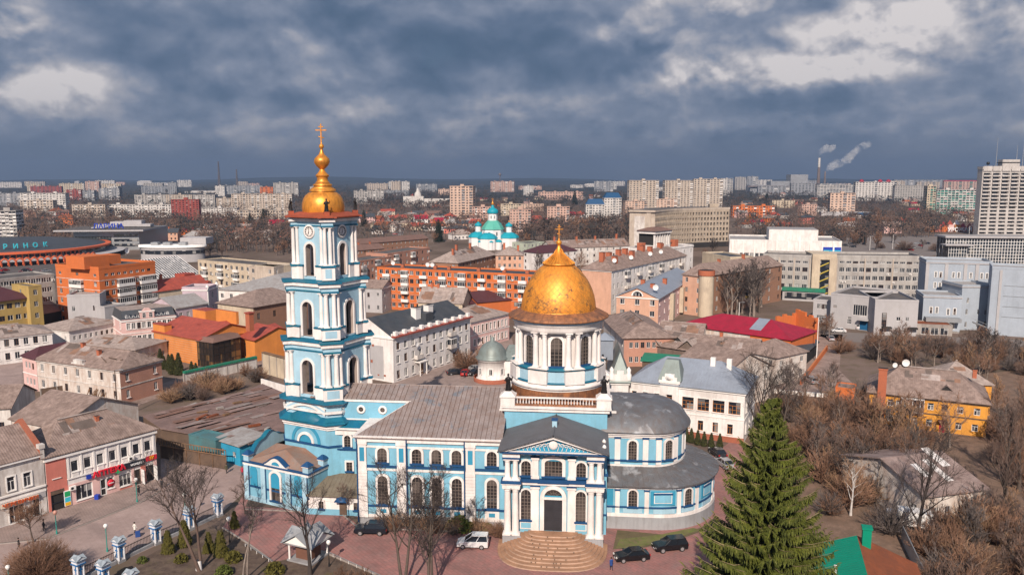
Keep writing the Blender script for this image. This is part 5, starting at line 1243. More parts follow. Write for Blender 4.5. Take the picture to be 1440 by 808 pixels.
# row with mansard roof
def mansard():
    H=bld('mansard_house','pinkish ornate shop house with dark mansard roof and skylights','house',(171,451),(246.5,443.5),12,7.6,LILAC if 0 else PINK,'flat',.2,R_PALE,fw=(9,1.0),rw=(2,1.0),floors=2,wh=1.8,cornice=TRIM,belt=[3.6],near=True,casing=TRIM)
    b=MB();b.prism([(-.1,-.1),(H.L+.1,-.1),(H.L+.1,H.D+.1),(-.1,H.D+.1)],H.h,H.h+2.6,R_DARK,top=R_PALE,poly1=[(.4,1.6),(H.L-.4,1.6),(H.L-.4,H.D-1),(.4,H.D-1)]);m=b.build('mansard',H.root)
    for x in(.1,.18,.26,.34,.62,.70,.78,.86):
        b=MB();b.M=Matrix.Translation((x*H.L,.62,H.h+1.0))@Matrix.Rotation(-R(35),4,'X');b.box(-.4,.4,-.06,.06,-.5,.7,FR_W);b.box(-.32,.32,-.07,-.061,-.42,.62,GL);b.build('skylight',m)
    b=MB();b.box(-1.9,1.9,-.3,.8,0,2.0,PINK);b.box(-2.1,2.1,-.4,.9,2.0,2.25,TRIM);b.prism([(-1.4,-.2),(1.4,-.2),(1.4,.5),(-1.4,.5)],2.25,3.1,PINK,poly1=[(-.5,-.2),(.5,-.2),(.5,.5),(-.5,.5)]);g=b.build('gable',H.root,(H.L*.47,.1,H.h))
    for x in(-.9,.9):put('window',window_mesh(.9,1.5,'T'),g,(x,-.33,.3))
mansard()
bld('lilac_house','lilac two storey house with grey tin roof beside the mansard house','house',(247,433),(291,426),13,9.5,LILAC,'gable',2.6,R_TIN,fw=(4,1.1),rw=(2,1),floors=2,wh=2.0,cornice=TRIM,near=True)
H=bld('facade_tower','slim lilac stair gable with white piers between two grey roofs','building',(291,407),(306,402),8,13.0,LILAC,'flat',.8,R_TIN,fw=(1,1.1),rw=(1,1.0),floors=3,wh=2.0,cornice=TRIM)
for x in(.5,H.L-.5):b=MB();b.box(x-.4,x+.4,-.25,.02,0,13.4,TRIM);b.lathe([(.55,13.4),(.5,14.0),(0,14.5)],8,TRIM,x,.1);b.build('pier',H.root)
H=bld('white_gabled_house','cream house with a scrolled white gable and red roof','house',(191,407),(214,410),22,9.5,CREAM,'gabley',3.2,R_RED,fw=(3,.9),rw=(4,.9),floors=2,wh=1.4,chim=((.5,.3,1.6),))
b=MB()
for i,(w,z0,z1)in enumerate(((.46,0,1.2),(.36,1.2,2.4),(.22,2.4,3.5),(.1,3.5,4.2))):b.box(-w*H.L,w*H.L,-.35,.2,z0,z1,WHITE)
b.build('scrolled_gable',H.root,(H.L/2,0,H.h-.2))
H=bld('restaurant','long building with stepped red roofs behind the mansard house','building',(216,415),(306,401),24,8.0,CREAM,'hip',3.4,R_RED,fw=(7,1.0),floors=2,chim=((.25,.45,1.5),))
for fx,fy,w,d,hh in((.2,.35,7,4,3.6),(.62,.25,9,3,2.6),(.85,.5,5,5,4.4)):roofbox(H,fx,fy,w,d,hh,R_RED)
for fx in(.12,.36,.6,.86):
    b=MB();b.box(-1.3,1.3,-.3,2,0,1.3,WHITE);b.prism([(-1.4,-.4),(1.4,-.4),(1.4,2),(-1.4,2)],1.3,2.2,R_RED,poly1=[(-.3,-.4),(.3,-.4),(.3,2),(-.3,2)]);d=b.build('dormer',H.roof,(fx*H.L,.4,H.h));put('window',window_mesh(.9,1.0,'2'),d,(0,-.32,.15))
bld('tin_hall','broad grey tin hipped hall behind the brick house','building',(306,407),(410,412),40,8.0,WHITE,'hip',4.5,R_TIN,fw=(8,1.2),floors=2)
# brown brick house seen on its corner
a_,c_,e_=P(306,425.6,10),P(356,432,10),P(403,423,10)
H=bld('brick_house','brown brick house with cream front wall and broad slate hipped roof','house',(306,425.6),(356,432),22,10.0,CREAM,'hip',3.8,R_SLATE,fw=(0,1),rw=(4,1.1),floors=2,wh=1.9,rwall=BRNB,ov=.6)
# orange club house
def orange_house():
    H=bld('orange_house','orange rendered club house with red tin roofs and dark glass bay','house',(216,465),(281,477.5),18,6.9,ORANGE,'gable',2.8,R_RED,ops=[(5.2,2.9,1.1,2.4,'T')],rw=(0,1),cornice=ORANGE)
    z=.6;b=MB()
    while z<6.6:b.box(.1,H.L-.1,-.05,.02,z,z+.09,PEACH);z+=.62
    b.build('banding',H.root)
    b=MB();b.box(0,5.4,-.08,2.0,6.85,8.9,ORANGE);b.box(-.15,5.5,-.2,2.1,8.9,9.1,R_RED);b.build('parapet',H.root)
    b=MB();b.box(0,9,-.5,.3,0,3.4,ORANGE,top=R_RED);b.build('attic',H.roof,(H.L*.45,H.D*.75,8.6));b=MB();b.box(0,6,-4,.3,0,3.2,ORANGE,top=R_RED);b.build('attic',H.roof,(H.L*.05,H.D*.85,8.2));b=MB();b.box(-.8,.8,-.7,.7,-1,3.6,CHIMB);b.box(-1,1,-.9,.9,3.6,3.9,R_RED);b.build('chimney',H.roof,(H.L*1.35,H.D*.55,9.5))
    return H
orange_house()
DGL=glass('dark_tinted_glass',(.035,.025,.02),(.16,.09,.04),.35)
def glass_bay():
    a,c=P(279,514),P(301,517.5);d=c-a;L=d.length;ang=math.atan2(d.y,d.x);r=thing('glass_pavilion','dark tinted glass corner bay on the orange club house','glass bay',a,ang)
    w,h=9.0,6.6;b=MB();b.box(0,L,0,w,0,h,DGL);b.build('glazing',r)
    b=MB()
    for i in range(5):z=i*h/4;b.box(-.06,L+.06,-.07,w,z-.05,z+.05,DMETAL)
    for i in range(6):x=L*i/5;b.box(x-.05,x+.05,-.075,.0,0,h,DMETAL)
    for i in range(6):y=w*i/5;b.box(L,L+.065,y-.05,y+.05,0,h,DMETAL)
    b.build('mullion_grid',r);b=MB();b.prism([(-.4,-.4),(L+.4,-.4),(L+.4,w),(-.4,w)],h,h+.9,R_BRN,bot=True,poly1=[(.8,1.2),(L-.8,1.2),(L-.8,w),(.8,w)]);b.build('roof',r)
glass_bay()
bld('orange_house','orange annex with a narrow slit window right of the dark glass bay','house',(331,472),(358,478),14,5.8,ORANGE,'gable',2.4,R_RED,ops=[(4.4,.8,.8,3.8,'1')],rw=(0,1))
bld('orange_house','orange rear block with curved gable above the glass bay','house',(287,466),(326,462),9,7.7,ORANGE,'gable',1.4,R_RED,fw=(1,.9),rows=[(6.6,.8)],rw=(0,1))
bld('brick_shed','red brown brick shed beside the tan plank wall behind the bell tower','shed',(362,478),(404,466),9,4.6,REDB,'gable',2.0,R_RED,fw=(0,1),rw=(0,1))
def plain_wall(name,label,cat,pts,h,t,m,cap=None,capm=None,panels=None,group=None):
    q=[P(*p)for p in pts];r=thing(name,label,cat,q[0],0,group);b=MB();cb=MB()
    for a,c in zip(q,q[1:]):
        a,c=a-q[0],c-q[0];d=(c-a).normalized();n=Vector((-d.y,d.x,0));f=lambda w:[(a-n*w)[:2],(c-n*w)[:2],(c+n*w)[:2],(a+n*w)[:2]]
        b.prism(f(t),0,h,m)
        if cap:cb.prism(f(t+.3),h+.002,h+cap,capm,bot=True)
        if panels:
            L=(c-a).length;k=int(L/panels)
            for i in range(k+1):o=a+d*(L*i/max(1,k));s=MB();s.box(-.12,.12,-t-.1,t+.1,0,h-.02,CONC);s.build('post',r,o,math.atan2(d.y,d.x))
    b.build('panel_wall',r)
    if cap:cb.build('coping',r)
    return r
plain_wall('fence','white panel fence with green tin coping in front of the orange house','fence',[(259,540),(361,517)],2.6,.1,OLDW,.5,R_GRN,2.6)
plain_wall('plank_wall','tall tan plank wall behind the market roof','wall',[(371,524),(412,536)],5.2,.2,CREAM,.2,WOOD,3.0)
plain_wall('fence','low whitewashed wall at the far edge of the market roof','fence',[(368,545),(404,556)],2.2,.15,WHITE)
plain_wall('fence','grey board fence along the lane before the white ruin','fence',[(58,560),(103,553)],2.2,.08,WOODD,None,None,2.5)
# market roof: patched sheets over the stalls
def market_roof():
    z=3.6;q=[P(x,y,z)for x,y in((200,584),(226,602),(350,624),(400,606),(402,553),(369,539),(341,551))]
    r=thing('market_stalls','wide flat market roof of loose patched brown sheets','market stalls',q[0])
    MR=mat('patched_market_roof',(.235,.155,.135),.85,.28,.3,dirt=.6,dirtcol=(.12,.08,.07),dsc=.12,bump=.04)
    b=MB();pl=[(p-q[0])[:2]for p in q];b.prism(pl,z-.15,z,MR,bot=True);b.build('roof',r)
    b=MB();b.prism([(x*.97,y*.97+.3)for x,y in pl],0,z-.16,WOODD);b.build('wall',r)
    rr=random.Random(11);d0=(q[3]-q[2]).normalized();c=sum(q,Vector())/len(q)
    ax=(q[6]-q[0]).normalized();ay=Vector((-ax.y,ax.x,0))
    def inside(p):
        k=False;n=len(q)
        for i in range(n):
            a,e=q[i],q[(i+1)%n]
            if(a.y>p.y)!=(e.y>p.y)and p.x<(e.x-a.x)*(p.y-a.y)/(e.y-a.y)+a.x:k=not k
        return k
    ms=[mat('roof_sheet_brown',(.30,.20,.175),.85,.3,.5,dirt=.4),mat('roof_sheet_grey',(.30,.245,.225),.8,.25,.5,dirt=.4),mat('roof_sheet_rust',(.22,.12,.09),.85,.25,.5,dirt=.4)]
    n=0;b=MB()
    for i in range(1500):  # overlapping laid sheets, some lifted
        p=c+Vector((rr.uniform(-50,50),rr.uniform(-55,60),0))
        if not inside(p):continue
        l,w=rr.uniform(2.0,8),rr.uniform(.7,1.5);zz=z+rr.uniform(.01,.30);a=math.atan2(ax.y,ax.x)+rr.gauss(0,.07)
        if not all(inside(p+Vector((s*l*.5*math.cos(a),s*l*.5*math.sin(a),0)))for s in(-1,1)):continue
        b.M=Matrix.Translation(p-q[0]+Vector((0,0,zz)))@Matrix.Rotation(a,4,'Z')@Matrix.Rotation(rr.gauss(0,.05),4,'X')@Matrix.Rotation(rr.gauss(0,.02),4,'Y');b.box(-l/2,l/2,-w/2,w/2,0,.03,rr.choice(ms));n+=1
    s=b.build('roof_sheet',r);s['kind']='stuff'
    for i in range(110):  # weights and planks lying on the roof
        p=c+Vector((rr.uniform(-45,45),rr.uniform(-50,55),0))
        if not inside(p)or not inside(p+Vector((3,0,0))):continue
        bb=MB();l=rr.uniform(1.2,3.2);bb.box(-l/2,l/2,-.3,.3,0,rr.uniform(.08,.4),rr.choice([WOOD,R_RUST,WOOD,CONC]));bb.build('plank',r,p-q[0]+Vector((0,0,z+.1)),math.atan2(ax.y,ax.x)+rr.uniform(-.5,.5))
    # front gallery: timber posts and rails
    a,e=P(226,645),P(318,661);d=e-a;L=d.length
    g=thing('timber_gallery','orange brown timber railing along the front of the market stalls','railing',a,math.atan2(d.y,d.x))
    for zz in(2.4,3.4):b=MB();b.box(0,L,-.05,.05,zz,zz+.14,WOOD);b.build('rail',g)
    k=int(L/.55)
    for i in range(k+1):
        b=MB();b.box(-.05,.05,-.04,.04,0 if i%5==0 else 2.4,3.5,WOOD);b.build('post' if i%5==0 else 'baluster',g,(L*i/k,.1,0))
    b=MB();b.box(0,L,.2,.25,.1,2.3,WOODD);b.build('shade_dirt_sheet',g)  # dark sheet standing in for the shade and dirt below the railing
market_roof()
bld('kiosk','dull teal metal cabin standing behind the market railing','kiosk',(265,611),(303,620),3.4,3.7,mat('teal_cabin',(.07,.19,.21),dirt=.4),'flat',.15,mat('teal_cabin',(0,0,0)),fw=(0,1),rw=(0,1))
bld('kiosk','bright blue market kiosk with pale flat roof','kiosk',(304,617),(337,627),5,3.5,mat('bright_blue_board',(.03,.30,.48),dirt=.2),'shed',.6,R_TIN,fw=(2,.8),rows=[(1.2,1.0)],rw=(0,1))
plain_wall('fence','mint green board fence beside the bell tower porch','fence',[(322,645),(349,640)],2.4,.08,mat('mint_board',(.42,.58,.48),dirt=.3),None,None,2.0)
# ---------------------------------------------------------------- houses in the middle of the town
def dark_roof_house():
    H=bld('town_house','white three storey house with dark roof and snow guard of red tin','house',(552.6,475),(661,446),15,10.8,WHITE,'gable',4.0,R_DARK,fw=(11,1.15),rw=(0,1),rows=[(.7,2.0),(4.4,1.9),(7.7,1.7)],near=True,ov=.15,casing=None,cornice=TRIM)
    b=MB();b.prism([(-.2,-.9),(H.L+.3,-.9),(H.L+.3,.3),(-.2,.3)],H.h+.05,H.h+.35,R_RED,bot=True);b.build('red_eave',H.root)
    b=MB();b.box(0,H.L,.3,.6,H.h+.36,H.h+.9,TRIM);b.build('parapet',H.root)
    for i in range(10):
        b=MB();b.box(-.45,.45,-.35,.45,.36,1.35,TRIM);b.build('parapet_pier',H.root,(1+i*(H.L-2)/9,0,H.h))
    for x in(.44,.60):b=MB();b.box(-1.0,1.0,-.8,.8,-2,2.4,TRIM);b.box(-1.1,1.1,-.9,.9,2.4,2.6,TRIM,top=DARK);b.build('chimney',H.roof,(x*H.L,H.D*.28,H.h+2.3))
    b=MB();b.box(-1.6,1.6,-1.2,2.6,-.5,1.5,R_DARK);b.build('dormer',H.roof,(.53*H.L,H.D*.22,H.h+1.8))
    for x,z,k in((.28,4.2,'open'),(.72,4.2,'glazed'),(.72,7.5,'open')):put('balcony',balcony_mesh(2.6,k,OLDW),H.root,(x*H.L,-.01,z))
    b=MB();b.box(-1.6,1.6,-1.6,0,3.3,3.55,TRIM);b.box(-1.4,-1.2,-1.5,-1.3,0,3.3,TRIM);b.box(1.2,1.4,-1.5,-1.3,0,3.3,TRIM);b.build('entrance_canopy',H.root,(.30*H.L,-.02,0))
    b=MB();b.box(-.7,.7,-.1,-.01,0,2.5,WOOD);b.build('door',H.root,(.33*H.L,0,0))
    b=MB();b.box(-.06,.05,H.D*.2,H.D*.75,.5,8.5,LGREY)
    rr=random.Random(2)
    for i in range(9):y=rr.uniform(2,H.D-3);z=rr.uniform(1,9);b.box(-.1,-.061,y,y+rr.uniform(.3,.9),z,z+rr.uniform(.3,.7),REDB)
    b.build('patched_render',H.root);dish(H.root,(.25*H.L,-.3,7.0),0,.6)
dark_roof_house()
H=bld('town_house','pink two storey house with pale roof right of the dark roofed house','house',(662,453),(716,440.5),14,8.0,PINK,'hip',2.8,R_PALE,fw=(9,.95),rw=(2,1),rows=[(1.0,1.9),(4.6,2.0)],cornice=TRIM,belt=[4.0],near=True,casing=TRIM)
def rotunda_chapel():
    c=P(692.5,534);r=thing('chapel','small round white chapel with a green grey dome behind the nave roof','chapel',c);b=MB()
    b.lathe([(3.9,0),(3.9,.6),(3.5,.65),(3.45,5.0),(3.75,5.1),(3.8,5.5)],32,WHITE);b.build('wall',r)
    GD=mat('green_grey_tin',(.22,.26,.245),.5,.12,.5,metal=.2,dirt=.3)
    b=MB();b.lathe([(4.0,5.5),(4.05,5.65),(3.5,6.0),(3.35,6.6),(3.0,7.6),(2.3,8.6),(1.4,9.2),(.5,9.6),(.35,10.3),(0,10.8)],32,GD);b.build('dome',r)
    for a in(-95,-50,-140):w=put('window',window_mesh(.8,1.4,'2'),r,(3.5*math.cos(R(a)),3.5*math.sin(R(a)),2.0),R(a+90));put('casing',casing_mesh(.8,1.4,TRIM),w)
    b=MB();b.box(2.6,12,-2,6,0,5.2,WHITE);b.prism([(2.4,-2.3),(12.2,-2.3),(12.2,6.3),(2.4,6.3)],5.2,8.2,GD,bot=True,poly1=[(4,2),(11,2),(11,2.2),(4,2.2)]);b.build('rear_wing',r)
    b=MB();b.lathe([(4.5,0),(4.5,1.0),(4.35,1.0)],32,REDB);b.build('yard_wall',r)
rotunda_chapel()
def brick_flats(name,label,A,B,dep,h,wall,floors,n,every,balm,rm=R_TAR,rw=(2,1.2),st='2',cat='apartment block',group=None,off=1,both=None,band=None):
    H=bld(name,label,cat,A,B,dep,h,wall,'flat',.5,rm,fw=(n,1.5),rw=rw,floors=floors,wh=1.55,st=st,group=group,m0=1.0)
    xs=[1.0+.75+(H.L-3.5)*i/(n-1)for i in range(n)];fh=h/floors
    for i in range(off,n-1,every):
        for j in range(1 if floors>3 else 0,floors):put('balcony',balcony_mesh(min(3.0,H.L/n*1.1),'glazed' if rnd.random()<.6 else 'open',balm),H.root,(xs[i],-.01,j*fh+.25))
    for i in range(int(n*.8)):aircon(H.root,(rnd.choice(xs)+1.25,0,rnd.randrange(floors)*fh+rnd.uniform(.7,1.6)),0)
    if band:
        for j in range(1,floors):b=MB();b.box(-.04,H.L+.04,-.04,.01,j*fh-.12,j*fh+.1,band);b.build('floor_band',H.root)
    return H
H=brick_flats('brick_flats','long orange brick apartment block with white balconies behind the dark roofed house',(530,377),(752,388),12,15.0,ORB,5,24,3,TRIM,R_DARK,band=PNKB)
for fx in(.12,.34,.43,.62,.78,.92):b=MB();b.box(-.6,.6,-.5,.5,0,1.2,CHIMB,top=DARK);b.build('chimney',H.roof,(fx*H.L,H.D*.5,H.h))
for fx in(.1,.33,.36,.8):dish(H.root,(fx*H.L,1.5,H.h+.9),.2,.75)
H=bld('brick_hall','orange brick gabled hall with purple brown roof left of the golden dome','hall',(672,425),(727,420),14,6.5,ORB,'gable',2.6,R_MAR,fw=(3,1.0),floors=1,rw=(2,1))
bld('shed','dark purple roofed lean-to at the left end of the brick hall','shed',(650,427),(672,426),10,6.0,R_MAR,'gable',1.8,R_MAR,fw=(2,.9),floors=1,rw=(0,1))
bld('town_house','beige steep roofed house between dark roof and orange flats','house',(588,424),(650,426),12,7.5,CREAM,'gable',4.0,R_PALE,fw=(4,1.0),floors=2,chim=((.2,.5,1.4),(.35,.5,1.2)))
bld('town_house','small grey white house right of the bell tower','house',(512,404),(537,405),10,9.0,LGREY,'gable',2.2,R_SLATE,fw=(2,.9),floors=2,cornice=TRIM)
brick_flats('panel_flats','pinkish four storey flats with glazed corner balconies right of the bell tower',(500,369),(552,361),12,12.0,PNKB,4,8,3,LGREY)
brick_flats('panel_flats','pinkish brick flats with a white glazed bay behind the orange block',(545,358),(604,349),12,13.0,PNKB,4,8,3,TRIM)
bld('row_house','long brown roofed terrace in front of the red roofed cottages','terrace',(503,343),(602,335),11,9.0,BRNB,'gable',2.4,R_BRN,fw=(16,.9),floors=3,wh=1.3)
bld('row_house','second brown terrace with chimney stacks right of the bell tower','terrace',(500,352),(540,349),11,9.0,BRNB,'gable',2.4,R_BRN,fw=(8,.9),floors=3,wh=1.3,chim=((.3,.5,1.2),(.7,.5,1.2)))
def tan_roofs():
    H=bld('town_house','peach corner house with tan roofs and brick chimneys before the turquoise church','house',(697,359),(736.5,359),14,13.0,PEACH,'hip',3.6,R_PALE,fw=(5,1.1),floors=4,wh=1.6,chim=((.3,.4,2.2),(.8,.3,2.0)))
    for z in(3.3,):b=MB();b.box(0,H.L,-.1,.01,z,z+.2,TRIM);b.build('belt',H.root)
    H=bld('town_house','long grey brown wing with tan hipped roof left of the peach corner house','house',(644,370),(697,358),13,13.0,BRNB,'hip',4.2,R_PALE,fw=(11,1.0),floors=4,wh=1.5,chim=((.12,.35,2.4),(.3,.5,2.2),(.62,.45,2.4)))
tan_roofs()
bld('town_house','pale green four storey house right of the turquoise church','house',(741,343),(767,341),12,12.0,PALEG,'flat',.4,R_TAR,fw=(5,1.2),rw=(2,1.1),floors=4)
bld('town_house','white house with maroon hipped roof behind the golden dome','house',(758,356),(812,352),13,10.0,WHITE,'hip',3.4,R_MAR,fw=(6,1.1),floors=3,wh=1.5)
H=bld('town_house','long low house with slate roof and row of red chimneys above the golden dome','house',(775,349),(885,345),13,10.0,OLDW,'gable',3.4,R_SLATE,fw=(12,1.0),floors=3,wh=1.5,chim=((.1,.5,2.2),(.38,.5,2.0),(.62,.5,2.0),(.9,.5,2.8)))
# long white apartment house with hip roof; the peach end wall looks at us
H=bld('apartment_house','long white four storey house with peach end wall and many brick chimneys','apartment house',(818.5,378),(860,381),(945,358),15.5,PEACH,'hip',4.2,R_SLATEY,fw=(0,1),rw=(20,1.2),floors=4,wh=1.9,rwall=WHITE,cornice=TRIM,ov=.5)
for fy,fx in((.06,.5),(.12,.75),(.17,.4),(.25,.5),(.33,.5),(.36,.65),(.55,.5),(.62,.6),(.8,.5),(.86,.4)):chimney_mb(CHIMB,1.6,2.0,2.4).build('chimney',H.roof,(fx*H.L,fy*H.D,H.h+3.2*(1-abs(fx-.5)*2)+.3))
for i in range(3,20,3):
    for j in(1,2,3):put('balcony',balcony_mesh(2.8,'open' if rnd.random()<.6 else 'glazed',OLDW),H.root,(H.L+.01,1.4+.6+(H.D-4.0)*i/19,j*15.5/4+.3),math.pi/2)
for fy in(.1,.3,.55,.7):dish(H.root,(H.L*.8,fy*H.D,H.h+1.8),.4,.8)
def loggia_house():
    H=bld('corner_tower_house','white house with an open arcaded roof loggia before the curved office','house',(919,352),(975,345),16,17.0,WHITE,'flat',.5,R_TIN,fw=(6,1.1),rw=(6,1.1),floors=4,wh=1.8,cornice=TRIM)
    b=MB();w,d,x0=13,9,1.5;z=H.h+.5
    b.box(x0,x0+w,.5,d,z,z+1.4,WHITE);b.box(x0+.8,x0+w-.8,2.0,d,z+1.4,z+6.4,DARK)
    for i in range(7):x=x0+.3+i*(w-.9)/6;b.box(x,x+.7,.55,1.3,z+1.4,z+6.4,WHITE)
    for i in range(4):y=.55+i*2.6;b.box(x0+w-.65,x0+w,y,y+.7,z+1.4,z+6.4,WHITE)
    b.box(x0-.4,x0+w+.4,0,d+.4,z+6.4,z+7.6,WHITE);b.build('loggia',H.root)
    b=MB();b.prism([(x0-1,-.5),(x0+w+1,-.5),(x0+w+1,d+1),(x0-1,d+1)],z+7.6,z+9.0,R_BRN,bot=True,poly1=[(x0+3,3),(x0+w-3,3),(x0+w-3,d-3),(x0+3,d-3)]);b.build('loggia_roof',H.root)
    b=MB();b.box(-1.5,1.5,-1.2,1.2,0,3.2,CHIMB);b.build('chimney',H.roof,(-2,5,H.h));b=MB();b.box(-1.5,1.5,-1.2,1.2,0,3.2,CHIMB);b.build('chimney',H.roof,(H.L*.7,4,H.h))
loggia_house()
# curved concrete office
def curved_office():
    Y0,Y1=P(916,345).y,P(1025,346).y
    pts=[Vector((XA(890,320,Y0-55),Y0-55,0)),Vector((XA(920,320,Y0-60),Y0-60,0))]
    a,e=Vector((XA(921,320,Y0-58),Y0-58,0)),Vector((XA(1025,320,Y1),Y1,0));h=HZ(1025,294,Y1)
    r=thing('office_block','big curved concrete office block with deep window grid','office building',a);n=8
    d=e-a;nn=Vector((-d.y,d.x,0)).normalized();path=[a+d*(i/n)+nn*(10*math.sin(math.pi*i/n))-a for i in range(n+1)]
    w=MB();fin=MB()
    for p,q in zip(path,path[1:]):
        L=(q-p).length;fh=h/7.2;ops=grid(L,4,L/4*.55,[(k*fh+fh*1.15,fh*.55)for k in range(6)],'x',L*.06);o=wallface(w,p[:2],q[:2],0,h,ops,TAN,.9)
        dd=(q-p).normalized();ni=Vector((-dd.y,dd.x,0))
        for xc,zb,ww,hh,*_ in o:
            c=p+dd*xc+ni*.88+Vector((0,0,zb));t=dd*ww/2;w.face([c-t,c+t,c+t+Vector((0,0,hh)),c-t+Vector((0,0,hh))],GL)
    bk=[p+nn*18 for p in path]
    w.face([path[-1],bk[-1],bk[-1]+Vector((0,0,h)),path[-1]+Vector((0,0,h))],TAN);lw=Vector((XA(885,320,Y0-50),Y0-50,0))-a
    w.face([lw,path[0],path[0]+Vector((0,0,h)),lw+Vector((0,0,h))],BEIGE);w.face([bk[0],lw,lw+Vector((0,0,h)),bk[0]+Vector((0,0,h))],TAN);w.build('wall',r)
    b=MB();pl=[(p.x,p.y)for p in path]+[(p.x,p.y)for p in bk[::-1]]+[(lw.x,lw.y)]
    cx,cy=sum(p[0]for p in pl)/len(pl),sum(p[1]for p in pl)/len(pl);b.prism([(cx+(x-cx)*1.012,cy+(y-cy)*1.04)for x,y in pl],h,h+1.3,BEIGE,top=R_TAR,bot=True);rf=b.build('roof',r)
    b=MB();p=path[-2];b.box(p.x-4,p.x+2,p.y+3,p.y+8,h+1.3,h+3.6,TAN);b.build('roof_hut',rf)
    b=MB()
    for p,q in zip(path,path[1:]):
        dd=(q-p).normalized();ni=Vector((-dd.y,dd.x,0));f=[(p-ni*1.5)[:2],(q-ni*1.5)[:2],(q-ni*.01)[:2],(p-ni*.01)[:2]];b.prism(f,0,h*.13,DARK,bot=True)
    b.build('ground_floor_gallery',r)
    b=MB();m=(lw+path[0])/2;b.M=Matrix.Translation(lw)@Matrix.Rotation(math.atan2((path[0]-lw).y,(path[0]-lw).x),4,'Z');LL=(path[0]-lw).length
    b.box(LL*.68,LL*.85,-.6,0,0,h+1.0,BEIGE);b.box(LL*.2,LL*.6,-.25,0,h*.1,h*.9,OLDW);b.build('pilaster',r)
curved_office()
# pink corner house and its long wing
H=bld('town_house','salmon pink house with lunette gable and blue tin roof','house',(867,416),(926,419.5),(983,389),10.5,PEACH,'gabley',3.0,R_BLUE,fw=(3,1.5),rw=(9,1.1),floors=3,wh=1.7,cornice=TRIM,rwall=PINK,near=True)
b=MB();n=10;b.face([(1.6*math.cos(math.pi*i/n),-.06,1.5*math.sin(math.pi*i/n))for i in range(n+1)],GL)
for k in range(4):b.box(-1.5+k,-1.35+k,-.14,-.07,0,1.0,FR_W)
for i in range(n):t0,t1=math.pi*i/n,math.pi*(i+1)/n;b.face([(1.6*math.cos(t0),-.15,1.5*math.sin(t0)),(1.95*math.cos(t0),-.15,1.85*math.sin(t0)),(1.95*math.cos(t1),-.15,1.85*math.sin(t1)),(1.6*math.cos(t1),-.15,1.5*math.sin(t1))][::-1],TRIM)
b.build('lunette',H.root,(H.L/2,0,H.h+.35))
for y in(.28,.55):b=MB();b.box(H.L-.02,H.L+1.3,H.D*y,H.D*y+3.0,.8,9.6,CREAM);b.build('balcony_stack',H.root)
b=MB();b.box(H.L-.01,H.L+.9,H.D*.68,H.D*.68+2.2,0,14,REDB);b.build('chimney_stack',H.root)
for fx,fy in((.7,.15),(.75,.4),(.3,.3)):chimney_mb(CHIMB,1.3,1.3,1.6).build('chimney',H.roof,(fx*H.L,fy*H.D,H.h+1.6))
dish(H.root,(H.L*.85,4,H.h+1.5),.4,.9)
H=bld('town_house','tall brown roofed house with round cream corner tower behind the salmon house','house',(960,386),(988,389),(1031,367),14.0,PEACH,'hip',4.0,R_SLATEY,fw=(2,1.1),rw=(8,1.2),floors=4,wh=1.7,rwall=BRNB,chim=((.5,.3,2.2),(.5,.6,2.2)))
b=MB();b.lathe([(2.6,0),(2.6,14.5)],12,CREAM);b.lathe([(2.9,14.5),(2.9,16.3)],12,CHIMB);b.face([(2.6*math.cos(i*math.pi/6),2.6*math.sin(i*math.pi/6),16.3)for i in range(12)],DARK);b.build('corner_tower',H.root,(H.L+.8,1.2,0))
for j in(1,2,3):put('balcony',balcony_mesh(3.2,'glazed',OCHRE),H.root,(H.L+.01,H.D*.55,j*3.5+.2),math.pi/2)
H=bld('brick_house','old brown brick house with broad slate hip roof right of the golden dome','house',(849,447),(877.5,475),(923.5,457),7.5,OLDW,'hip',3.2,R_SLATEY,fw=(2,.9),rw=(7,.95),floors=2,wh=1.5,rwall=PNKB,ov=.7)
dormer(H,.78,.5,H.h+1.6,R_SLATE)
# crimson roofed hall with brick end
H=bld('long_hall','low white hall under a crimson sheet roof with one pale roof panel','hall',(955,456),(1112,478),16,7.0,PEEL,'hip',3.2,R_CRIM,fw=(12,1.0),rw=(0,1),floors=1,sill0=3.6,wh=1.5,rwall=ORB,hip=9,ov=.5)
b=MB();x0,x1,k=H.L*.62,H.L*.72,3.2/(H.D/2);b.face([(x0,-.4,H.h+.22-.4*k*.93),(x1,-.4,H.h+.22-.4*k*.93),(x1,H.D/2-.3,H.h+3.2*.97+.17),(x0,H.D/2-.3,H.h+3.2*.97+.17)],R_BLUE);b.build('pale_roof_panel',H.roof)
b=MB();b.box(H.L*.66,H.L+.02,-.06,.01,0,H.h-.1,ORB);b.build('brick_facing',H.root)
q0=[P(1092,440,6),P(1120,437,6),P(1148,443,6),P(1150,456,6),P(1135,462,6)]
r_=thing('ruined_wall','crumbling orange brick shell of walls behind the crimson roof','ruin',q0[0])
b=MB();rr=random.Random(4)
for a,c in zip(q0,q0[1:]):
    n=6
    for i in range(n):
        p,q=a+(c-a)*(i/n)-q0[0],a+(c-a)*((i+1)/n)-q0[0];d=(q-p).normalized();o=Vector((-d.y,d.x,0))*.35;b.prism([(p-o)[:2],(q-o)[:2],(q+o)[:2],(p+o)[:2]],0,6+rr.uniform(-1.6,.8),ORB)
b.build('brick_wall',r_)
bld('shed','long black lean-to with folded roof beside the brick end wall','shed',(1111,512),(1150,480),7,3.6,DARK,'gable',2.0,R_DARK,fw=(0,1),rw=(0,1))
plain_wall('fence','low orange brick kerb wall beside the black lean-to','wall',[(1126,541),(1163,492)],1.4,.2,ORB)
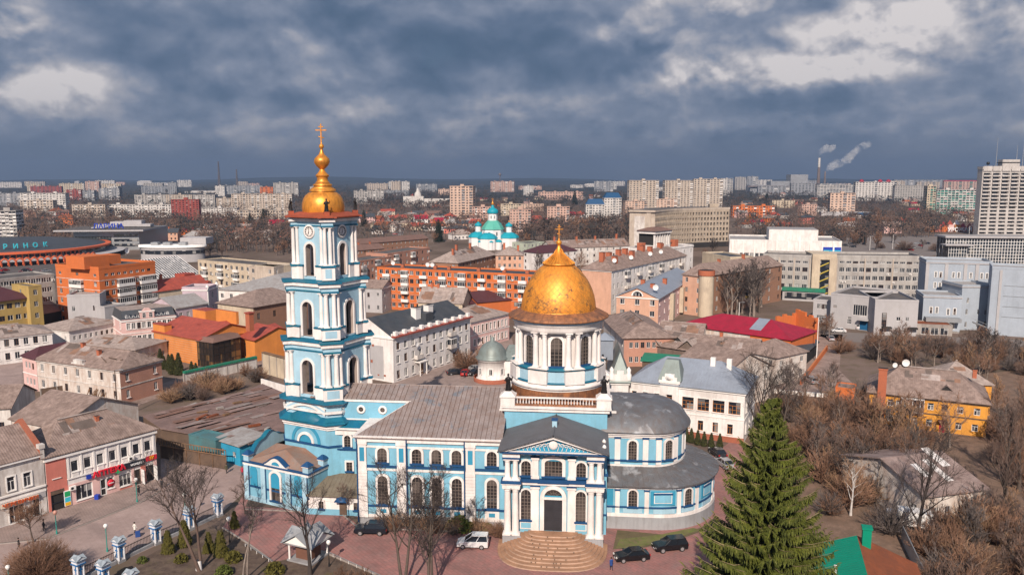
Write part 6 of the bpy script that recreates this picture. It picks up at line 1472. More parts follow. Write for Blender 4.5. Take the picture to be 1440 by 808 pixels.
# cluster of timber houses
H=bld('timber_house','brown timber house with twin gables and white framed windows','house',(903,482),(984,494),12,5.5,mat('brown_board_wall',(.19,.135,.11),.9,.2,.6,dirt=.4),'gable',2.8,R_SLATE,fw=(6,1.0),rw=(2,.9),floors=1,sill0=2.6,wh=1.6)
for fx in(.18,.8):
    b=MB();w=2.6;b.face([(-w,0,0),(w,0,0),(0,0,2.2)],mat('brown_board_wall',(0,0,0)));b.face([(-w-.3,-.5,-.1),(0,-.5,2.4),(0,5,2.4),(-w-.3,1.5,-.1)],R_PALE);b.face([(w+.3,-.5,-.1),(w+.3,1.5,-.1),(0,5,2.4),(0,-.5,2.4)],R_PALE);b.build('gable',H.roof,(fx*H.L,-.1,H.h))
dormer(H,.55,.3,H.h+1.3,R_PALE)
bld('timber_house','grey slate roofed house behind the twin gabled timber house','house',(925,471),(985,476),10,5.5,OLDW,'gable',3.0,R_SLATE,fw=(4,.9),floors=1)
bld('lean_to','flat green tin lean-to behind the white seminary roof','lean-to',(903,507),(980,513),5,3.6,WOODD,'shed',.8,R_GRN,fw=(0,1),rw=(0,1))
H=bld('yard_house','long slate roofed yard house with a glazed veranda','house',(982,494),(1060,502),13,5.5,OLDW,'gable',3.0,R_SLATE,fw=(6,1.3),floors=1,st='4',sill0=2.2,wh=1.6,rw=(2,.9),chim=((.3,.5,1.0),))
dormer(H,.35,.4,H.h+1.2,R_SLATE)
H=bld('peeling_house','peeling white gabled house with patched slate roof beside the big bare tree','house',(1017,527),(1085,514),14,7.5,PEEL,'gabley',3.6,R_SLATE,fw=(3,.9),rw=(4,.9),floors=2,wh=1.4)
bld('yard_house','slate hipped house with cracked roof left of the crimson hall end','house',(1040,492),(1092,503),12,6.5,PEEL,'hip',3.0,R_SLATE,fw=(4,.9),floors=2,wh=1.3)
def seminary():
    ops=[(x,5.6,.85,1.6,'T')for x in(3.4,5.4,7.4,9.6)]
    a,e=P(885.6,534.7,9.5),P(1048,552.5,9.5);L=(e-a).length;k=L/162.4
    f=lambda px:(px-885.6)*k
    ops=[(f(893),5.7,.95,1.9,'T'),(f(909),5.7,.95,1.9,'T'),(f(926),5.7,.95,1.9,'T'),(f(944),5.7,1.05,2.0,'T')]+[(f(x),5.3,2.15,2.3,'G')for x in(970.5,992,1013,1034.5)]+[(f(x),1.5,1.0,1.9,'T')for x in(893,909,926,944,971,989,1009.5,1029.5)]
    H=bld('seminary','long white two storey house with blue grey tin roof and arched orange windows','house',(885.6,534.7),(1048,552.5),13,9.5,WHITE,'hip',4.0,R_BLUE,ops=ops,rw=(3,1.0),rows=[(1.5,1.7),(5.4,1.8)],fm=FR_O,near=True,casing=TRIM,cornice=TRIM,hip=5.5,belt=[4.3])
    x=f(944);b=MB();b.box(x-1.75,x+1.75,-.35,.01,4.6,5.4,WHITE);b.box(x-1.75,x-.6,-.35,.01,5.4,9.9,WHITE);b.box(x+.6,x+1.75,-.35,.01,5.4,9.9,WHITE);b.box(x-.6,x+.6,-.35,.01,7.7,9.9,WHITE);b.box(x-2.0,x+2.0,-.5,.3,9.9,10.4,TRIM)
    b.lathe([(0,0),(.75,0),(.75,.5)],18,TRIM);kk=18*3;b.v[-kk:]=[(px+x,-.4+pz,py+10.9)for px,py,pz in b.v[-kk:]];b.lathe([(0,-.1),(.4,-.1),(.4,0)],14,WHITE);kk=14*3;b.v[-kk:]=[(px+x,-.42+pz,py+10.9)for px,py,pz in b.v[-kk:]]
    b.box(x-1.4,x+1.4,-.38,.2,10.4,11.0,TRIM);b.box(x-.9,x+.9,-.36,.2,11.0,11.6,TRIM)
    b.build('avant_corps',H.root)
    b=MB();gt=mat('green_grey_tin',(.22,.26,.245));b.prism([(x-2.2,-.3),(x+2.2,-.3),(x+2.2,4.2),(x-2.2,4.2)],10.4,14.0,gt,bot=True,poly1=[(x-1.2,1.6),(x+1.2,1.6),(x+1.2,3.0),(x-1.2,3.0)]);b.build('spire_roof',H.roof)
    for fx in(.68,.82):b=MB();b.box(-.45,.45,-.4,.4,-.8,1.3,TRIM);b.build('chimney',H.roof,(fx*H.L,H.D*.42,H.h+3.5))
    b=MB();b.box(-.1,L+.1,-.25,0,0,1.0,REDB);b.build('plinth',H.root);aircon(H.root,(f(901),0,6.0),0)
    # chapel wing with curved gable on the left
    H2=bld('chapel_wing','white scrolled gable wing with steep green grey roof beside the seminary','house',(860,537),(884,537.5),14,9.5,WHITE,'hip',5.5,gt,fw=(1,1.0),rw=(2,1),floors=2,wh=1.8,cornice=TRIM)
    b=MB();w=H2.L/2
    for q,z0,z1 in((1.0,0,.8),(.75,.8,1.6),(.4,1.6,2.3)):b.box(w-w*q,w+w*q,-.35,.3,H2.h+z0,H2.h+z1,WHITE)
    for x in(0,H2.L):b.lathe([(.5,10),(.55,11.0),(.35,11.4),(.45,12),(0,12.6)],8,TRIM,x,0)
    b.build('scrolled_gable',H2.root)
    b=MB();b.box(-1.6,1.6,-1.6,1.6,-2.5,1.4,R_BLUE);b.prism([(-1.9,-1.9),(1.9,-1.9),(1.9,1.9),(-1.9,1.9)],1.4,2.6,R_BLUE,bot=True,poly1=[(-.1,-.1),(.1,-.1),(.1,.1),(-.1,.1)]);b.build('ridge_cabin',H2.roof,(-1.2,6,H2.h+5.8))
seminary()
# yellow two storey house on the right
def yellow_house():
    H=bld('yellow_house','yellow two storey house with long grey slate roof and brick chimney stack','house',(1223,550.5),(1390,568),13,6.4,YELL,'hip',4.2,R_SLATE,ops=[(x,z,1.15,1.35,'T')for x,z in((1.2,4.0),(4.2,4.0),(5.9,4.0),(12.0,4.1),(14.6,4.1),(17.5,4.0),(20.6,4.0),(4.4,1.0),(6.4,1.0),(11.9,.9),(17.4,.9),(20.4,.9),(9,1.0))],rw=(2,1.0),floors=2,belt=[3.2],cornice=WOODD,near=False,opw=22.5,hip=5,ov=.6,chim=((.9,.5,.6),))
    s=H.L/22.5
    b=MB();b.box(-.75,.75,-.6,.5,0,11.2,CHIMB);b.box(-.85,.85,-.7,.6,11.2,11.5,CHIMB,top=DARK);b.build('chimney_stack',H.root,(2.4*s,-.5,0))
    for x,k in((7.4,'glazed'),(9.6,'glazed')):put('balcony',balcony_mesh(2.0,k,WOODD),H.root,(x*s,-.01,3.6))
    dormer(H,.66,.22,H.h+1.2,R_SLATE)
    b=MB();b.box(-.8,.8,-1.3,0,2.3,2.45,R_MAR);b.box(-.5,.5,-.1,.01,0,2.2,R_CRIM);b.build('door',H.root,(14.4*s,0,0));dish(H.root,(H.L*.3,H.D*.5,H.h+4.0),.2,.7);dish(H.root,(H.L*.2,H.D*.45,H.h+3.8),.5,.5)
    bld('brick_shed','small orange brick shed left of the yellow house','shed',(1175,545),(1202,548),5,3.6,ORB,'flat',.2,R_SLATE,fw=(0,1),rw=(0,1))
    bld('yellow_house','rear wing of pale slate roof behind the yellow house','house',(1318,538),(1395,541),10,6.4,YELL,'hip',3.6,R_PALE,fw=(5,1.0),floors=2)
    plain_wall('pipeline','white overhead heating pipe on posts across the dirt yard','pipe',[(1088,552),(1178,560)],.9,.22,TRIM,None,None,4)
yellow_house()
H=bld('ruined_house','low tumbledown white house with patched roof below the yellow house','house',(1301,697),(1386,686),17,4.6,PEEL,'gable',2.4,mat('patched_asbestos',(.30,.225,.2),.9,.25,.4,dirt=.65,dirtcol=(.16,.1,.085),stripes=('X',.35,.03)),fw=(4,1.0),floors=1,near=True)
for x,y,l,w in((.55,.12,5,1.1),(.75,.3,4.5,1.4),(.3,.2,3,1.2)):
    k=2.4/(H.D/2);b=MB();b.face([(x*H.L,y*H.D,H.h+y*H.D*k+.2),(x*H.L+w,y*H.D,H.h+y*H.D*k+.2),(x*H.L+w,y*H.D+l,H.h+(y*H.D+l)*k+.2),(x*H.L,y*H.D+l,H.h+(y*H.D+l)*k+.2)],WHITE);b.build('roof_patch',H.roof)
bld('shed','small collapsed shed left of the tumbledown white house','shed',(1228,668),(1262,676),6,3.0,WOOD,'gable',1.6,R_PALE,fw=(2,.8),floors=1)
def green_roof():
    # half green, half rusty roof at the lower edge; the ridge runs away from us
    zr=8.4;A,B_=P(1205,752,zr),P(1226,830,zr);d=(A-B_).normalized();r=thing('green_roof_house','house with one bright green and one rust brown roof slope','house',B_-d*8,math.atan2(d.y,d.x)-math.pi/2)
    L=(A-B_).length+8;w=6.2;zl=6.0
    GR=mat('bright_green_sheet',(.0,.235,.14),.5,.1,.5,dirt=.2,dirtcol=(.02,.16,.1),stripes=('Y',.5,.03))
    wl=MB();wl.box(-w+.4,w-.4,.3,L-.4,0,zl-.05,PEEL);wl.build('wall',r)
    for s,m,nm in((-1,GR,'green_slope'),(1,R_RUST,'rusty_slope')):
        b=MB();q=[(0,0,zr),(0,L,zr),(s*w,L,zl),(s*w,0,zl)];b.face(q if s<0 else q[::-1],m);b.face([(x,y,z-.15)for x,y,z in(q[::-1]if s<0 else q)],m)
        for i in range(4):a,c=q[i],q[(i+1)%4];b.face([a,c,(c[0],c[1],c[2]-.15),(a[0],a[1],a[2]-.15)],m)
        b.build(nm,r)
    b=MB();b.prism([(-w+.4,L-.39),(w-.4,L-.39),(w-.4,L-.3),(-w+.4,L-.3)],zl-.1,zr-.3,GR,poly1=[(-.2,L-.39),(.2,L-.39),(.2,L-.3),(-.2,L-.3)]);b.build('gable',r)
    b=MB();b.box(.3,1.2,L-2.2,L-1.3,zl,zr+1.7,GR);b.box(.2,1.3,L-2.3,L-1.2,zr+1.7,zr+1.9,GR);b.build('chimney',r)
    b=MB();b.cyl(-3.0,L-9,zl,zr+.4,.14,TRIM,n=8);b.build('vent_pipe',r)
green_roof()
plain_wall('fence','pale metal fence right of the rusty roof','fence',[(1268,760),(1305,840)],2.2,.06,METAL)
# ---------------------------------------------------------------- right middle distance
def institute():
    H=bld('institute','long grey panel institute of five floors with square window grid','institute',(1176,361.5),(1298,363),15,17.0,GREYP,'flat',.9,R_TAR,fw=(12,1.9),rw=(3,1.4),rows=[(1.2,1.7),(4.6,1.7),(8.0,1.7),(11.3,1.7),(14.6,.9)],st='3',rwall=PNKB,m0=1.4)
    for i in range(4):x=.4+i*(H.L-.8)/3;b=MB();b.box(x-.2,x+.2,-.22,.01,0,16.6,BEIGE);b.build('pilaster',H.root)
    for i in range(7):aircon(H.root,(rnd.uniform(2,H.L-2),0,rnd.choice([3.6,7.0,10.3])),0)
    H=bld('institute','left wing of the panel institute with a green shop canopy','institute',(1073.5,359.5),(1141,362),15,17.0,GREYP,'flat',.9,R_TAR,fw=(6,1.9),rw=(3,1.4),rows=[(1.2,1.7),(4.6,1.7),(8.0,1.7),(11.3,1.7),(14.6,.9)],st='3',lwall=LGREY,lw=(0,1))
    b=MB();b.box(8,24,-3.5,-.01,3.8,5.0,R_GRN);b.box(8.2,23.8,-3,-.01,0,3.8,LGREY);b.box(9,23,-3.05,-3.001,.8,3.2,GL);b.build('shop_canopy',H.root)
    for i in range(4):x=.4+i*(H.L-.8)/3;b=MB();b.box(x-.2,x+.2,-.22,.01,0,16.6,BEIGE);b.build('pilaster',H.root)
    H=bld('institute','dark roofed rear wing with plain beige wall left of the panel institute','institute',(1027,363),(1058,362),22,16.0,CREAM,'flat',.6,R_DARK,fw=(0,1),rw=(0,1))
    a,c=P(1142,361,17),P(1176,361.5,17);d=c-a;L=d.length;r=thing('stair_tower','beige stair tower with tall glass strip showing yellow stair flights','stair tower',a,math.atan2(d.y,d.x))
    h=18.2;w0,w1=L*.33,L*.72;b=MB();b.box(0,w0,-1,14,0,h,CREAM);b.box(w1,L,-1,14,0,h,CREAM);b.box(w0,w1,-.9,14,h-2.2,h-.01,CREAM);b.box(w0,w1,4,14,0,h-2.2,DARK);b.build('wall',r)
    b=MB();b.box(w0,w1,-.3,-.25,.5,h-2.2,GL)
    for i in range(12):z=.6+i*1.35;b.box(w0,w1,-.36,-.301,z,z+.08,DMETAL)
    b.build('glazing',r)
    ym=flat('yellow_stair',(.55,.42,.08),.6)
    for i in range(5):b=MB();z=1.2+i*3.0;b.tube([(w0+.1,-.42,z),(w1-.1,-.42,z+1.6)],[.22,.22],4,ym,smooth=False);b.build('stair_flight',r)
institute()
def palace():
    H=bld('culture_palace','white flat roofed hall with raised centre and blue yellow banner','hall',(1026,338),(1184,341),40,12.0,WHITE,'flat',.8,R_TIN,fw=(9,5.0),rows=[(1.5,3.6)],rw=(0,1),st='6',m0=6)
    b=MB();b.box(0,H.L*.44,0,26,0,6.5,WHITE,top=R_TIN);b.build('upper_hall',H.root,(H.L*.36,5,H.h))
    for i in range(10):b=MB();x=H.L*(i+.3)/10;b.box(x-.4,x+.4,-.5,.01,0,12.2,TRIM);b.build('pier',H.root)
    b=MB();x=H.L*.84;b.box(x,x+9.5,-.3,-.02,6.9,9.3,SG_BL);b.box(x,x+9.5,-.3,-.02,5.0,6.899,SG_YE);b.box(x+.3,x+9.2,-.32,-.301,7.1,7.6,SG_TQ);b.build('banner',H.root)
palace()
H=bld('modern_hall','pale grey cubic building with ribbon windows and blue gate','building',(1169,414),(1234,420),22,10.5,LGREY,'flat',.6,R_TAR,ops=[(14.2,4.6,6.6,3.4,'6'),(9.4,1.6,2.0,2.3,'G'),(2.2,6.4,1.6,.8,'1'),(16.4,.1,4.0,3.2,'x')],rw=(0,1),opw=22)
k=H.L/22;b=MB();b.box(14.5*k,18.3*k,.02,.1,.1,3.2,flat('blue_gate',(.01,.09,.2)));b.build('gate',H.root);b=MB();b.box(14*k,19*k,-2.0,-.01,3.4,3.8,LGREY);b.build('canopy',H.root)
H=bld('modern_hall','lower grey block with small terrace right of the blue gate building','building',(1231,423.5),(1292,425),20,10.5,LGREY,'flat',.7,R_TAR,ops=[(4.6,2.2,2.3,4.8,'G'),(11.2,4.6,1.9,1.2,'2'),(15.3,4.6,1.7,1.2,'2'),(15.2,1.2,1.8,1.2,'2'),(3.6,.3,1.6,1.8,'2')],rw=(2,1),opw=20)
for x in(3.6,11):b=MB();b.box(-1.3,1.3,-1.5,0,0,.5,DARK);b.build('awning',H.root,(x,-.01,2.3))
bld('white_annex','small grey annex left of the blue gate building','building',(1144,422),(1169,424),12,7.5,LGREY,'flat',.5,R_TAR,fw=(4,.9),floors=2)
def blue_block():
    H=bld('theatre_block','blue grey windowed block with paired windows behind stepped annexes','building',(1303,368),(1396,370.5),12,20.0,BLUEG,'flat',.7,R_TIN,ops=[(x,z,1.3,1.9,'2')for x in(6.2,9.2,17,20.2,27.5,34.0,37.2)for z in(7.5,11.2,14.8)],rw=(0,1),cornice=LGREY,casing=TRIM,opw=40)
    for x in[q*H.L/40 for q in(.8,12.5,24,31)]:b=MB();b.box(x-.5,x+.5,-.3,.01,0,19.5,LGREY);b.build('pilaster',H.root)
    H=bld('theatre_block','lower blue grey annex with grey canopy in front of the windowed block','building',(1299,416),(1353,418),12,11.0,BLUEG,'flat',.5,R_TIN,ops=[(x,z,1.3,2.0,'2')for x,z in((4.5,5.6),(7.7,5.6),(14,5.2),(17.5,5.4),(14,.8),(17,.8))],rw=(0,1),cornice=LGREY,casing=TRIM,opw=21)
    b=MB();b.box(.5,10.5,-3.2,-.01,3.4,4.6,METAL);b.box(.8,10.2,-2.8,-.01,0,.2,CONC);b.build('canopy',H.root);b=MB();b.tube([(14,-1.2,3.6),(22,-1.2,.4)],[.25,.25],4,METAL,smooth=False);b.tube([(14,-1.3,4.6),(22,-1.3,1.4)],[.06,.06],4,METAL);b.build('outside_stair',H.root)
    H=bld('theatre_block','second blue grey annex with scattered windows beside the blank end block','building',(1353.6,402.5),(1396,402.5),12,14.0,BLUEG,'flat',.5,R_TIN,ops=[(x,z,1.2,1.7,'2')for x,z in((3.4,8.6),(3.2,5.0),(3.2,.9),(9.5,5.0),(13.4,4.8),(9.4,1.0),(13.6,1.0))],rw=(0,1),cornice=LGREY,opw=16)
    H=bld('theatre_block','tall blank blue grey end block with two small arched windows','building',(1395.6,377.5),(1475,381),12,20.5,BLUEG,'flat',.7,R_TIN,ops=[(11.4,2.6,1.1,2.0,'2'),(14.3,2.6,1.1,2.0,'2')],rw=(0,1),lw=(0,1),casing=TRIM)
    for x in(2.4,12.8,21.5):b=MB();b.box(x-.35,x+.35,-.25,.01,0,20.2,LGREY);b.build('pilaster',H.root)
    for z in(5.8,9,12.2,15.4):b=MB();b.box(3.4,20.8,-.1,.01,z,z+.12,METAL);b.build('panel_joint',H.root)
    bld('garage','row of grimy concrete garages below the blue grey annexes','garage',(1290,456),(1340,458),7,3.2,CONC,'flat',.2,R_RUST,fw=(3,2.2),rows=[(.2,2.2)],st='2',rw=(0,1))
blue_block()
def glass_hall():
    a,c=P(1331,334,15),P(1475,335,15);d=c-a;L=d.length;r=thing('glass_hall','glass curtain walled hall with a dense white mullion grid','glass building',a,math.atan2(d.y,d.x));h=15
    b=MB();b.box(0,L,.1,12,0,h,glass('curtain_glass',(.02,.03,.04),(.22,.2,.17),.22));b.build('glazing',r);b=MB();n=36
    for i in range(n+1):x=L*i/n;b.box(x-.13,x+.13,-.08,.1,0,h,FR_W)
    for j in range(9):z=.6+j*1.75;b.box(0,L,-.05,.1,z-.12,z+.12,FR_W)
    for i in range(4):y=.3+i*3.8;b.box(-.06,0,y-.14,y+.14,0,h,FR_W)
    b.build('mullion_grid',r);b=MB();b.box(-1.2,L+1,-1.6,13,h,h+1.0,LGREY,top=R_TIN);b.build('roof',r)
    b=MB();b.box(-3,12,-7,-.1,11,11.7,LGREY);b.box(-.5,9,-5,-.1,0,11,glass('curtain_glass'))
    for i in range(8):x=-.5+9.5*i/7;b.box(x-.1,x+.1,-5.1,-5.001,0,11,FR_W)
    for j in range(6):z=1+j*1.9;b.box(-.5,9,-5.08,-5.001,z,z+.15,FR_W)
    b.build('glazed_porch',r)
glass_hall()
HC=mat('hotel_concrete',(.54,.50,.465),.85,.12,.2,dirt=.5,dirtcol=(.3,.27,.25))
def hotel():
    Y=P(1376,331).y;x0=XA(1378,290,Y);h=HZ(1382,238,Y);r=thing('hotel','high concrete hotel slab with a grid of boxed balconies','hotel',(x0,Y,0),R(-3));n,fl=8,17;L=60;fh=h/(fl+1.0);w=L/n
    b=MB();ops=[]
    for i in range(n):
        for j in range(fl):ops.append((w*(i+.5),j*fh+fh*.42,w*.74,fh*.56,'x'))
    o=wallface(b,(0,0),(L,0),0,h,ops,HC,1.6)
    for xc,zb,ww,hh,*_ in o:b.face([(xc-ww/2,1.55,zb),(xc+ww/2,1.55,zb),(xc+ww/2,1.55,zb+hh),(xc-ww/2,1.55,zb+hh)],GL)
    b.face([(0,8,0),(0,0,0),(0,0,h),(0,8,h)],HC);b.face([(L,0,0),(L,8,0),(L,8,h),(L,0,h)],HC);b.face([(L,8,0),(0,8,0),(0,8,h),(L,8,h)],HC);b.build('wall',r)
    for i in range(n):
        for j in range(8,fl):put('balcony',hotel_balcony(w,fh),r,(w*(i+.5),0,j*fh))
    b=MB();b.box(-.3,L,-.6,8.3,h,h+2.2,HC,top=R_TAR);b.build('roof',r);b=MB();b.box(16,30,1,8,h+2.2,h+8,HC);b.box(15.6,30.4,.6,8.4,h+5.2,h+5.9,DARK);b.build('roof_hut',r)
    for i in range(n):b=MB();b.box(w*i+.3,w*(i+1)-.3,-1.0,-.61,h-1.5,h+2.6,HC);b.build('crown_panel',r)
    for x,hh in((14.5,26),(31,20),(36,24)):b=MB();b.tube([(x,8,h+2),(x,8,h+hh)],[.35,.12],5,METAL);b.build('aerial',r)
    b=MB();b.tube([(7,6,h+2),(7,6,h+4)],[.3,.3],5,DMETAL);b.lathe([(0,h+3.8),(1.3,h+4),(1.3,h+6),(0,h+6.2)],8,DMETAL,7,6);b.build('roof_lamp',r)
_HB=[]
def hotel_balcony(w,fh):
    if not _HB:
        b=MB();b.box(-w*.40,w*.40,-1.0,-.01,fh*.04,fh*.38,HC);b.box(w*.40,w*.47,-1.0,-.01,fh*.04,fh*.95,HC);_HB.append(b.mesh('balcony'))
    return _HB[0]
hotel()
# turquoise church
def turquoise_church():
    TQ=mat('turquoise_tin',(.01,.30,.38),.5,.1,.03,dirt=.15,dirtcol=(.02,.2,.25));TG=mat('pale_turquoise_tin',(.10,.42,.33),.5,.12,.05,dirt=.3,dirtcol=(.15,.3,.25));CHW=mat('church_whitewash',(.76,.74,.72),.8,.05,.1)
    Y=P(693,349).y;s=Y/1110.0;r=thing('church','white church with turquoise roofs and four small onion turrets','church',(XA(693,340,Y),Y,0),R(-20));r.scale=(.97,.97,.75)
    def octag(x,y,rad):return[(x+rad*math.cos(R(22.5+45*i)),y+rad*math.sin(R(22.5+45*i)))for i in range(8)]
    b=MB();b.prism(octag(0,0,7.6),0,17.5,CHW);b.build('wall',r)
    for x,y in((-11.5,1),(11.5,2),(0,-10),(0,11)):
        b=MB();b.prism(octag(x,y,6.8),0,10,CHW);b.build('wing',r);b=MB();b.lathe([(7.3,10),(6.6,11.6),(4.8,13.6),(2.4,14.8)],8,TQ,x,y,R(22.5),R(382.5),smooth=False);b.lathe([(2.4,14.8),(2.2,14.9),(0,15)],8,TQ,x,y);b.build('wing_roof',r)
    for x,y in((-11.5,1),(11.5,2),(0,11)):
        b=MB();b.prism(octag(x,y,2.1),14,20,CHW);b.build('turret',r);b=MB();b.lathe([(2.4,20),(2.6,21),(2.2,22.2),(1.0,23),(.4,24)],12,TQ,x,y);b.lathe([(.4,24),(.6,24.6),(.2,25.4)],8,GOLD,x,y);b.build('turret_dome',r)
    b=MB();b.lathe([(8.2,17.5),(7.5,19.5),(5.5,23),(3.6,25.5)],8,TG,0,0,R(22.5),R(382.5),smooth=False);b.build('roof',r)
    b=MB();b.prism(octag(0,0,3.3),24.5,32,CHW);b.build('drum',r);b=MB();b.lathe([(3.8,32),(4.1,33.5),(3.5,35.3),(1.8,36.8),(1.0,37.5),(1.1,38.6),(.5,39.5)],16,TQ);b.build('dome',r);b=MB();b.lathe([(.5,39.5),(1.1,40.6),(.7,41.8),(.15,43),(.1,46)],10,GOLD);b.box(-1.1,1.1,-.12,.12,44.6,44.9,GOLD);b.build('finial',r)
    for a in range(8):
        t=R(45*a-90);c_,s_=math.cos(t),math.sin(t)
        if s_<.5:put('window',window_mesh(1.2,3.4,'T'),r,(7.05*c_,7.05*s_,12.0),t+math.pi/2);put('window',window_mesh(.9,2.8,'T'),r,(3.07*c_,3.07*s_,27.2),t+math.pi/2)
    for x,y,d in((-3,-13.5,2.6),(3.2,-13,2.4),(8,-9,2.2)):b=MB();b.lathe([(d,0),(d,7)],10,CHW,x,y);b.lathe([(d+.3,7),(d*.8,8.4),(0,9.4)],10,TQ,x,y);b.build('apse',r)
turquoise_church()
# ---------------------------------------------------------------- left middle distance
def orange_flats():
    H=bld('brick_flats','six storey orange brick flats with white balconies left of the red roofs','apartment block',(138.6,379),(218,370),(82,374),19,ORB,'flat',.8,R_TAR,fw=(8,1.3),rw=(2,1),lw=(3,1.3),rows=[(1.0,1.6),(4.1,1.6),(7.2,1.6),(10.3,1.6),(13.4,1.6),(16.6,.9)],m0=2.0)
    for j in range(1,5):
        for i in(3,6):put('balcony',balcony_mesh(6.2,'glazed',TRIM),H.root,(2+H.L*(i-.4)/7.6,-.01,j*3.1+.3))
        put('balcony',balcony_mesh(6.0,'glazed',TRIM),H.root,(-.01,H.D*.5,j*3.1+.3),-math.pi/2)
        b=MB();b.box(-.05,H.L+.05,-.05,H.D,j*3.1+2.9,j*3.1+3.05,OLDW);b.build('floor_band',H.root)
    roofbox(H,.12,.4,9,9,4.0,ORB);roofbox(H,.55,.6,8,6,3.2,ORB);dish(H.root,(H.L*.58,3,H.h+3.4),.2,1.0)
orange_flats()
brick_flats('panel_flats','grey panel flats with dark flat roof left of the orange brick flats',(-40,398),(76,386.5),13,16,GREYP,5,14,20,TRIM,rw=(3,1.3))
brick_flats('panel_flats','cream four storey flats with scattered balconies left of the bell tower',(278,366.5),(384,376.5),12,13.5,CREAM,4,14,3,TRIM)
bld('panel_flats','plain sunlit end of the cream flats beside the bell tower','apartment block',(385,377),(410,373),12,13.5,BEIGE,'flat',.5,R_TAR,fw=(2,1.2),floors=4)
def market_hall():
    Y=P(60,376).y;R0=60;cx=XA(2,370,Y+R0);r=thing('market_hall','round market hall with orange arches and turquoise roof letters','market hall',(cx,Y+R0,0));OR=mat('orange_fascia',(.62,.13,.05),.6,.1,.05);a0,a1=R(-175),R(-5);n=44
    h=HZ(40,361,Y)
    b=MB();b.lathe([(R0-2,0),(R0-2,h)],n*2,LGREY,0,0,smooth=False);b.build('wall',r)
    b=MB();b.lathe([(R0-1.9,h*.62),(R0-1.9,h*.92)],n*2,GL,0,0,smooth=False);b.build('window_band',r)
    b=MB();b.lathe([(R0+.8,h),(R0+1.2,h+.1),(R0+1.2,h+1.2),(R0-2,h+1.3)],n*2,OR,0,0,smooth=False);b.build('fascia',r)
    b=MB();b.lathe([(R0-1.9,h+1.25),(R0-16,h+3.4),(R0-34,h+4.2),(0,h+4.6)],n*2,R_DARK,0,0,smooth=False);b.build('roof',r)
    b=MB();b.lathe([(R0-1.8,h*.5),(R0+9,h*.44),(R0+9,h*.40)],n*2,LGREY,0,0,smooth=False);b.build('gallery_roof',r)
    for i in range(44):
        a=R(-140+i*2.9);c_,s_=math.cos(a),math.sin(a);t=Vector((-s_,c_,0));o=Vector((c_,s_,0))
        if a>R(-12):break
        pts=[o*(R0+9)+t*(2.0*math.cos(q))+Vector((0,0,h*.12+3.6*math.sin(q)))for q in[math.pi*k/8 for k in range(9)]]
        b=MB();b.tube(pts,[.42]*9,4,OR,smooth=False);b.tube([pts[0],(pts[0].x,pts[0].y,0)],[.4,.4],4,OR,smooth=False);b.build('arch',r)
        b=MB();b.tube([(c_*(R0-1.2),s_*(R0-1.2),h*.5),(c_*(R0-1.2),s_*(R0-1.2),h)],[.35,.35],4,OR,smooth=False);b.build('post',r)
    for k,ch in enumerate('РИНОК'):
        px,zl=7.5+k*14,h+3.9
        def scr(a):X,Yy=cx+(R0-8)*math.cos(a),Y+R0+(R0-8)*math.sin(a);f=Yy*math.cos(PITCH)-(zl-CAMH)*math.sin(PITCH);return 720+FPX*X/f
        a=min((abs(scr(R(-170+q*.5))-px),R(-170+q*.5))for q in range(300))[1]
        o=put('roof_letter',letters(ch,3.7,SG_TQ,.5),r,((R0-8)*math.cos(a),(R0-8)*math.sin(a),zl),0);o.rotation_euler=(math.pi/2,0,a+math.pi/2)
market_hall()
def mall():
    Y=P(140,352).y;D=60;x0,x1=XA(104,340,Y),XA(192,340,Y);h=HZ(150,325,Y);r=thing('shopping_centre','wide dark glass shopping centre with an overhanging flat roof','shopping centre',(x0,Y,0),R(6));L=x1-x0
    b=MB();b.box(0,L,0,D,0,h,METAL);b.build('wall',r);b=MB();b.box(1,L-18,-.2,0,h*.25,h*.72,glass('curtain_glass'));b.build('glazing',r)
    for i in range(12):b=MB();x=2+i*(L-20)/11;b.box(x-.15,x+.15,-.4,-.21,h*.25,h*.72,DMETAL);b.build('mullion',r)
    for j in range(3):b=MB();b.box(L-16,L-.5,-.2,0,h*(.2+.25*j),h*(.33+.25*j),GL);b.build('window_band',r)
    b=MB();b.box(-10,L+5,-6,D*.6,h,h+1.0,LGREY,top=R_TAR);rf=b.build('roof',r)
    for x,y,w,d,hh in((6,22,14,8,3),(L*.3,30,18,10,4.5),(L*.55,26,12,8,5.5),(L*.78,24,9,8,3.2),(L*.2,8,9,5,2)):
        b=MB();b.box(x,x+w,y,y+d,h+1.41,h+hh,LGREY);b.build('plant_room',rf)
    t=put('roof_sign',letters('ЛАВИНА',4.6,SG_BL,.5),r,(L*.56,-2,h+3.2));t.rotation_euler=(math.pi/2,0,0)
mall()
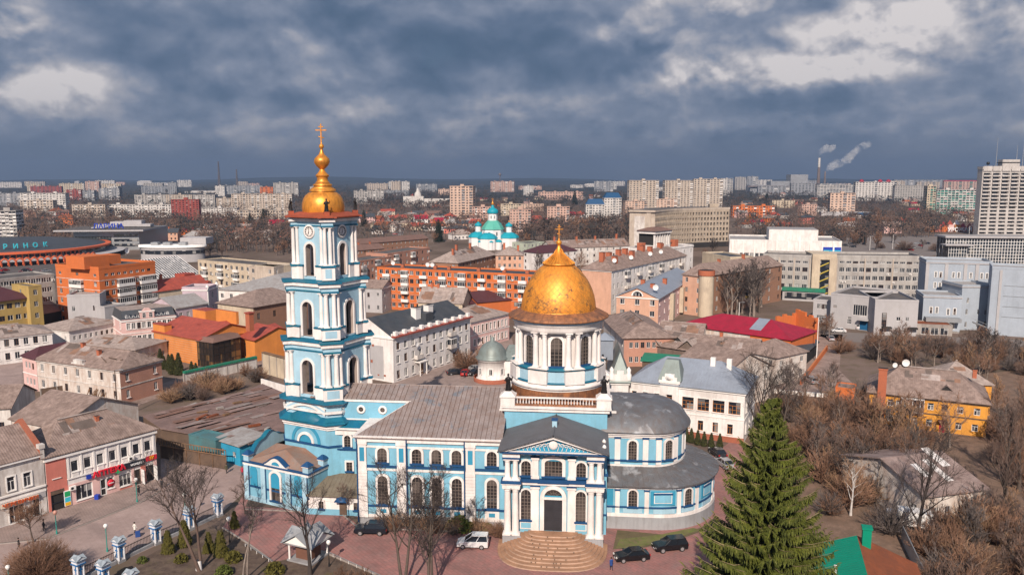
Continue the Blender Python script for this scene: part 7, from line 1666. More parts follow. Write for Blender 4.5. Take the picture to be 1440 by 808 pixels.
def rounded_store():
    Y=P(225,372).y;r=thing('rounded_store','white store with rounded glazed front and sloping glass roof','shop',(XA(222,360,Y),Y+20,0));h=HZ(225,351,Y);b=MB();s=Y/1110.0;w=46*s
    b.lathe([(w,0),(w,h)],40,LGREY,0,0,sy=.5);b.build('wall',r);b=MB();b.lathe([(w+.2,h*.55),(w+.2,h*.82)],40,GL,0,0,sy=.5);b.build('window_band',r);b=MB();b.lathe([(w+1.2,h),(w+1.2,h+1.2),(0,h+1.3)],40,TRIM,0,0,sy=.5);b.build('roof',r)
    b=MB();b.box(w*.2,w*1.02,2,14,h+1.3,h+5,LGREY);b.build('upper_floor',r)
    for x in(-10,-3,6):b=MB();b.box(x,x+4,-6,-2,h+1.31,h+3,METAL);b.build('plant_room',r)
    a,c=P(219,392,6),P(281,384,6);d=c-a;L=d.length;g=thing('glass_roof','sloping glass roof with dark ribs in front of the rounded store','glass roof',a,math.atan2(d.y,d.x));b=MB();b.face([(0,0,6),(L,0,6),(L,14,13),(0,14,13)],GL);b.face([(0,0,0),(L,0,0),(L,0,6),(0,0,6)],WHITE);b.face([(0,0,0),(0,0,6),(0,14,13),(0,14,0)],GL);b.face([(0,14,0),(L,14,0),(L,14,13),(0,14,13)],LGREY);b.face([(L,0,0),(L,14,0),(L,14,13),(L,0,6)],LGREY);b.build('glazing',g)
    b=MB()
    for i in range(18):x=L*i/17;b.tube([(x,-.1,6.1),(x,14,13.1)],[.16,.16],4,FR_W,smooth=False)
    b.build('mullion_grid',g)
rounded_store()
ORD='first second third fourth fifth sixth seventh eighth ninth tenth eleventh twelfth thirteenth fourteenth fifteenth sixteenth seventeenth eighteenth nineteenth twentieth twenty-first twenty-second twenty-third twenty-fourth'.split()
# ---------------------------------------------------------------- far apartment blocks
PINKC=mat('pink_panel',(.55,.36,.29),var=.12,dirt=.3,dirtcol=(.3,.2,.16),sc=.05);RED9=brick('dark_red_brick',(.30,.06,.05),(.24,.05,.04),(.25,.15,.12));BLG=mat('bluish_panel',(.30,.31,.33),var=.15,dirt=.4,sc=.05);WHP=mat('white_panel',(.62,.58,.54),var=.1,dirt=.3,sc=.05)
GREENB=flat('green_balcony',(.02,.22,.17),.6);BLUB=flat('blue_tin_far',(.006,.06,.15),.5)
FAR=[  # x0, x1, top, foot, wall, floors, columns, style, yaw, label
 (-8,28,297,342,GREYP,9,6,'logall',8,'grey nine storey block at the left edge behind the market'),(32,92,272,299,WHP,9,14,'log',4,'whitish nine storey slab left of the dark shopping centre'),(94,115,267,282,RED9,9,5,'log',6,'brick red block beyond the shopping centre roof'),
 (116,134,268,282,BLG,9,5,'log',4,'bluish grey block right of the brick red one'),(139,169,265,281,BLG,9,8,'log',-4,'bluish block with reddish corner beyond the shopping centre'),(102,149,288,306,BEIGE,5,12,'log',3,'low beige five storey block behind the shopping centre'),
 (151,240,288,305,WHP,5,22,'log',-2,'long pale five storey block left of the dark red tower'),(190,236,274,291,GREYP,9,10,'log',2,'grey nine storey slab above the pale long block'),(234,271,274,291,BEIGE,9,9,'log',5,'beige slab standing behind the dark red tower'),
 (242,281,281,310,RED9,10,8,'win',10,'dark red brick tower block left of the bell tower'),(271,304,274,293,GREYP,9,9,'log',-3,'grey slab right of the dark red tower'),(282,334,293,307,WHP,5,14,'log',3,'pale low block at the foot of the grey slabs'),(304,327,279,294,BEIGE,9,6,'log',4,'narrow beige block between two grey slabs'),
 (326,358,273,297,BEIGE,9,8,'log',8,'beige stepped slab left of the bell tower'),(357,412,273,297,BEIGE,9,14,'log',-2,'long beige slab touching the bell tower cupola'),(334,412,296,316,BEIGE,5,20,'log',2,'long beige five storey block before the stepped slabs'),
 (313,369,261,273,BLG,9,14,'log',0,'distant bluish slab with banded front'),(366,384,263,275,ORB,6,3,'win',12,'orange red cube beyond the beige slabs'),(385,420,257,277,GREYP,12,8,'log',3,'grey tower behind the golden cupola'),
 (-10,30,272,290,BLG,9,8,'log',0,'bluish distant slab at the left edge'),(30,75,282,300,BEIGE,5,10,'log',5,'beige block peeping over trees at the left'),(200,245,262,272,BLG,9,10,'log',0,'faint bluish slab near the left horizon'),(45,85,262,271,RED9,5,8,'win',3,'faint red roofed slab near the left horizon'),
 (498,540,268,287,GREYP,9,11,'log',6,'grey slab right of the golden cupola'),(631,667,262,306,PEF,12,6,'edge',-12,'peach twelve storey tower left of the turquoise church'),(664,694,291,310,PINKC,5,8,'log',2,'pink five storey block behind the turquoise church'),
 (616,632,266,274,PEF,4,5,'win',0,'small peach block left of the peach tower'),(704,733,287,303,CREAM,5,8,'log',4,'cream block right behind the church turret'),(716,747,295,329,PINKC,9,7,'edge',-4,'pinkish brown nine storey tower right of the turquoise church'),(769,801,291,322,PINKC,9,7,'edge',-6,'second pinkish tower with stacked balconies above the golden dome'),
 (757,820,270,281,PINKC,3,16,'win',2,'long pink school block near the horizon'),(730,765,287,297,PEF,5,9,'win',3,'peach block between the two pinkish towers'),(823,851,288,316,WHP,8,6,'log',0,'white lower wing of the blue roofed white tower'),(848,875,279,314,WHP,10,6,'edge',4,'white tower with a blue mansard roof'),
 (883,927,254,300,BEIGE,16,9,'edge',5,'beige sixteen storey tower left of the long beige tower row'),(933,975,254,297,BEIGE,16,9,'edge',5,'left part of the long beige sixteen storey row'),(974,1016,252,294,BEIGE,16,9,'edge',-3,'right part of the long beige sixteen storey row'),
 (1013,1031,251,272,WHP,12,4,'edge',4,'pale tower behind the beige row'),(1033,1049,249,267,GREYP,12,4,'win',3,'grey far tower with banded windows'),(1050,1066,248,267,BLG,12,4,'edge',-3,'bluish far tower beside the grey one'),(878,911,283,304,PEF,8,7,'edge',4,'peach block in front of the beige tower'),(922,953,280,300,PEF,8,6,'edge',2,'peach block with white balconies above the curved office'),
 (1030,1089,290,306,ORB,4,14,'log',-4,'orange four storey block right of the curved office'),(1149,1201,260,278,WHP,9,12,'logall',10,'white stepped balcony slab right of the smoking chimney'),(1166,1202,272,303,PEF,9,6,'edge',-8,'peach brown office tower on a low podium'),(1203,1259,256,282,WHP,9,13,'edge',0,'white block with crimson domed roof'),
 (1258,1300,261,283,GREYP,9,12,'win',-3,'grey block left of the cream end tower'),(1300,1316,262,302,CREAM,12,3,'edge',-8,'cream end tower left of the green balcony block'),(1317,1381,267,301,WHP,10,13,'logall',-4,'white slab with rows of green balconies left of the hotel'),(1330,1385,255,268,PINKC,9,12,'log',2,'pink block with maroon gables behind the green balcony slab'),
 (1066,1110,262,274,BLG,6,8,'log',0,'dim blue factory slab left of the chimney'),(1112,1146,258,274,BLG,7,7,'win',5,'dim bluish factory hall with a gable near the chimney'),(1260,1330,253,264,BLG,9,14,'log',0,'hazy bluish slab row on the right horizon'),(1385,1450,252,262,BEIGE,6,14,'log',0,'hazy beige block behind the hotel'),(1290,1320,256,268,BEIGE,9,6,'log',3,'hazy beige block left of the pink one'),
 (540,575,268,275,BLG,5,8,'win',0,'low bluish block on the central horizon'),(1040,1085,253,262,WHP,9,9,'win',0,'faint pale block on the horizon right of the beige row'),(1125,1150,288,303,PINKC,5,6,'win',4,'pink block near the peach office tower'),(1085,1118,282,292,CREAM,4,8,'win',-3,'cream low block above the orange one'),
]
for x0,x1,yt,yb,w,fl,n,st,yaw,lab in FAR:
    H=block('apartment_block',lab,x0,x1,yt,yb,w,fl,n,st,yaw,12.0 if x1-x0>18 else 14.0,acc=GREENB if 'green' in lab else(TRIM if rnd.random()<.6 else BLG))
    if 'crimson' in lab:
        for fx in(-.35,.1,.3):b=MB();b.lathe([(5,H.h+.5),(4.6,H.h+3),(2.5,H.h+5),(0,H.h+6)],12,R_CRIM,fx*H.L,3);b.build('dome',H.roof)
    if 'blue mansard' in lab or 'blue roofed' in lab:b=MB();b.prism([(-H.L/2,-.4),(H.L/2,-.4),(H.L/2,H.D),(-H.L/2,H.D)],H.h+.56,H.h+6,BLUB,poly1=[(-H.L/2+3,3),(H.L/2-3,3),(H.L/2-3,H.D-3),(-H.L/2+3,H.D-3)]);b.build('mansard',H.root)
    if 'maroon gables' in lab or 'dark red tower' in lab and 'brick' in lab:b=MB();b.prism([(-H.L/2,0),(H.L/2,0),(H.L/2,H.D),(-H.L/2,H.D)],H.h+.56,H.h+4,R_CRIM,poly1=[(-H.L/2+2,5),(H.L/2-2,5),(H.L/2-2,7),(-H.L/2+2,7)]);b.build('pitched_roof',H.root)
    if 'podium' in lab:b=MB();b.box(-H.L*.9,H.L*1.3,-10,-.5,0,5,LGREY,top=WHITE);b.box(H.L*.5,H.L*1.2,-10.1,-10,.5,4.4,BLUB);b.build('podium',H.root)
def horizon_blocks():
    rr=random.Random(44);n=46;xs=sorted(rr.uniform(0,1375)for _ in range(n));wl=[WHP,BEIGE,BLG,GREYP,PINKC,WHP,CREAM]
    nm={WHP:'white',BEIGE:'beige',BLG:'bluish',GREYP:'grey',PINKC:'pink',CREAM:'cream'}
    for i,x in enumerate(xs):
        yb=rr.choice([262,264,267,270,276])+rr.uniform(-1,1);w=rr.uniform(10,34);m=rr.choice(wl);d=P(x,yb).y;t=HZ(x,yb,d);f=rr.choice([5,9,9,12]);yt=yb-f*3.0/d*1120
        q=f'{ORD[i % 23]} of the small slabs on the {"left" if i < 23 else "right"} half of the horizon, {nm[m]} walled'
        block('apartment_block',q,x-w/2,x+w/2,yt,yb,m,f,max(4,int(w/3)),rr.choice(['log','win','log','edge']),rr.uniform(-12,12),13,None,'slabs along the horizon')
# low houses scattered between the trees
def cottages():
    rr=random.Random(21);cols=[('white',WHITE),('pink',PINK),('cream',CREAM),('peach',PEACH),('brick',ORB),('grey',GREYP),('coral',PINKD),('pale',OLDW)];rfs=[('slate',R_SLATE),('brown',R_BRN),('red',R_RED),('crimson',R_CRIM),('grey tin',R_TIN),('rust',R_RUST),('pale',R_PALE),('dark',R_DARK)]
    zones=[(508,628,303,331,24,'the brown terrace'),(632,700,309,338,9,'the turquoise church'),(735,820,300,318,8,'the pinkish towers'),(1032,1162,276,300,16,'the orange four storey block'),(1040,1170,304,330,9,'the culture palace'),(215,300,322,340,7,'the rounded store'),(300,400,312,346,12,'the cream flats'),(1225,1300,285,300,5,'the grey right hand blocks'),(560,880,276,292,16,'the peach tower'),(20,110,302,318,7,'the dark shopping centre'),(1180,1300,306,330,5,'the square'),(1330,1375,303,322,5,'the playground')]
    for x0,x1,y0,y1,n,where in zones:
        pos=sorted((rr.uniform(x0,x1),rr.uniform(y0,y1))for _ in range(n))
        for i,(px,py)in enumerate(pos):
            cn,cm=rr.choice(cols);rn,rm=rr.choice(rfs);c=P(px,py);L=rr.uniform(9,20);D=rr.uniform(8,12);h=rr.choice([3.6,4.2,6.5,7.0]);rise=rr.uniform(2.2,3.6)
            r=thing('cottage',f'{cn} cottage under {rn} roof near {where}, {ORD[i]} from its left','cottage',c,rr.uniform(-.6,.6),'cottages among the trees')
            w=MB();k='hip' if rr.random()<.35 else 'gable';nf=2 if h>5 else 1
            ops=grid(L,max(2,int(L/3)),1.1,[(j*h/nf+1.0,1.4)for j in range(nf)]);wallface(w,(0,0),(L,0),0,h,ops,cm)
            for xc,zb,ww,hh,*_ in ops:w.face([(xc-ww/2,.16,zb),(xc+ww/2,.16,zb),(xc+ww/2,.16,zb+hh),(xc-ww/2,.16,zb+hh)],GL)
            w.face([(L,0,0),(L,D,0),(L,D,h),(L,0,h)],cm);w.face([(0,D,0),(0,0,0),(0,0,h),(0,D,h)],cm);w.face([(L,D,0),(0,D,0),(0,D,h),(L,D,h)],cm)
            rm_=roof_mesh(k,L,D,h,rise,.5,rm,cm,w);w.build('wall',r);ro=rm_.build('roof',r)
            if rr.random()<.6:chimney_mb(CHIMB,.9,.9,1.2).build('chimney',ro,(L*rr.uniform(.3,.7),D/2,h+rise))
cottages();horizon_blocks()
def horizon_bits():
    for i,(px,yt,yb,w,m,lab)in enumerate(((108,254.5,259.5,6,WHP,'tiny white cube on the left horizon'),(168,256,260,15,PINKC,'pale pink hall on the left horizon'),(203,254,260.5,20,WHP,'bright domed white hall on the left horizon'),(222,257,261,30,WHP,'long low white hall right of the domed one'),(290,268,271,60,WHP,'long white wall below the left horizon'),(560,256,262,30,WHP,'pale roofs on the centre horizon'),(835,258,263,26,WHP,'pale blocks on the right centre horizon'))):
        Y=P(px,yb).y;c=P(px,yb);Wd=w/1120*Y;h=HZ(px,yt,Y);r=thing('hall',lab,'hall',c);b=MB();b.box(-Wd/2,Wd/2,0,20,0,h*.8,m);b.build('wall',r);b=MB();b.prism([(-Wd/2-1,-1),(Wd/2+1,-1),(Wd/2+1,21),(-Wd/2-1,21)],h*.801,h,m,poly1=[(-Wd/3,6),(Wd/3,6),(Wd/3,14),(-Wd/3,14)]);b.build('roof',r)
    Y=1350;x=XA(587,270,Y);c=thing('monastery','distant white church tower on the hill road','church',(x,Y,0));h0=HZ(587,276,Y);hp=HZ(587,265,Y)
    b=MB();b.box(-24,10,0,12,0,h0,WHP);b.box(10,70,4,12,0,h0-4,WHP);b.build('wall',c);b=MB();b.lathe([(6,h0),(5.5,h0+5),(3,h0+8),(2.4,hp-3),(0,hp+2)],10,WHP,0,6);b.build('spire',c)
    LAT=mat('lattice_steel',(.16,.13,.13),.6,.2,.1)
    for px,yt,Y,lab in((308,227,2600,'tall lattice mast on the left horizon'),(333,238,2700,'shorter white tipped mast on the left horizon'),(703,243,3300,'water tower like mast above the turquoise church')):
        h=HZ(px,yt,Y);r=thing('radio_mast',lab,'radio mast',(XA(px,250,Y),Y,0));b=MB()
        for sx,sy in((-1,-1),(1,-1),(1,1),(-1,1)):b.tube([(sx*3.2,sy*3.2,0),(sx*.9,sy*.9,h)],[.9,.5],4,LAT,smooth=False)
        for k in range(14):z=h*k/14;s=3.2-2.3*k/14;b.tube([(-s,-s,z),(s,-s,z+h/14),(-s,-s,z+h/14),(s,-s,z)],[.35]*4,4,LAT,smooth=False)
        if px==703:b.lathe([(0,h-14),(5.5,h-10),(5.5,h-4),(0,h)],10,LAT)
        b.build('mast',r)
    CH=mat('chimney_concrete',(.17,.13,.12),.9,.15,.05);CW_=mat('chimney_white_band',(.5,.46,.42),.9)
    for px,yt,Y,rr_,lab in((1151,222,2500,6.0,'tall power station chimney with pale top trailing smoke'),(1160,241,2500,4.0,'short dark power station chimney')):
        h=HZ(px,yt,Y);r=thing('factory_chimney',lab,'chimney',(XA(px,250,Y),Y,0));b=MB();b.lathe([(rr_,0),(rr_*.62,h*.74)],16,CH);b.build('shaft',r);b=MB();b.lathe([(rr_*.62,h*.74),(rr_*.5,h),(0,h+.1)],16,CW_ if px==1151 else CH);b.build('chimney_top',r)
    Y=2450;r=thing('power_station','dark power station halls left of the smoking chimney','factory',(XA(1120,255,Y),Y,0));b=MB()
    for x0,x1,h in((-140,-80,26),(-78,-20,38),(-18,35,58),(75,150,30),(150,200,22)):b.box(x0,x1,0,40,0,h,BLG);
    b.build('hall_wall',r);b=MB();b.box(-150,40,-6,-.5,20,24,LAT);b.build('conveyor',r)
    # smoke drifting to the right
    sm=bpy.data.materials.new('smoke');sm.use_nodes=True;g=NT(sm.node_tree);g.n.clear();out=g.add('ShaderNodeOutputMaterial')
    pv=g.add('ShaderNodeVolumePrincipled',i={'Color':(1,.99,.98,1),'Density':.055,'Anisotropy':-.45});ob=g.add('ShaderNodeNewGeometry').outputs['Position'];nz=g.noise(ob,.03,4,.6);g.l.new(g.math('MULTIPLY',g.ramp(nz,[(.36,0.0),(.66,1.0)]),.035),pv.inputs['Density']);g.l.new(pv.outputs[0],out.inputs['Volume'])
    def plume(lab,pts):
        b=MB();Y=2500;o=Vector((XA(pts[0][0],230,Y),Y,HZ(pts[0][0],pts[0][1],Y)));rq=random.Random(8)
        path=[]
        for px,py,rad in pts:path.append((Vector((XA(px,py,Y),Y,HZ(px,py,Y)))-o,rad))
        P_,R_=[],[]
        for(p,r0),(q,r1)in zip(path,path[1:]):
            for k in range(5):t=k/5;P_.append(p+(q-p)*t+Vector((rq.uniform(-1,1),rq.uniform(-1,1),rq.uniform(-1,1)))*r0*.25);R_.append((r0+(r1-r0)*t)*rq.uniform(.8,1.25))
        P_.append(path[-1][0]);R_.append(.5);R_[0]=.5;b.tube(P_,R_,10,sm,cap=True);ob_=b.build('smoke',None,o);tag(ob_,lab,'smoke',None,'stuff')
    plume('white smoke rising from the tall chimney',[(1151.5,220,3),(1154,214,7),(1160,209,11),(1168,208,12),(1176,208,6)]);plume('white smoke bank drifting from the short chimney',[(1162,240,4),(1168,235,11),(1176,230,13),(1184,228,10),(1192,224,13),(1200,216,12),(1212,206,14),(1225,202,8)])
horizon_bits()
# ---------------------------------------------------------------- trees
BARK=mat('grey_brown_bark',(.105,.08,.065),.95,.3,2.0);BARKL=mat('pale_bark',(.30,.24,.20),.95,.3,1.5,dirt=.5,dirtcol=(.1,.08,.07),dsc=1.0);BIRCH=mat('birch_bark',(.62,.57,.53),.9,.12,1.5,dirt=.5,dirtcol=(.06,.05,.05),dsc=1.5)
TW=[mat('twigs_brown',(.15,.10,.08),.95,.35,.25),mat('twigs_grey',(.13,.105,.095),.95,.3,.25),mat('twigs_russet',(.225,.125,.08),.95,.45,.12),mat('twigs_tan',(.33,.20,.12),.95,.4,.12),mat('twigs_dark',(.06,.047,.042),.95,.3,.5)]
def bare(seed,H,n1=8,n2=6,n3=6,n4=0,spread=.45,r0=.2,fork=.3,tw=TW[0],bark=BARK,up=.55,tmin=.018,stems=1,lean=.05,clip=None):
    """leafless tree: forked trunk and limbs in one mesh, twigs in another"""
    q=random.Random(seed);T,C=MB(),MB()
    def wander(p,d,L,n,g):
        pts=[p];
        for i in range(n):
            d=(d+Vector((q.uniform(-g,g),q.uniform(-g,g),q.uniform(-g*.4,g*.8)))).normalized();pts.append(pts[-1]+d*(L/n))
        return pts
    def on(pts,t):k=t*(len(pts)-1);i=min(int(k),len(pts)-2);return pts[i]+(pts[i+1]-pts[i])*(k-i),(pts[i+1]-pts[i]).normalized()
    def side(d,ang,az):
        a=d.cross(Vector((.3,.2,.9)));a=a.normalized()if a.length>.01 else Vector((1,0,0));b=d.cross(a);return(d*math.cos(ang)+(a*math.cos(az)+b*math.sin(az))*math.sin(ang)).normalized()
    for s in range(stems):
        d0=Vector((q.uniform(-lean,lean),q.uniform(-lean,lean),1)).normalized();hs=H*q.uniform(.62,.78);st=wander(Vector((q.uniform(-.3,.3)*(stems>1),q.uniform(-.3,.3)*(stems>1),-.1)),d0,hs,7,.08)
        T.tube(st,[r0*(1.25 if i==0 else 1-.82*i/7)for i in range(8)],7,bark)
        for i in range(n1):
            t=fork+(1-fork)*(i+q.random()*.6)/n1;p,d=on(st,min(t,.99));L=H*spread*(1.15-.6*t)*q.uniform(.75,1.2);d1=side(d,R(q.uniform(28,62)),i*2.4+q.uniform(-.4,.4));d1.z+=up*.5;d1.normalize()
            lm=wander(p,d1,L,5,.16);r1=max(tmin*1.5,r0*(.5-.3*t));T.tube(lm,[r1*(1-.75*k/5)for k in range(6)],5,bark)
            for j in range(n2):
                t2=.25+.75*(j+q.random())/n2;p2,d2=on(lm,min(t2,.99));L2=L*q.uniform(.32,.6)*(1.25-.6*t2);e2=side(d2,R(q.uniform(25,65)),q.uniform(0,6.3));e2.z+=up*.6;e2.normalize();br=wander(p2,e2,L2,3,.2);r2=max(tmin*1.2,r1*.38)
                C.tube(br,[r2,r2*.8,r2*.6,tmin*.7],4,tw,False)
                for k in range(n3):
                    p3,d3=on(br,min(.99,.2+.8*(k+q.random())/n3));e3=side(d3,R(q.uniform(20,60)),q.uniform(0,6.3));e3.z+=up*.4;e3.normalize();L3=L2*q.uniform(.35,.75);tq=wander(p3,e3,L3,2,.2);C.tube(tq,[tmin,tmin*.8,tmin*.4],3,tw,False)
                    for m in range(n4):
                        p4,d4=on(tq,min(.99,.15+.85*q.random()));e4=side(d4,R(q.uniform(20,60)),q.uniform(0,6.3));e4.z+=up*.3;e4.normalize();C.tube([p4,p4+e4*L3*q.uniform(.35,.7)],[tmin*.7,tmin*.35],3,tw,False)
    return T.mesh('trunk'),C.mesh('crown')
def plant(kind,name,label,cat,loc,rz=0.0,sc=1.0,group=None):
    r=thing(name,label,cat,loc,rz,group);r.scale=sc if isinstance(sc,tuple)else(sc,sc,sc)
    for n,m in zip(('trunk','crown','tips'),kind):
        if m:put(n,m,r)
    return r
def shrub_mesh(seed,Rr,H,n,tw,tmin=.02,dome=False):
    """dense leafless shrub: many ascending stems fanning from the ground into fine twigs"""
    q=random.Random(seed);T,C=MB(),MB()
    for i in range(n):
        a=q.uniform(0,6.28);el=math.acos(1-q.random()*(.95 if dome else .6));d=Vector((math.cos(a)*math.sin(el),math.sin(a)*math.sin(el),math.cos(el)+.05));k=1/math.sqrt((d.x**2+d.y**2)/Rr**2+d.z**2/H**2)*(q.uniform(.86,1.02)if dome else q.uniform(.6,1.1));p=Vector((q.uniform(-.15,.15),q.uniform(-.15,.15),0))
        mid=p+d*k*.5+Vector((q.uniform(-.1,.1),q.uniform(-.1,.1),.12))*k;end=p+d*k
        (T if i<n*.2 else C).tube([p,mid,end],[tmin*(1.8 if i<n*.2 else 1.2),tmin,tmin*.4],3,tw if i>=n*.2 else BARK,False)
        for j in range(7):
            t=q.uniform(.35,1);o=mid+(end-mid)*((t-.35)/.65);e=(d+Vector((q.uniform(-.8,.8),q.uniform(-.8,.8),q.uniform(-.4,.7)))).normalized();C.tube([o,o+e*k*q.uniform(.1,.22)],[tmin*.7,tmin*.3],3,tw,False)
    return T.mesh('trunk'),C.mesh('crown')
def conifer_mesh(seed,H,Rr,tiers,per,m1,m2,droop=.3,blade=.5,fill=7,gap=.0,bough=None):
    """spruce or fir: straight trunk, drooping boughs in whorls, each bough a spine with hanging sprays and paler lifted tips"""
    q=random.Random(seed);T,C,K=MB(),MB(),MB();T.tube([(0,0,-.1),(0,0,H*.5),(0,0,H)],[H*.016,H*.010,.03],8,BARK)
    for i in range(tiers):
        t=(i+q.random()*.4)/tiers;z=H*(.03+.97*t**.92);Rk=Rr*(1-t)**.82+.12;n=max(4,int(per*(1-.55*t)))
        for j in range(n):
            if q.random()<gap:continue
            a=6.283*j/n+i*1.1+q.uniform(-.3,.3);L=Rk*q.uniform(.68,1.18);out=Vector((math.cos(a),math.sin(a),0));sd=Vector((-out.y,out.x,0));up0=.35*t-droop*(1-t);zj=q.uniform(-.016,.016)*H if bough else 0.0
            pt=lambda s:Vector((0,0,z+zj))+out*(L*s)+Vector((0,0,L*(up0*s-.28*droop*s+(.34+.2*(1-t))*s**3*droop*2)))
            (K if bough else C).tube([pt(.0),pt(.4),pt(.7),pt(1.0)],[.05+.004*H*(1-t),.05,.04,.012],3,bough or BARK,False);k=max(3,int(fill*(.45+L/Rr)))
            for s_ in range(k):
                s=.14+.86*(s_+q.random())/k;p=pt(min(1,s));w=blade*(.45+.75*math.sin(math.pi*min(1,s*.85+.1)))*(.5+L/Rr*.7)
                for sg in(-1,1):
                    f=(out*q.uniform(.35,.9)+sd*sg*q.uniform(.5,1.1)+Vector((0,0,q.uniform(-.75,-.05)))).normalized();e=p+f*w*q.uniform(.7,1.25);nrm=Vector((q.uniform(-.4,.4),q.uniform(-.4,.4),1));v=f.cross(nrm).normalized()*w*.17;mid=p+(e-p)*.5
                    B=K if(s>.7 and q.random()<.3)else C;B.face([p,mid+v,e,mid-v],m2 if B is K else m1)
                    g=(f+Vector((q.uniform(-.3,.3),q.uniform(-.3,.3),-.9))).normalized();e2=mid+g*w*q.uniform(.5,1.0);v2=Vector((g.y,-g.x,.2)).normalized()*w*.15;C.face([mid-v2,mid+v2,e2+v2*.2,e2-v2*.2],m1)
            if L>.6:e=pt(1.0);K.face([e-sd*.07,e+sd*.07,e+out*L*.1+Vector((0,0,L*.07)),e+out*L*.04+Vector((0,0,L*.05))],m2)
    return T.mesh('trunk'),C.mesh('crown'),K.mesh('shoot_tips')
NEED=mat('spruce_needles',(.105,.118,.014),.8,.55,.9,dirt=.6,dirtcol=(.028,.042,.010),dsc=.25);TIPS=mat('spruce_tips',(.15,.145,.035),.8,.4,.8,dirt=.4,dirtcol=(.07,.085,.015));BOUGH=mat('spruce_bough',(.30,.235,.13),.9,.3,1.0)
THU=mat('thuja_green',(.10,.088,.016),.85,.35,1.5);THD=mat('thuja_dark',(.045,.05,.016),.85,.35,1.5);FIRD=mat('fir_dark',(.022,.032,.02),.85,.35,.3)
def spruce():
    m=conifer_mesh(5,29.0,8.3,50,21,NEED,TIPS,droop=.30,blade=.72,fill=50,gap=.10,bough=BOUGH)
    c=Vector((20.9,65.0,0));top=P(1087,556,29);c=Vector((top.x,top.y,0));plant(m,'spruce','tall dark green spruce with pale shoot tips right of the apse','spruce tree',c)
spruce()
THUJA=conifer_mesh(9,3.2,.62,22,12,THU,THU,droop=-.9,blade=.30,fill=6);THUJB=conifer_mesh(10,4.6,.8,26,12,THD,THU,droop=-.9,blade=.34,fill=6)
def leafbush(seed,r,h,m):
    q=random.Random(seed);b=MB()
    for i in range(420):
        a,e=q.uniform(0,6.28),q.uniform(0,1.57);k=q.uniform(.7,1.0);p=Vector((r*k*math.cos(a)*math.cos(e),r*k*math.sin(a)*math.cos(e),h*k*math.sin(e)+.05));u=Vector((q.gauss(0,1),q.gauss(0,1),q.gauss(0,1))).normalized()*.13;v=u.cross(Vector((q.gauss(0,1),q.gauss(0,1),q.gauss(0,1)))).normalized()*.09;b.face([p-u,p+v,p+u,p-v],m)
    t=MB();t.tube([(0,0,0),(0,0,h*.5)],[.05,.03],5,BARK);return t.mesh('stem'),b.mesh('leaves')
LB=[leafbush(1,.75,.8,THU),leafbush(2,.9,.9,mat('box_green',(.09,.11,.02),.85,.35,2.0))]
def bush(k,lab,px,py,sc=1.0,grp=None):r=thing('evergreen_bush',lab,'bush',P(px,py),rnd.uniform(0,6),grp);r.scale=(sc,)*3;put('stem',LB[k][0],r);put('leaves',LB[k][1],r)
for i,(px,py,s,lab)in enumerate(((237,777,1.0,'small pointed thuja nearest the gate pillars'),(260,767,1.15,'small pointed thuja behind the forked tree'),(294,776,.9,'short pointed thuja in the middle of the garden bed'),(311,781,1.12,'pointed thuja right of the forked tree at the path edge'),(330,742,.8,'small thuja at the bare corner of the garden path'))):plant(THUJA,'thuja',lab,'thuja',P(px,py),i*1.3,s,'thujas in the church garden')
for i,(px,py)in enumerate(((226,515),(231,519),(238,521),(243,526),(252,527),(270,529),(276,530),(212,498))):plant(THUJB,'thuja','dark column thuja before the orange club house, '+ORD[i]+' from the left' if i<7 else 'dark column thuja by the mansard house corner','thuja',P(px,py),i*1.3,(1.05,.8,.95,1.15,1.25,.85,.8,.7)[i],'thujas by the orange house')
for i,(px,py)in enumerate(((972,622),(981,625),(990,627),(1000,629),(1012,630),(965,620))):plant(THUJB,'thuja','small dark thuja in the seminary front garden, '+ORD[i]+' planted','thuja',P(px,py),i,.62,'thujas in the seminary garden')
bush(0,'round clipped olive bush beside the forked tree',255,789,1.2);bush(1,'low green bush at the lower left of the bed',200,790,.8);bush(0,'bushy juniper left of the twin thin trunks',328,788,1.5);bush(1,'yellowish bush near the lower frame edge',315,808,1.3);bush(0,'wide juniper below the gazebo',386,806,1.7)
for i,(px,py,s)in enumerate(((636,742,1.5),(648,744,2.1),(662,746,1.4),(684,748,1.3),(606,738,1.6))):bush(i%2,'dark juniper at the foot of the nave, '+ORD[i]+' from the left' if i<4 else 'dark juniper under the second nave pilaster',px,py,s,'junipers along the nave')
# prominent single trees
def near_tree(lab,px,py,ytop,seed,**kw):
    c=P(px,py);H=HZ(px,ytop,c.y);k=dict(n1=9,n2=6,n3=6,n4=3,tmin=.016,r0=H*.016);k.update(kw);m=bare(seed,H,**k);return plant(m,'bare_tree',lab,'tree',c,0)
ft=near_tree('forked bare tree with a white painted foot in the garden bed',280,801,606,31,n1=9,n2=7,stems=2,lean=.16,r0=.22,bark=TW[0],spread=.36,fork=.45,tw=TW[4])
b=MB();b.tube([(0,0,0),(0,0,1.3)],[.40,.34],9,TRIM);b.build('whitewash',ft)
near_tree('thin tall trunk with a clump of pruned twigs left of the porch',349,822,655,32,n1=6,n2=4,spread=.16,r0=.16,fork=.72,tw=TW[4],bark=BARKL,lean=.03)
near_tree('slanting thin trunk beside the pruned tall one',341,818,690,33,n1=6,n2=4,spread=.2,r0=.13,fork=.6,tw=TW[4],bark=BARKL,lean=.16)
near_tree('dark spreading tree standing right at the garden kiosk',436,808,662,34,n1=10,n2=6,spread=.42,r0=.26,fork=.35,tw=TW[4],bark=TW[4])
near_tree('leafless tree before the left nave windows',566,832,628,35,n1=10,n2=6,spread=.33,r0=.22,fork=.35,tw=TW[4],bark=BARK,stems=2,lean=.09)
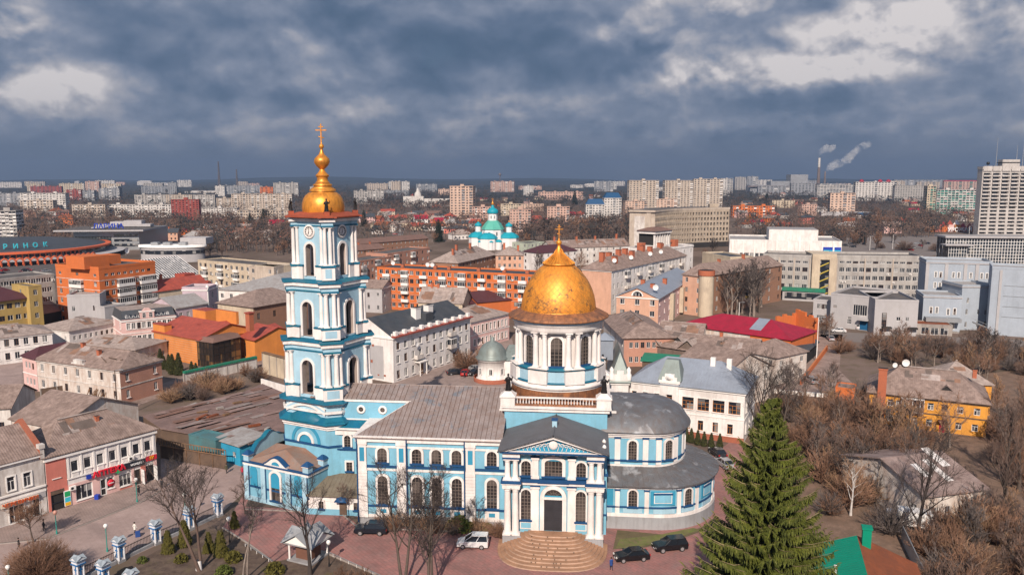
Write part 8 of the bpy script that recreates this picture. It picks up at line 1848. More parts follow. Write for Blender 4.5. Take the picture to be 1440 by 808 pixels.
near_tree('leafless tree with steep branches before the third nave window',604,836,642,36,n1=11,n2=7,n3=7,spread=.3,r0=.2,fork=.25,tw=TW[4],stems=2,lean=.12)
near_tree('slender bare sapling beside the middle nave pilaster',668,748,690,37,n1=8,n2=5,n4=2,spread=.4,r0=.07,fork=.2,tw=TW[1])
near_tree('bare sapling in front of the lean-to',488,728,672,38,n1=8,n2=5,n4=2,spread=.4,r0=.08,fork=.25,tw=TW[0])
near_tree('thin bare tree left of the porch corner',345,722,655,47,n1=8,n2=5,n4=2,spread=.34,r0=.1,fork=.25,tw=TW[0])
near_tree('wide crowned bare tree beside the right end of the seminary',1068,622,492,39,n1=11,n2=7,n3=7,spread=.5,r0=.32,fork=.22,tw=TW[4],bark=TW[4],tmin=.022)
near_tree('second bare tree behind the spruce top',1102,600,500,40,n1=10,n2=6,spread=.42,r0=.24,fork=.2,tw=TW[1])
near_tree('white barked birch in the thicket',1196,724,628,41,n1=9,n2=5,n4=2,spread=.34,r0=.19,fork=.3,tw=TW[3],bark=BIRCH)
near_tree('big dark leafless tree before the tumbledown white house',1288,770,575,42,n1=11,n2=7,n3=7,spread=.42,r0=.3,fork=.28,tw=TW[4],bark=TW[4])
near_tree('tall columnar bare poplar at the right edge',1412,715,512,43,n1=22,n2=7,n3=6,n4=2,spread=.24,r0=.3,fork=.06,up=1.6,tw=TW[0])
near_tree('second columnar poplar behind the first at the right edge',1433,690,505,44,n1=20,n2=7,n3=6,n4=2,spread=.24,r0=.3,fork=.06,up=1.6,tw=TW[2])
near_tree('small round topped street tree before the shoe shop',47,762,704,45,n1=13,n2=8,n3=8,spread=.62,r0=.13,fork=.5,tw=TW[2])
m=shrub_mesh(3,4.4,5.0,900,TW[2],.022,True);plant(m,'round_willow','big clipped ball shaped leafless willow at the lower left','tree',P(56,816))
for i,(px,py,s)in enumerate(((655,518,1.5),(684,512,1.7),(640,508,1.1),(1050,470,.9))):plant(shrub_mesh(60+i,2.3,3.4,220,TW[2],.03,True),'round_tree',('round russet bush tree left of the green domed chapel','larger round russet tree behind the green domed chapel','small russet bush by the dark roofed house door','grey round bush before the crimson roof')[i],'tree',P(px,py),i,s)
# meshes shared by the many further trees
KIN=[bare(100+i,10.0,n1=9,n2=6,n3=6,spread=(.42,.48,.36,.45,.30)[i%5],r0=.2,bark=(BARK,BARKL)[i%2],fork=(.2,.28,.15,.3,.1)[i%5],tw=TW[(0,2,1,4,3)[i%5]],tmin=.035,up=(.5,.4,.8,.5,1.3)[i%5])for i in range(8)]
KFA=[bare(150+i,10.0,n1=9,n2=6,n3=5,spread=(.44,.5,.38,.46)[i],r0=.25,fork=(.2,.25,.15,.28)[i],tw=TW[(0,4,1,2)[i]],bark=TW[4],tmin=.085,up=(.5,.4,.8,.5)[i])for i in range(4)]
SHR=[shrub_mesh(200+i,2.6,3.6,150,TW[(2,3,0,2,1)[i%5]],.03)for i in range(6)]
def scatter(lab,name,kinds,n,poly,smin,smax,seed,cat='tree',grp=None,avoid=(),ordn=True):
    q=random.Random(seed);xs,ys=[p[0]for p in poly],[p[1]for p in poly];k=0;t=0;pts=[]
    def inside(x,y):
        c=False
        for i in range(len(poly)):
            (ax,ay),(bx,by)=poly[i],poly[(i+1)%len(poly)]
            if(ay>y)!=(by>y)and x<(bx-ax)*(y-ay)/(by-ay)+ax:c=not c
        return c
    while len(pts)<n and t<4000:
        t+=1;x,y=q.uniform(min(xs),max(xs)),q.uniform(min(ys),max(ys))
        if inside(x,y)and not any(a[0]<x<a[2]and a[1]<y<a[3]for a in avoid):pts.append((x,y))
    for x,y in sorted(pts):s=q.uniform(smin,smax);plant(q.choice(kinds),name,lab,cat,P(x,y),q.uniform(0,6.28),(s*q.uniform(.85,1.15),s*q.uniform(.85,1.15),s),grp or lab)
AV=[(1215,540,1400,612),(1296,640,1404,752),(1180,728,1215,790)]
scatter('russet leafless tree in the thicket between the spruce and the yellow house','bare_tree',KIN,42,[(1105,590),(1215,600),(1300,625),(1290,690),(1215,740),(1160,720)],.55,.95,1,avoid=AV)
scatter('russet scrub bush in the thicket right of the spruce','bare_shrub',SHR,56,[(1090,575),(1215,560),(1215,612),(1300,625),(1295,700),(1190,745),(1150,725)],.8,1.6,2,'bush',avoid=AV)
scatter('brown leafless tree in the grove above the yellow house roof','bare_tree',KIN,46,[(1180,500),(1240,486),(1440,492),(1470,535),(1400,540),(1230,512)],.55,.9,3,avoid=())
scatter('brown scrub bush in the grove above the yellow house roof','bare_shrub',SHR,40,[(1175,498),(1240,484),(1440,490),(1470,530),(1400,528),(1220,508)],.8,1.4,4,'bush')
scatter('grey brown tree in the tangle below the tumbledown white house','bare_tree',KIN,26,[(1300,760),(1440,720),(1500,800),(1460,850),(1310,850)],.5,.8,5)
scatter('tangled bare bush at the lower right','bare_shrub',SHR,36,[(1225,745),(1300,755),(1440,725),(1520,800),(1460,860),(1310,850),(1270,770)],.9,1.5,6,'bush')
scatter('bare bush along the right edge below the poplars','bare_shrub',SHR,24,[(1400,610),(1470,600),(1500,700),(1405,700)],.8,1.4,7,'bush')
scatter('russet tree close before the yellow house','bare_tree',[KIN[1],KIN[6],KIN[4]],12,[(1205,610),(1225,598),(1340,625),(1335,640),(1210,632)],.75,1.05,51)
scatter('leafless tree right of the yellow house','bare_tree',KIN,7,[(1395,575),(1460,560),(1480,640),(1410,640)],.7,1.0,8)
scatter('dark tall tree between the round tower house and the institute','bare_tree',[KIN[3],KIN[2],KIN[7]],15,[(1012,432),(1062,418),(1095,440),(1050,448),(1015,446)],1.5,2.1,9)
scatter('brown scrub in front of the overgrown lane wall','bare_shrub',SHR,30,[(214,560),(365,520),(368,538),(240,578)],.7,1.1,10,'bush')
scatter('bare bush in the flower bed along the nave','bare_shrub',SHR,16,[(520,738),(700,748),(704,756),(520,750)],.45,.75,11,'bush')
scatter('bare bush in the garden bed at the lower edge','bare_shrub',SHR,10,[(470,800),(560,830),(540,870),(430,860)],.6,.9,12,'bush')
scatter('small tree in the dirt yard by the heating pipe','bare_tree',KIN,9,[(1080,545),(1110,520),(1150,555),(1190,560),(1120,575)],.6,.95,13)
scatter('young tree beside the blue gate building','bare_tree',KIN,6,[(1150,462),(1175,462),(1170,474),(1150,474)],.5,.8,14)
scatter('leafless tree in the park behind the rounded store','bare_tree',KFA,14,[(205,318),(330,308),(415,322),(412,352),(285,352),(262,330)],1.0,1.7,15)
scatter('street tree among the cottages right of the bell tower','bare_tree',KFA,14,[(505,305),(600,296),(640,320),(640,345),(560,342),(505,330)],.9,1.4,16)
scatter('leafless tree around the turquoise church','bare_tree',KFA,12,[(636,315),(660,315),(660,345),(740,352),(760,330),(735,318),(700,312),(640,308)],.9,1.4,17)
scatter('tall bare tree in the wood below the white blue roofed tower','bare_tree',KFA,16,[(742,326),(830,318),(885,318),(885,340),(800,345),(750,340)],1.2,1.8,18)
scatter('leafless tree in the park left of the square','bare_tree',KFA,12,[(1085,305),(1165,312),(1200,330),(1170,352),(1090,342),(1050,325)],.8,1.3,19)
scatter('grey tree in the park before the green balcony slab','bare_tree',KFA,14,[(1218,305),(1310,300),(1315,325),(1280,338),(1215,335)],1.1,1.8,20)
scatter('leafless tree behind the culture palace on the square edge','bare_tree',KFA,16,[(1085,346),(1190,336),(1320,346),(1322,356),(1195,352),(1100,352)],.7,1.2,61)
scatter('leafless tree between the curved office and the culture palace','bare_tree',KFA,5,[(985,356),(1030,352),(1030,362),(990,366)],.7,1.1,62)
scatter('leafless tree before the cream flats','bare_tree',KFA,8,[(285,352),(410,356),(410,364),(290,362)],.7,1.1,63)
scatter('leafless street tree near the market hall','bare_tree',KFA,5,[(60,330),(100,335),(80,350),(30,345)],.8,1.2,22)
scatter('leafless yard tree among the middle town roofs','bare_tree',KIN,12,[(740,385),(760,370),(815,372),(818,400),(760,395)],.9,1.3,23)
FIR=conifer_mesh(77,14,3.2,22,12,FIRD,FIRD,droop=.3,blade=1.0,fill=6)
for i,(px,py,s,lab)in enumerate(((617,340,1.25,'dark pointed spruce left of the turquoise church'),(1131,356,1.0,'dark spruce behind the culture palace banner'),(1140,358,1.15,'broader dark spruce behind the culture palace banner'),(1150,357,.9,'right spruce of the three behind the banner'),(1213,340,.9,'dark spruce on the far side of the square'),(1204,342,.8,'smaller spruce on the far side of the square'),(371,318,1.3,'dark fir beside the red gabled cottage'),(352,321,1.1,'dark fir left of the red gabled cottage'),(1078,288,1.6,'dark fir over the orange four storey block'),(808,288,1.8,'dark fir left of the white blue roofed tower'),(512,318,1.2,'dark fir beside the bell tower'),(1015,318,1.0,'dark fir right of the curved office'))):plant(FIR,'spruce',lab,'spruce tree',P(px,py),i,s)
for i,px in enumerate((268,278,287,295)):plant(KIN[4],'poplar','tawny upright poplar in the row behind the sloping glass roof, '+ORD[i]+' from the left','tree',P(px,358),i,(.6,.6,1.15),'poplars behind the glass roof')
plant(bare(333,12,n1=10,n2=7,n3=7,tw=mat('dry_orange_leaves',(.30,.13,.03),.9,.3,.5),tmin=.06,spread=.4),'bare_tree','orange leaved tree right of the curved office','tree',P(1053,322),0,1.1)
# far-off woods: one mass of thin crowns
def far_woods():
    q=random.Random(99);b=MB();FW=[mat('far_twigs_brown',(.085,.06,.052),.95,.3,.02),mat('far_twigs_dark',(.036,.036,.036),.95,.3,.02),mat('far_twigs_russet',(.13,.08,.06),.95,.3,.02)]
    zones=[(0,420,262,300,700),(20,240,298,326,420),(240,415,306,338,420),(280,415,338,356,130),(420,640,258,298,700),(500,640,296,340,130),(500,900,262,300,800),(636,760,300,340,140),(740,890,300,342,480),(1010,1440,262,300,900),(1030,1230,296,330,230),(-40,1480,253.5,263,1000),(1215,1330,300,334,320),(1330,1378,300,318,60),(860,1130,268,290,260),(1060,1220,328,346,130),(30,100,328,346,60)]
    for x0,x1,y0,y1,n in zones:
        for i in range(n):
            px,py=q.uniform(x0,x1),y0+(y1-y0)*q.random()**.8;c=P(px,py);far=c.y>1300;r=q.uniform(3,6)*(1.0 if not far else q.uniform(1.2,2.6));h=q.uniform(8,15);m=q.choice(FW if not far else[FW[1],FW[1],FW[0]])
            for k in range(20 if not far else 12):
                a,e=q.uniform(0,6.28),q.uniform(-.5,1.4);rr=q.random()**.4;p=Vector((c.x+r*rr*math.cos(a)*math.cos(e),c.y+r*rr*math.sin(a)*math.cos(e),h*.58+h*.42*rr*math.sin(e)));s=r*q.uniform(.16,.34);u=Vector((q.gauss(0,1),q.gauss(0,.6),q.gauss(0,1))).normalized()*s;v=Vector((-u.z,q.gauss(0,.3)*s,u.x))*.55;b.face([p-u,p+v,p+u*.9],m)
            b.face([(c.x-.25,c.y,0),(c.x+.25,c.y,0),(c.x+.12,c.y,h*.6),(c.x-.12,c.y,h*.6)],m)
    tag(b.build('far_woods'),'hazy leafless woods spreading to the horizon','woods',None,'stuff')
far_woods()
# ---------------------------------------------------------------- vehicles
TYRE=flat('tyre_rubber',(.02,.02,.02),.8);RIM=flat('wheel_rim',(.45,.45,.46),.35,.6);CGL=flat('car_glass',(.012,.015,.02),.08,spec=.6);LAMP=flat('lamp_glass',(.75,.74,.70),.2,spec=.6);RLAMP=flat('rear_lamp',(.35,.01,.01),.3)
def paint(n,c):return flat('car_paint_'+n,c,.22,.15,.6)
SHAPES={  # side outline of lower body and of the cabin (x forward)
 'sedan':(4.5,1.74,[(-2.2,.30),(-2.25,.62),(-2.15,.92),(-1.3,.98),(.9,.96),(1.9,.84),(2.22,.66),(2.25,.35)],[(-1.75,.97),(-1.15,1.40),(.15,1.43),(1.0,.95)]),
 'suv':(4.5,1.82,[(-2.2,.38),(-2.25,.75),(-2.2,1.06),(.95,1.06),(1.95,.95),(2.22,.78),(2.25,.42)],[(-2.15,1.05),(-1.85,1.62),(.2,1.66),(1.0,1.05)]),
 'van':(4.15,1.74,[(-2.05,.32),(-2.08,.8),(-2.05,1.1),(.9,1.05),(1.75,.92),(2.05,.68),(2.07,.36)],[(-2.0,1.09),(-1.92,1.76),(.05,1.80),(1.05,1.04)])}
def car(name,label,cat,loc,rz,shape,pm,group=None):
    L,W,low,cab=SHAPES[shape];r=thing(name,label,cat,loc,rz,group);b=MB();w=W/2
    def loft(outline,ys,ins,m,top=None):
        rings=[[b.V((x*(1-i_*.02),y,z-i_*.03*(z>.8)))for x,z in outline]for y,i_ in zip(ys,ins)]
        for a,c in zip(rings,rings[1:]):
            for k in range(len(outline)):j=(k+1)%len(outline);b.idx([a[k],a[j],c[j],c[k]],m,False)
        b.idx(rings[0],m);b.idx(rings[-1][::-1],m)
    loft(low,[-w,-w*.9,w*.9,w],[1.6,0,0,1.6],pm);b.build('body',r)
    b=MB();n=len(cab);xs=[p[0]for p in cab]
    lo=[(cab[0][0],cab[0][1]),(cab[3][0],cab[3][1])];hi=[cab[1],cab[2]];wl,wh=w*.93,w*.74
    q=lambda p,y:(p[0],y,p[1]);A,B_,C_,D_=cab[0],cab[3],cab[2],cab[1]
    b.face([q(A,-wl),q(B_,-wl),q(C_,-wh),q(D_,-wh)],CGL);b.face([q(B_,wl),q(A,wl),q(D_,wh),q(C_,wh)],CGL);b.face([q(B_,-wl),q(B_,wl),q(C_,wh),q(C_,-wh)],CGL);b.face([q(A,wl),q(A,-wl),q(D_,-wh),q(D_,wh)],CGL);b.build('window',r)
    b=MB();z=(D_[1]+C_[1])/2;b.prism([(D_[0]-.05,-wh-.02),(C_[0]+.05,-wh-.02),(C_[0]+.05,wh+.02),(D_[0]-.05,wh+.02)],z-.02,z+.05,pm,bot=True)
    for sy in(-1,1):
        for t in(0,.48,1.0):p0=(A[0]+(B_[0]-A[0])*t,sy*(wl+.012),A[1]);p1=(D_[0]+(C_[0]-D_[0])*t,sy*(wh+.012),z);b.tube([p0,p1],[.05,.045],4,pm,smooth=False)
    b.build('roof',r)
    for sx in(-1,1):
        for sy in(-1,1):
            b=MB();n=14;R_=.33 if shape!='suv' else .37;ring=[(R_*math.cos(6.2832*i/n),R_*math.sin(6.2832*i/n))for i in range(n)];y0,y1=sorted((sy*(w-.2),sy*(w+.02)))
            for i in range(n):j=(i+1)%n;b.face([(ring[i][0],y0,ring[i][1]),(ring[i][0],y1,ring[i][1]),(ring[j][0],y1,ring[j][1]),(ring[j][0],y0,ring[j][1])],TYRE,True)
            b.face([(x,sy*(w+.02),zz)for x,zz in ring],TYRE);wh_=b.build('wheel',r,(sx*L*.295,0,R_));b=MB();b.face([(x*.62,sy*(w+.026),zz*.62)for x,zz in ring],RIM);b.build('rim',wh_)
    for sy in(-1,1):
        b=MB();b.box(L/2-.13,L/2-.02,sy*w*.55,sy*w*.9,.62,.78,LAMP);b.build('headlight',r);b=MB();b.box(-L/2-.005,-L/2+.1,sy*w*.66,sy*w*.93,.66,.92,RLAMP);b.build('rear_light',r)
        b=MB();b.box(.72,.9,sy*(w+.01),sy*(w+.18),.98,1.12,pm);b.build('mirror',r)
    b=MB();b.box(L/2-.06,L/2+.005,-.26,.26,.40,.52,SG_WH);b.build('number_plate',r)
    return r
def head(p,q):a,c=P(*p),P(*q);return math.atan2((c-a).y,(c-a).x)
car('white_van','white compact van parked before the nave','van',P(665,768),R(176),'van',paint('white',(.72,.71,.70)))
car('dark_van','dark blue black off road car behind the bare trees by the nave','car',P(522,749),R(178),'suv',paint('navy',(.012,.016,.024)))
car('parked_car','black sedan parked right of the church steps','car',P(888,786),R(190),'sedan',paint('black',(.010,.010,.012)))
car('parked_car','black estate off road car parked under the apse lawn','car',P(942,772),R(192),'suv',paint('black',(0,0,0)))
car('parked_car','dark car parked behind the apse','car',P(1009,640),R(100),'sedan',paint('dark',(.03,.03,.035)));car('parked_car','silver car parked behind the apse by the spruce','car',P(1018,655),R(105),'sedan',paint('silver',(.33,.33,.34)))
car('parked_car','pale grey car in the dirt yard','car',P(1141,538),R(95),'suv',paint('silver',(0,0,0)));car('parked_van','white van before the blue gate','van',P(1205,462),R(85),'van',paint('white',(0,0,0)));car('parked_car','white car left of the blue gate','car',P(1179,467),R(170),'sedan',paint('white',(0,0,0)))
car('parked_car','silver car far down the black lean-to lane','car',P(1168,478),R(80),'sedan',paint('silver',(0,0,0)))
def lorry(lab,loc,rz,cm,bm,sc=1.0):
    r=thing('lorry',lab,'lorry',loc,rz);r.scale=(sc,)*3;b=MB();b.box(-3.6,1.2,-1.15,1.15,.9,3.1,bm);b.build('cargo_box',r);b=MB();b.prism([(1.3,-1.05),(3.0,-1.05),(3.0,1.05),(1.3,1.05)],.7,2.5,cm,poly1=[(1.3,-1.0),(2.6,-1.0),(2.6,1.0),(1.3,1.0)]);b.build('cab',r);b=MB();b.box(2.62,2.86,-.9,.9,1.6,2.3,CGL);b.build('window',r)
    for x in(-2.4,2.0):
        for y in(-1.05,.8):b=MB();b.lathe([(.45,0),(.45,.28),(0,.28)],12,TYRE);b.v=[(px+x,pz+y,py+.45)for px,py,pz in b.v];b.build('wheel',r)
lorry('blue lorry standing on the square',P(1371,348),R(170),BLUB,BLUB,1.2);lorry('white lorry half hidden under the dark leafless tree',P(1272,742),R(160),FR_W,FR_W,.9)
_q=random.Random(17);_pc=[('white',(.7,.7,.7)),('silver',(.33,.33,.34)),('red',(.35,.02,.02)),('navy',(.012,.016,.024)),('dark',(.03,.03,.035))]
_proto={}
def far_car(px,py,lab,grp):
    n,c=_q.choice(_pc);k=n
    if k not in _proto:_proto[k]=car('parked_car',lab.format(n),'car',P(px,py),_q.uniform(0,6.28),'sedan',paint(n,c),grp)
    else:dup(_proto[k],P(px,py),_q.uniform(0,6.28),None,lab.format(n))['group']=grp
for i in range(26):far_car(_q.uniform(0,118),_q.uniform(380,396),'{} car in the market car park before the round market hall','cars in the market car park')
for i in range(22):far_car(_q.uniform(190,262),_q.uniform(332,346),'{} car in the car park right of the dark shopping centre','cars by the shopping centre')
for i in range(14):far_car(_q.uniform(1130,1330),_q.uniform(338,356),'{} car on the square behind the panel institute','cars on the square')
for i in range(6):far_car(*((lambda t:(556+16*t+_q.uniform(-3,3),330-28*t))(i/6)),'{} car on the far avenue right of the bell tower','cars on the avenue')
for i in range(5):far_car(_q.uniform(640,672),_q.uniform(519,527),'{} car parked behind the nave by the round chapel','cars by the chapel')
# ---------------------------------------------------------------- people
SKIN=flat('skin',(.42,.24,.17),.6);HAIR=flat('dark_hair',(.03,.02,.015),.7)
def person(label,loc,face,coat,legs,H=1.72,stride=.18,arm=.12,hood=None,bag=None):
    me=bpy.data.meshes.new('person');s=stride
    J=[(0,0,.93,.135),(0,0,1.12,.125),(0,0,1.38,.155),(0,0,1.50,.06),(0,.01,1.56,.058),(0,.02,1.64,.10),(0,.01,1.74,.075),
         (-.10,0,.88,.095),(-.10,s*.45,.49,.066),(-.10,s*.5-.04,.10,.048),(-.10,s*.5+.11,.035,.038),(.10,0,.88,.095),(.10,-s*.25,.49,.066),(.10,-s-.06,.10,.048),(.10,-s+.07,.035,.038),
         (-.20,0,1.40,.072),(-.26,-.02-arm,1.13,.052),(-.25,.06-arm,.89,.04),(-.24,.09-arm,.80,.034),(.20,0,1.40,.072),(.26,-.02+arm,1.13,.052),(.25,.08+arm,.89,.04),(.24,.12+arm,.80,.034)]
    E=[(0,1),(1,2),(2,3),(3,4),(4,5),(5,6),(0,7),(7,8),(8,9),(9,10),(0,11),(11,12),(12,13),(13,14),(2,15),(15,16),(16,17),(17,18),(2,19),(19,20),(20,21),(21,22)]
    k=H/1.8;me.from_pydata([(x*k,y*k,z*k)for x,y,z,r in J],E,[]);o=bpy.data.objects.new('person',me);COL.objects.link(o)
    sk=o.modifiers.new('skin','SKIN');o.modifiers.new('smooth','SUBSURF').levels=1;lay=me.skin_vertices[0]if len(me.skin_vertices)else None
    if lay is None:
        bm=__import__('bmesh').new();bm.from_mesh(me);bm.verts.layers.skin.verify();bm.to_mesh(me);bm.free();lay=me.skin_vertices[0]
    for i,(x,y,z,r)in enumerate(J):lay.data[i].radius=(r*k,r*k);lay.data[i].use_root=i==0
    dg=bpy.context.evaluated_depsgraph_get();nm=bpy.data.meshes.new_from_object(o.evaluated_get(dg));bpy.data.objects.remove(o);bpy.data.meshes.remove(me)
    nm.materials.clear();shoe=TYRE
    for m in(SKIN,coat,legs,shoe):nm.materials.append(m)
    for p in nm.polygons:
        z=p.center.z/k;x=abs(p.center.x)/k;p.use_smooth=True;p.material_index=0 if(z>1.5 or(x>.19 and z<.86))else(3 if z<.09 else(2 if z<.74 else 1))
    r=put('person',nm,None,loc,face);tag(r,label,'person')
    b=MB();b.lathe([(.118,1.62),(.125,1.68),(.11,1.755),(.06,1.80),(0,1.815)],12,hood or HAIR,0,-.012);b.v=[(x*k,y*k,z*k)for x,y,z in b.v];b.build('hair',r)
    b=MB();b.lathe([(.20,.70),(.19,.95),(.165,1.15)],12,coat,sy=.8);b.v=[(x*k,y*k,z*k)for x,y,z in b.v];b.build('coat_skirt',r)
    return r
cB,cW,cD,cR,cG,jn=flat('blue_jacket',(.02,.06,.22)),flat('white_coat',(.72,.68,.62)),flat('dark_jacket',(.02,.02,.024)),flat('red_jacket',(.4,.02,.05)),flat('olive_jacket',(.07,.065,.04)),flat('dark_jeans',(.025,.03,.05))
person('person in a blue jacket walking beside the black sedan',P(859.5,801),R(20),cB,jn)
person('person in a white coat on the street by the gate pillars',P(190,750),R(-40),cW,jn)
tag((lambda b:(b.box(-.3,.3,-.25,.25,.05,.75,cB),b.build('pushchair',None,P(194,754),.4))[1])(MB()),'dark pushchair beside the person in a white coat','pushchair')
person('person in dark clothes below the street tree',P(62,746),R(120),cD,cD);person('person in black stooping at the left pavement edge',P(27,771),R(-60),cD,cD,1.55)
person('person in dark jacket by the teal lamp post near the shops',P(195.5,697),R(60),cD,jn);person('person in olive jacket crossing the market yard',P(318.5,665),R(150),cG,cD);person('person in a red jacket far up the market yard',P(305,648),R(200),cR,jn,1.5)
person('small dark figure by the pharmacy end corner',P(228,686),R(10),cD,cD,1.6);person('person in dark coat in the yard behind the nave',P(653,531),R(70),cD,jn);person('person in pink at the corner of the porch',P(341,668),R(0),cR,jn,1.6)
# ---------------------------------------------------------------- street furniture
LGN=flat('teal_lamp_post',(.03,.26,.22),.5);OPAL=flat('opal_globe',(.78,.76,.72),.3)
def lamp(label,top,foot,m=LGN,globe=OPAL):
    c=P(*foot);h=HZ(top[0],top[1],c.y);r=thing('street_lamp',label,'street lamp',c,0,'globe street lamps');b=MB();b.cyl(0,0,0,.5,.13,m,.10);b.cyl(0,0,.5,h-.3,.065,m,.05);b.build('post',r);b=MB();b.lathe([(.02,h-.36),(.14,h-.3),(.26,h-.05),(.28,h+.08),(.2,h+.25),(0,h+.33)],12,globe);b.build('globe',r)
PKG=flat('smoked_pink_globe',(.5,.26,.2),.3)
lamp('teal globe lamp in front of the gate pillars',(148,739),(151,775));lamp('teal lamp with pinkish globe before the coral bay',(77,720),(80,751),globe=PKG);lamp('teal lamp by the open shop doors',(192,674),(193,706));lamp('white globe lamp at the lower left edge',(12,797),(14,830));lamp('teal lamp in the street behind the forked tree',(260,695),(261,726));lamp('black lamp with pale globe in the churchyard',(321,729),(323,762),DMETAL);lamp('black globe lamp right of the garden kiosk',(462,762),(463,796),DMETAL)
def gate_pillars():
    GP=mat('pillar_white',(.66,.66,.68),.8,.08,1.0,dirt=.2);GB=mat('pillar_blue',(.02,.13,.32),.7,.1,1.0);GT=mat('pillar_grey_tin',(.30,.34,.37),.5,.1,1.0)
    feet=[((112,817),'white blue pillar with small tin roof, lowest on the street side'),((169,789),'white blue pillar second from the lower left'),((220,764),'clustered white blue pillar between thuja and street'),((267,744),'white blue pillar behind the forked tree'),((307,725),'white blue pillar at the far end of the railing'),((147,824),'white blue pillar of the inner gate row'),((186,838),'roof topped pillar at the lower frame edge')]
    dirv=(P(307,725)-P(112,817));ang=math.atan2(dirv.y,dirv.x)
    for foot,lab in feet:
        r=thing('gate_pillar',lab,'gate pillar',P(*foot),ang,'pillars of the churchyard railing');b=MB();b.box(-.5,.5,-.5,.5,0,.35,CPL);b.box(-.36,.36,-.36,.36,.35,2.25,GP);b.build('shaft',r)
        for sx in(-1,1):
            for sy in(-1,1):b=MB();b.cyl(sx*.38,sy*.38,.35,2.2,.11,GP);b.build('column',r)
        b=MB();b.box(-.6,.6,-.6,.6,2.25,2.4,GB);b.box(-.52,.52,-.52,.52,2.4,2.75,GP);b.box(-.64,.64,-.64,.64,2.75,2.85,GB);b.build('capital',r)
        b=MB()
        for a in range(4):b.M=Matrix.Rotation(a*math.pi/2,4,'Z');b.box(-.07,.07,-.42,-.361,.7,2.1,GB);b.box(-.24,-.071,-.42,-.361,1.55,1.7,GB);b.box(.071,.24,-.42,-.361,1.55,1.7,GB);b.M=None
        b.build('cross',r)
        b=MB()
        for a in range(2):b.M=Matrix.Rotation(a*math.pi/2,4,'Z');b.face([(-.7,-.7,2.86),(-.7,.7,2.86),(0,.7,3.3),(0,-.7,3.3)][::-1],GT);b.face([(.7,-.7,2.86),(0,-.7,3.3),(0,.7,3.3),(.7,.7,2.86)][::-1],GT);b.face([(-.6,-.62,2.86),(.6,-.62,2.86),(0,-.62,3.25)],GP);b.face([(.6,.62,2.86),(-.6,.62,2.86),(0,.62,3.25)],GP);b.M=None
        b.build('tin_roof',r)
    for(p,q),lab in((((112,817),(169,789)),'black iron railing between the two lowest pillars'),(((169,789),(220,764)),'black iron railing left of the clustered pillar'),(((220,764),(267,744)),'black iron railing right of the clustered pillar'),(((267,744),(307,725)),'black iron railing at the far end of the churchyard')):
        a,c=P(*p),P(*q);d=c-a;L=d.length;r=thing('iron_railing',lab,'railing',a,math.atan2(d.y,d.x));b=MB();b.box(.6,L-.6,-.2,.2,0,.45,CPL);b.build('low_wall',r)
        for z in(.6,1.55):b=MB();b.box(.6,L-.6,-.03,.03,z,z+.06,DMETAL);b.build('rail',r)
        n=int((L-1.2)/.22)
        for i in range(n):b=MB();x=.7+i*.22;b.box(x-.018,x+.018,-.018,.018,.451,1.72,DMETAL);b.build('bar',r)
gate_pillars()
def kiosk():
    c=P(434,783);r=thing('well_house','small garden chapel with cross gabled grey tin roof and white posts','garden pavilion',c,R(-24));GT=mat('pavilion_tin',(.30,.31,.32),.5,.15,1.0,dirt=.4,dirtcol=(.17,.15,.14))
    b=MB();b.box(-1.9,1.9,-1.9,1.9,0,.25,CPL);b.build('base',r);b=MB();b.box(-1.1,1.1,-1.1,1.1,.25,2.4,mat('pavilion_wood',(.16,.075,.05),.8));b.build('wall',r)
    for sx in(-1,1):
        for sy in(-1,1):b=MB();b.cyl(sx*1.65,sy*1.65,.25,2.4,.13,TRIM);b.build('post',r)
    b=MB();b.box(-1.9,1.9,-1.9,1.9,2.4,2.6,TRIM)
    for a in range(2):
        b.M=Matrix.Rotation(a*math.pi/2,4,'Z');z=.004*a
        b.face([(-2.3,-2.5,2.5+z),(0,-2.5,3.9+z),(0,2.5,3.9+z),(-2.3,2.5,2.5+z)][::-1],GT);b.face([(2.3,-2.5,2.5+z),(2.3,2.5,2.5+z),(0,2.5,3.9+z),(0,-2.5,3.9+z)][::-1],GT)
        for s in(-1,1):b.face([(-1.9,s*2.2,2.61),(1.9,s*2.2,2.61),(0,s*2.2,3.75)],TRIM)
    b.M=None;b.lathe([(.45,3.7),(.5,4.1),(.3,4.5),(.08,4.8),(0,5.3)],10,GT);b.build('roof',r)
kiosk()
def low_fence():
    for(p,q),lab in((((458,778),(540,815)),'low pale pipe rail along the church path'),(((345,768),(384,793)),'short low pipe rail by the garden kiosk')):
        a,c=P(*p),P(*q);d=c-a;L=d.length;r=thing('low_rail',lab,'railing',a,math.atan2(d.y,d.x));b=MB();b.box(0,L,-.03,.03,.42,.48,METAL);b.build('rail',r)
        for i in range(int(L/1.5)+1):b=MB();b.cyl(i*1.5,0,0,.46,.04,FR_W,n=6);b.build('post',r)
low_fence()
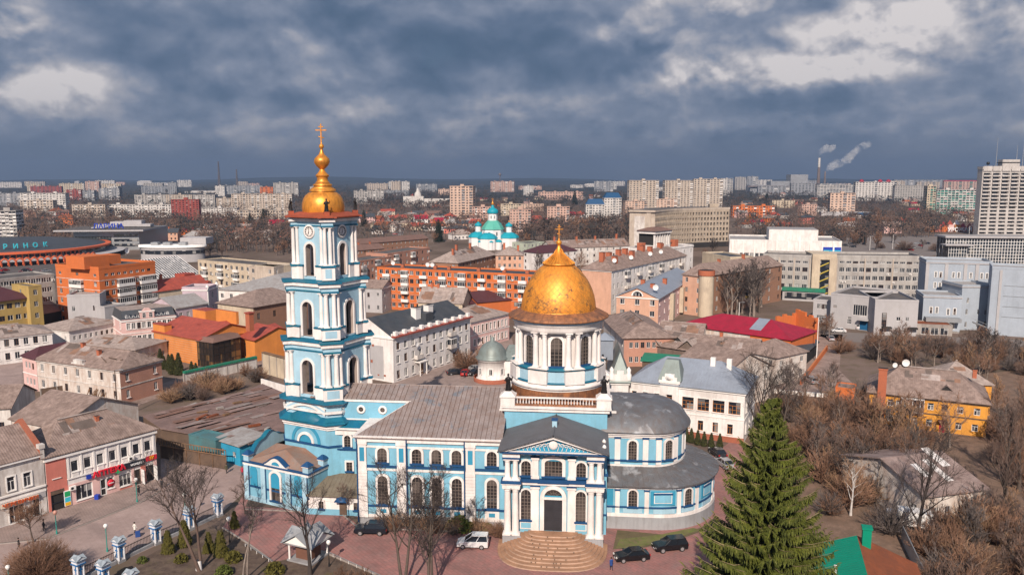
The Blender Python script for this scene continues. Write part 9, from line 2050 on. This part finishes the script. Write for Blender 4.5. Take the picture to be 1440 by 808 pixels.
def playground():
    r=thing('play_town','colourful playground castle with white turrets left of the hotel','playground',P(1346,326));q=random.Random(3)
    for i in range(9):b=MB();x=-26+i*6;h=q.uniform(4,8);b.box(x,x+5,0,6,0,h,[ORANGE,PINKD,ORB,PINK][i%4]);b.build('wall',r);b=MB();b.lathe([(3.2,h),(0,h+4)],4,[R_RED,WHITE,R_CRIM][i%3],x+2.5,3,smooth=False);b.build('turret_roof',r)
    t=put('letters',letters('УРОЖАЙ',5,SG_WH,.5),r,(0,-4,2.2));t.rotation_euler=(math.pi/2,0,0)
playground()
tag((lambda b:(b.box(-.3,.3,-.3,.3,0,.8,SG_BL),b.build('litter_bin',None,P(137,702)))[1])(MB()),'blue litter bin outside the pharmacy','litter bin')
for i,(px,py,yt,lab)in enumerate(((1148,508,446,'pale lamp pole at the end of the black lean-to'),(1361,352,318,'tall lamp mast on the square'),(1255,350,330,'lamp pole beside the clipped bush on the square'),(1223,352,332,'left lamp pole of the square'),(921+118,448,425,'white lamp pole behind the crimson roof'),(166,590,520,'utility pole in the lane before the white ruin'))):
    c=P(px,py);h=HZ(px,yt,c.y);r=thing('lamp_pole',lab,'lamp pole',c);b=MB();b.tube([(0,0,0),(0,0,h)],[.14,.09],6,TRIM if i!=5 else WOODD);b.build('post',r);b=MB();b.tube([(0,0,h-.1),(1.2,0,h+.1)],[.06,.06],4,METAL);b.box(1.0,1.8,-.16,.16,h,h+.15,METAL);b.build('arm',r)
for i,(px,py,s)in enumerate(((1272,352,1.6),(1318,353,1.4),(1238,349,.9))):plant(shrub_mesh(80+i,4.2,4.2,200,TW[0],.05,True),'round_shrub',('large clipped brown bush on the square','wide clipped brown bush beside the theatre','small clipped bush on the square')[i],'bush',P(px,py),0,s)
# ---------------------------------------------------------------- air
def haze():
    b=MB();m=bpy.data.materials.new('haze');m.use_nodes=True;g=NT(m.node_tree);g.n.clear();out=g.add('ShaderNodeOutputMaterial');v=g.add('ShaderNodeVolumePrincipled',i={'Color':(.55,.73,1.0,1),'Density':1.35e-4,'Anisotropy':.5});g.l.new(v.outputs[0],out.inputs['Volume'])
    b.box(-15500,15500,-420,13500,-3,320,m);o=b.build('haze');o['kind']='stuff'
haze()
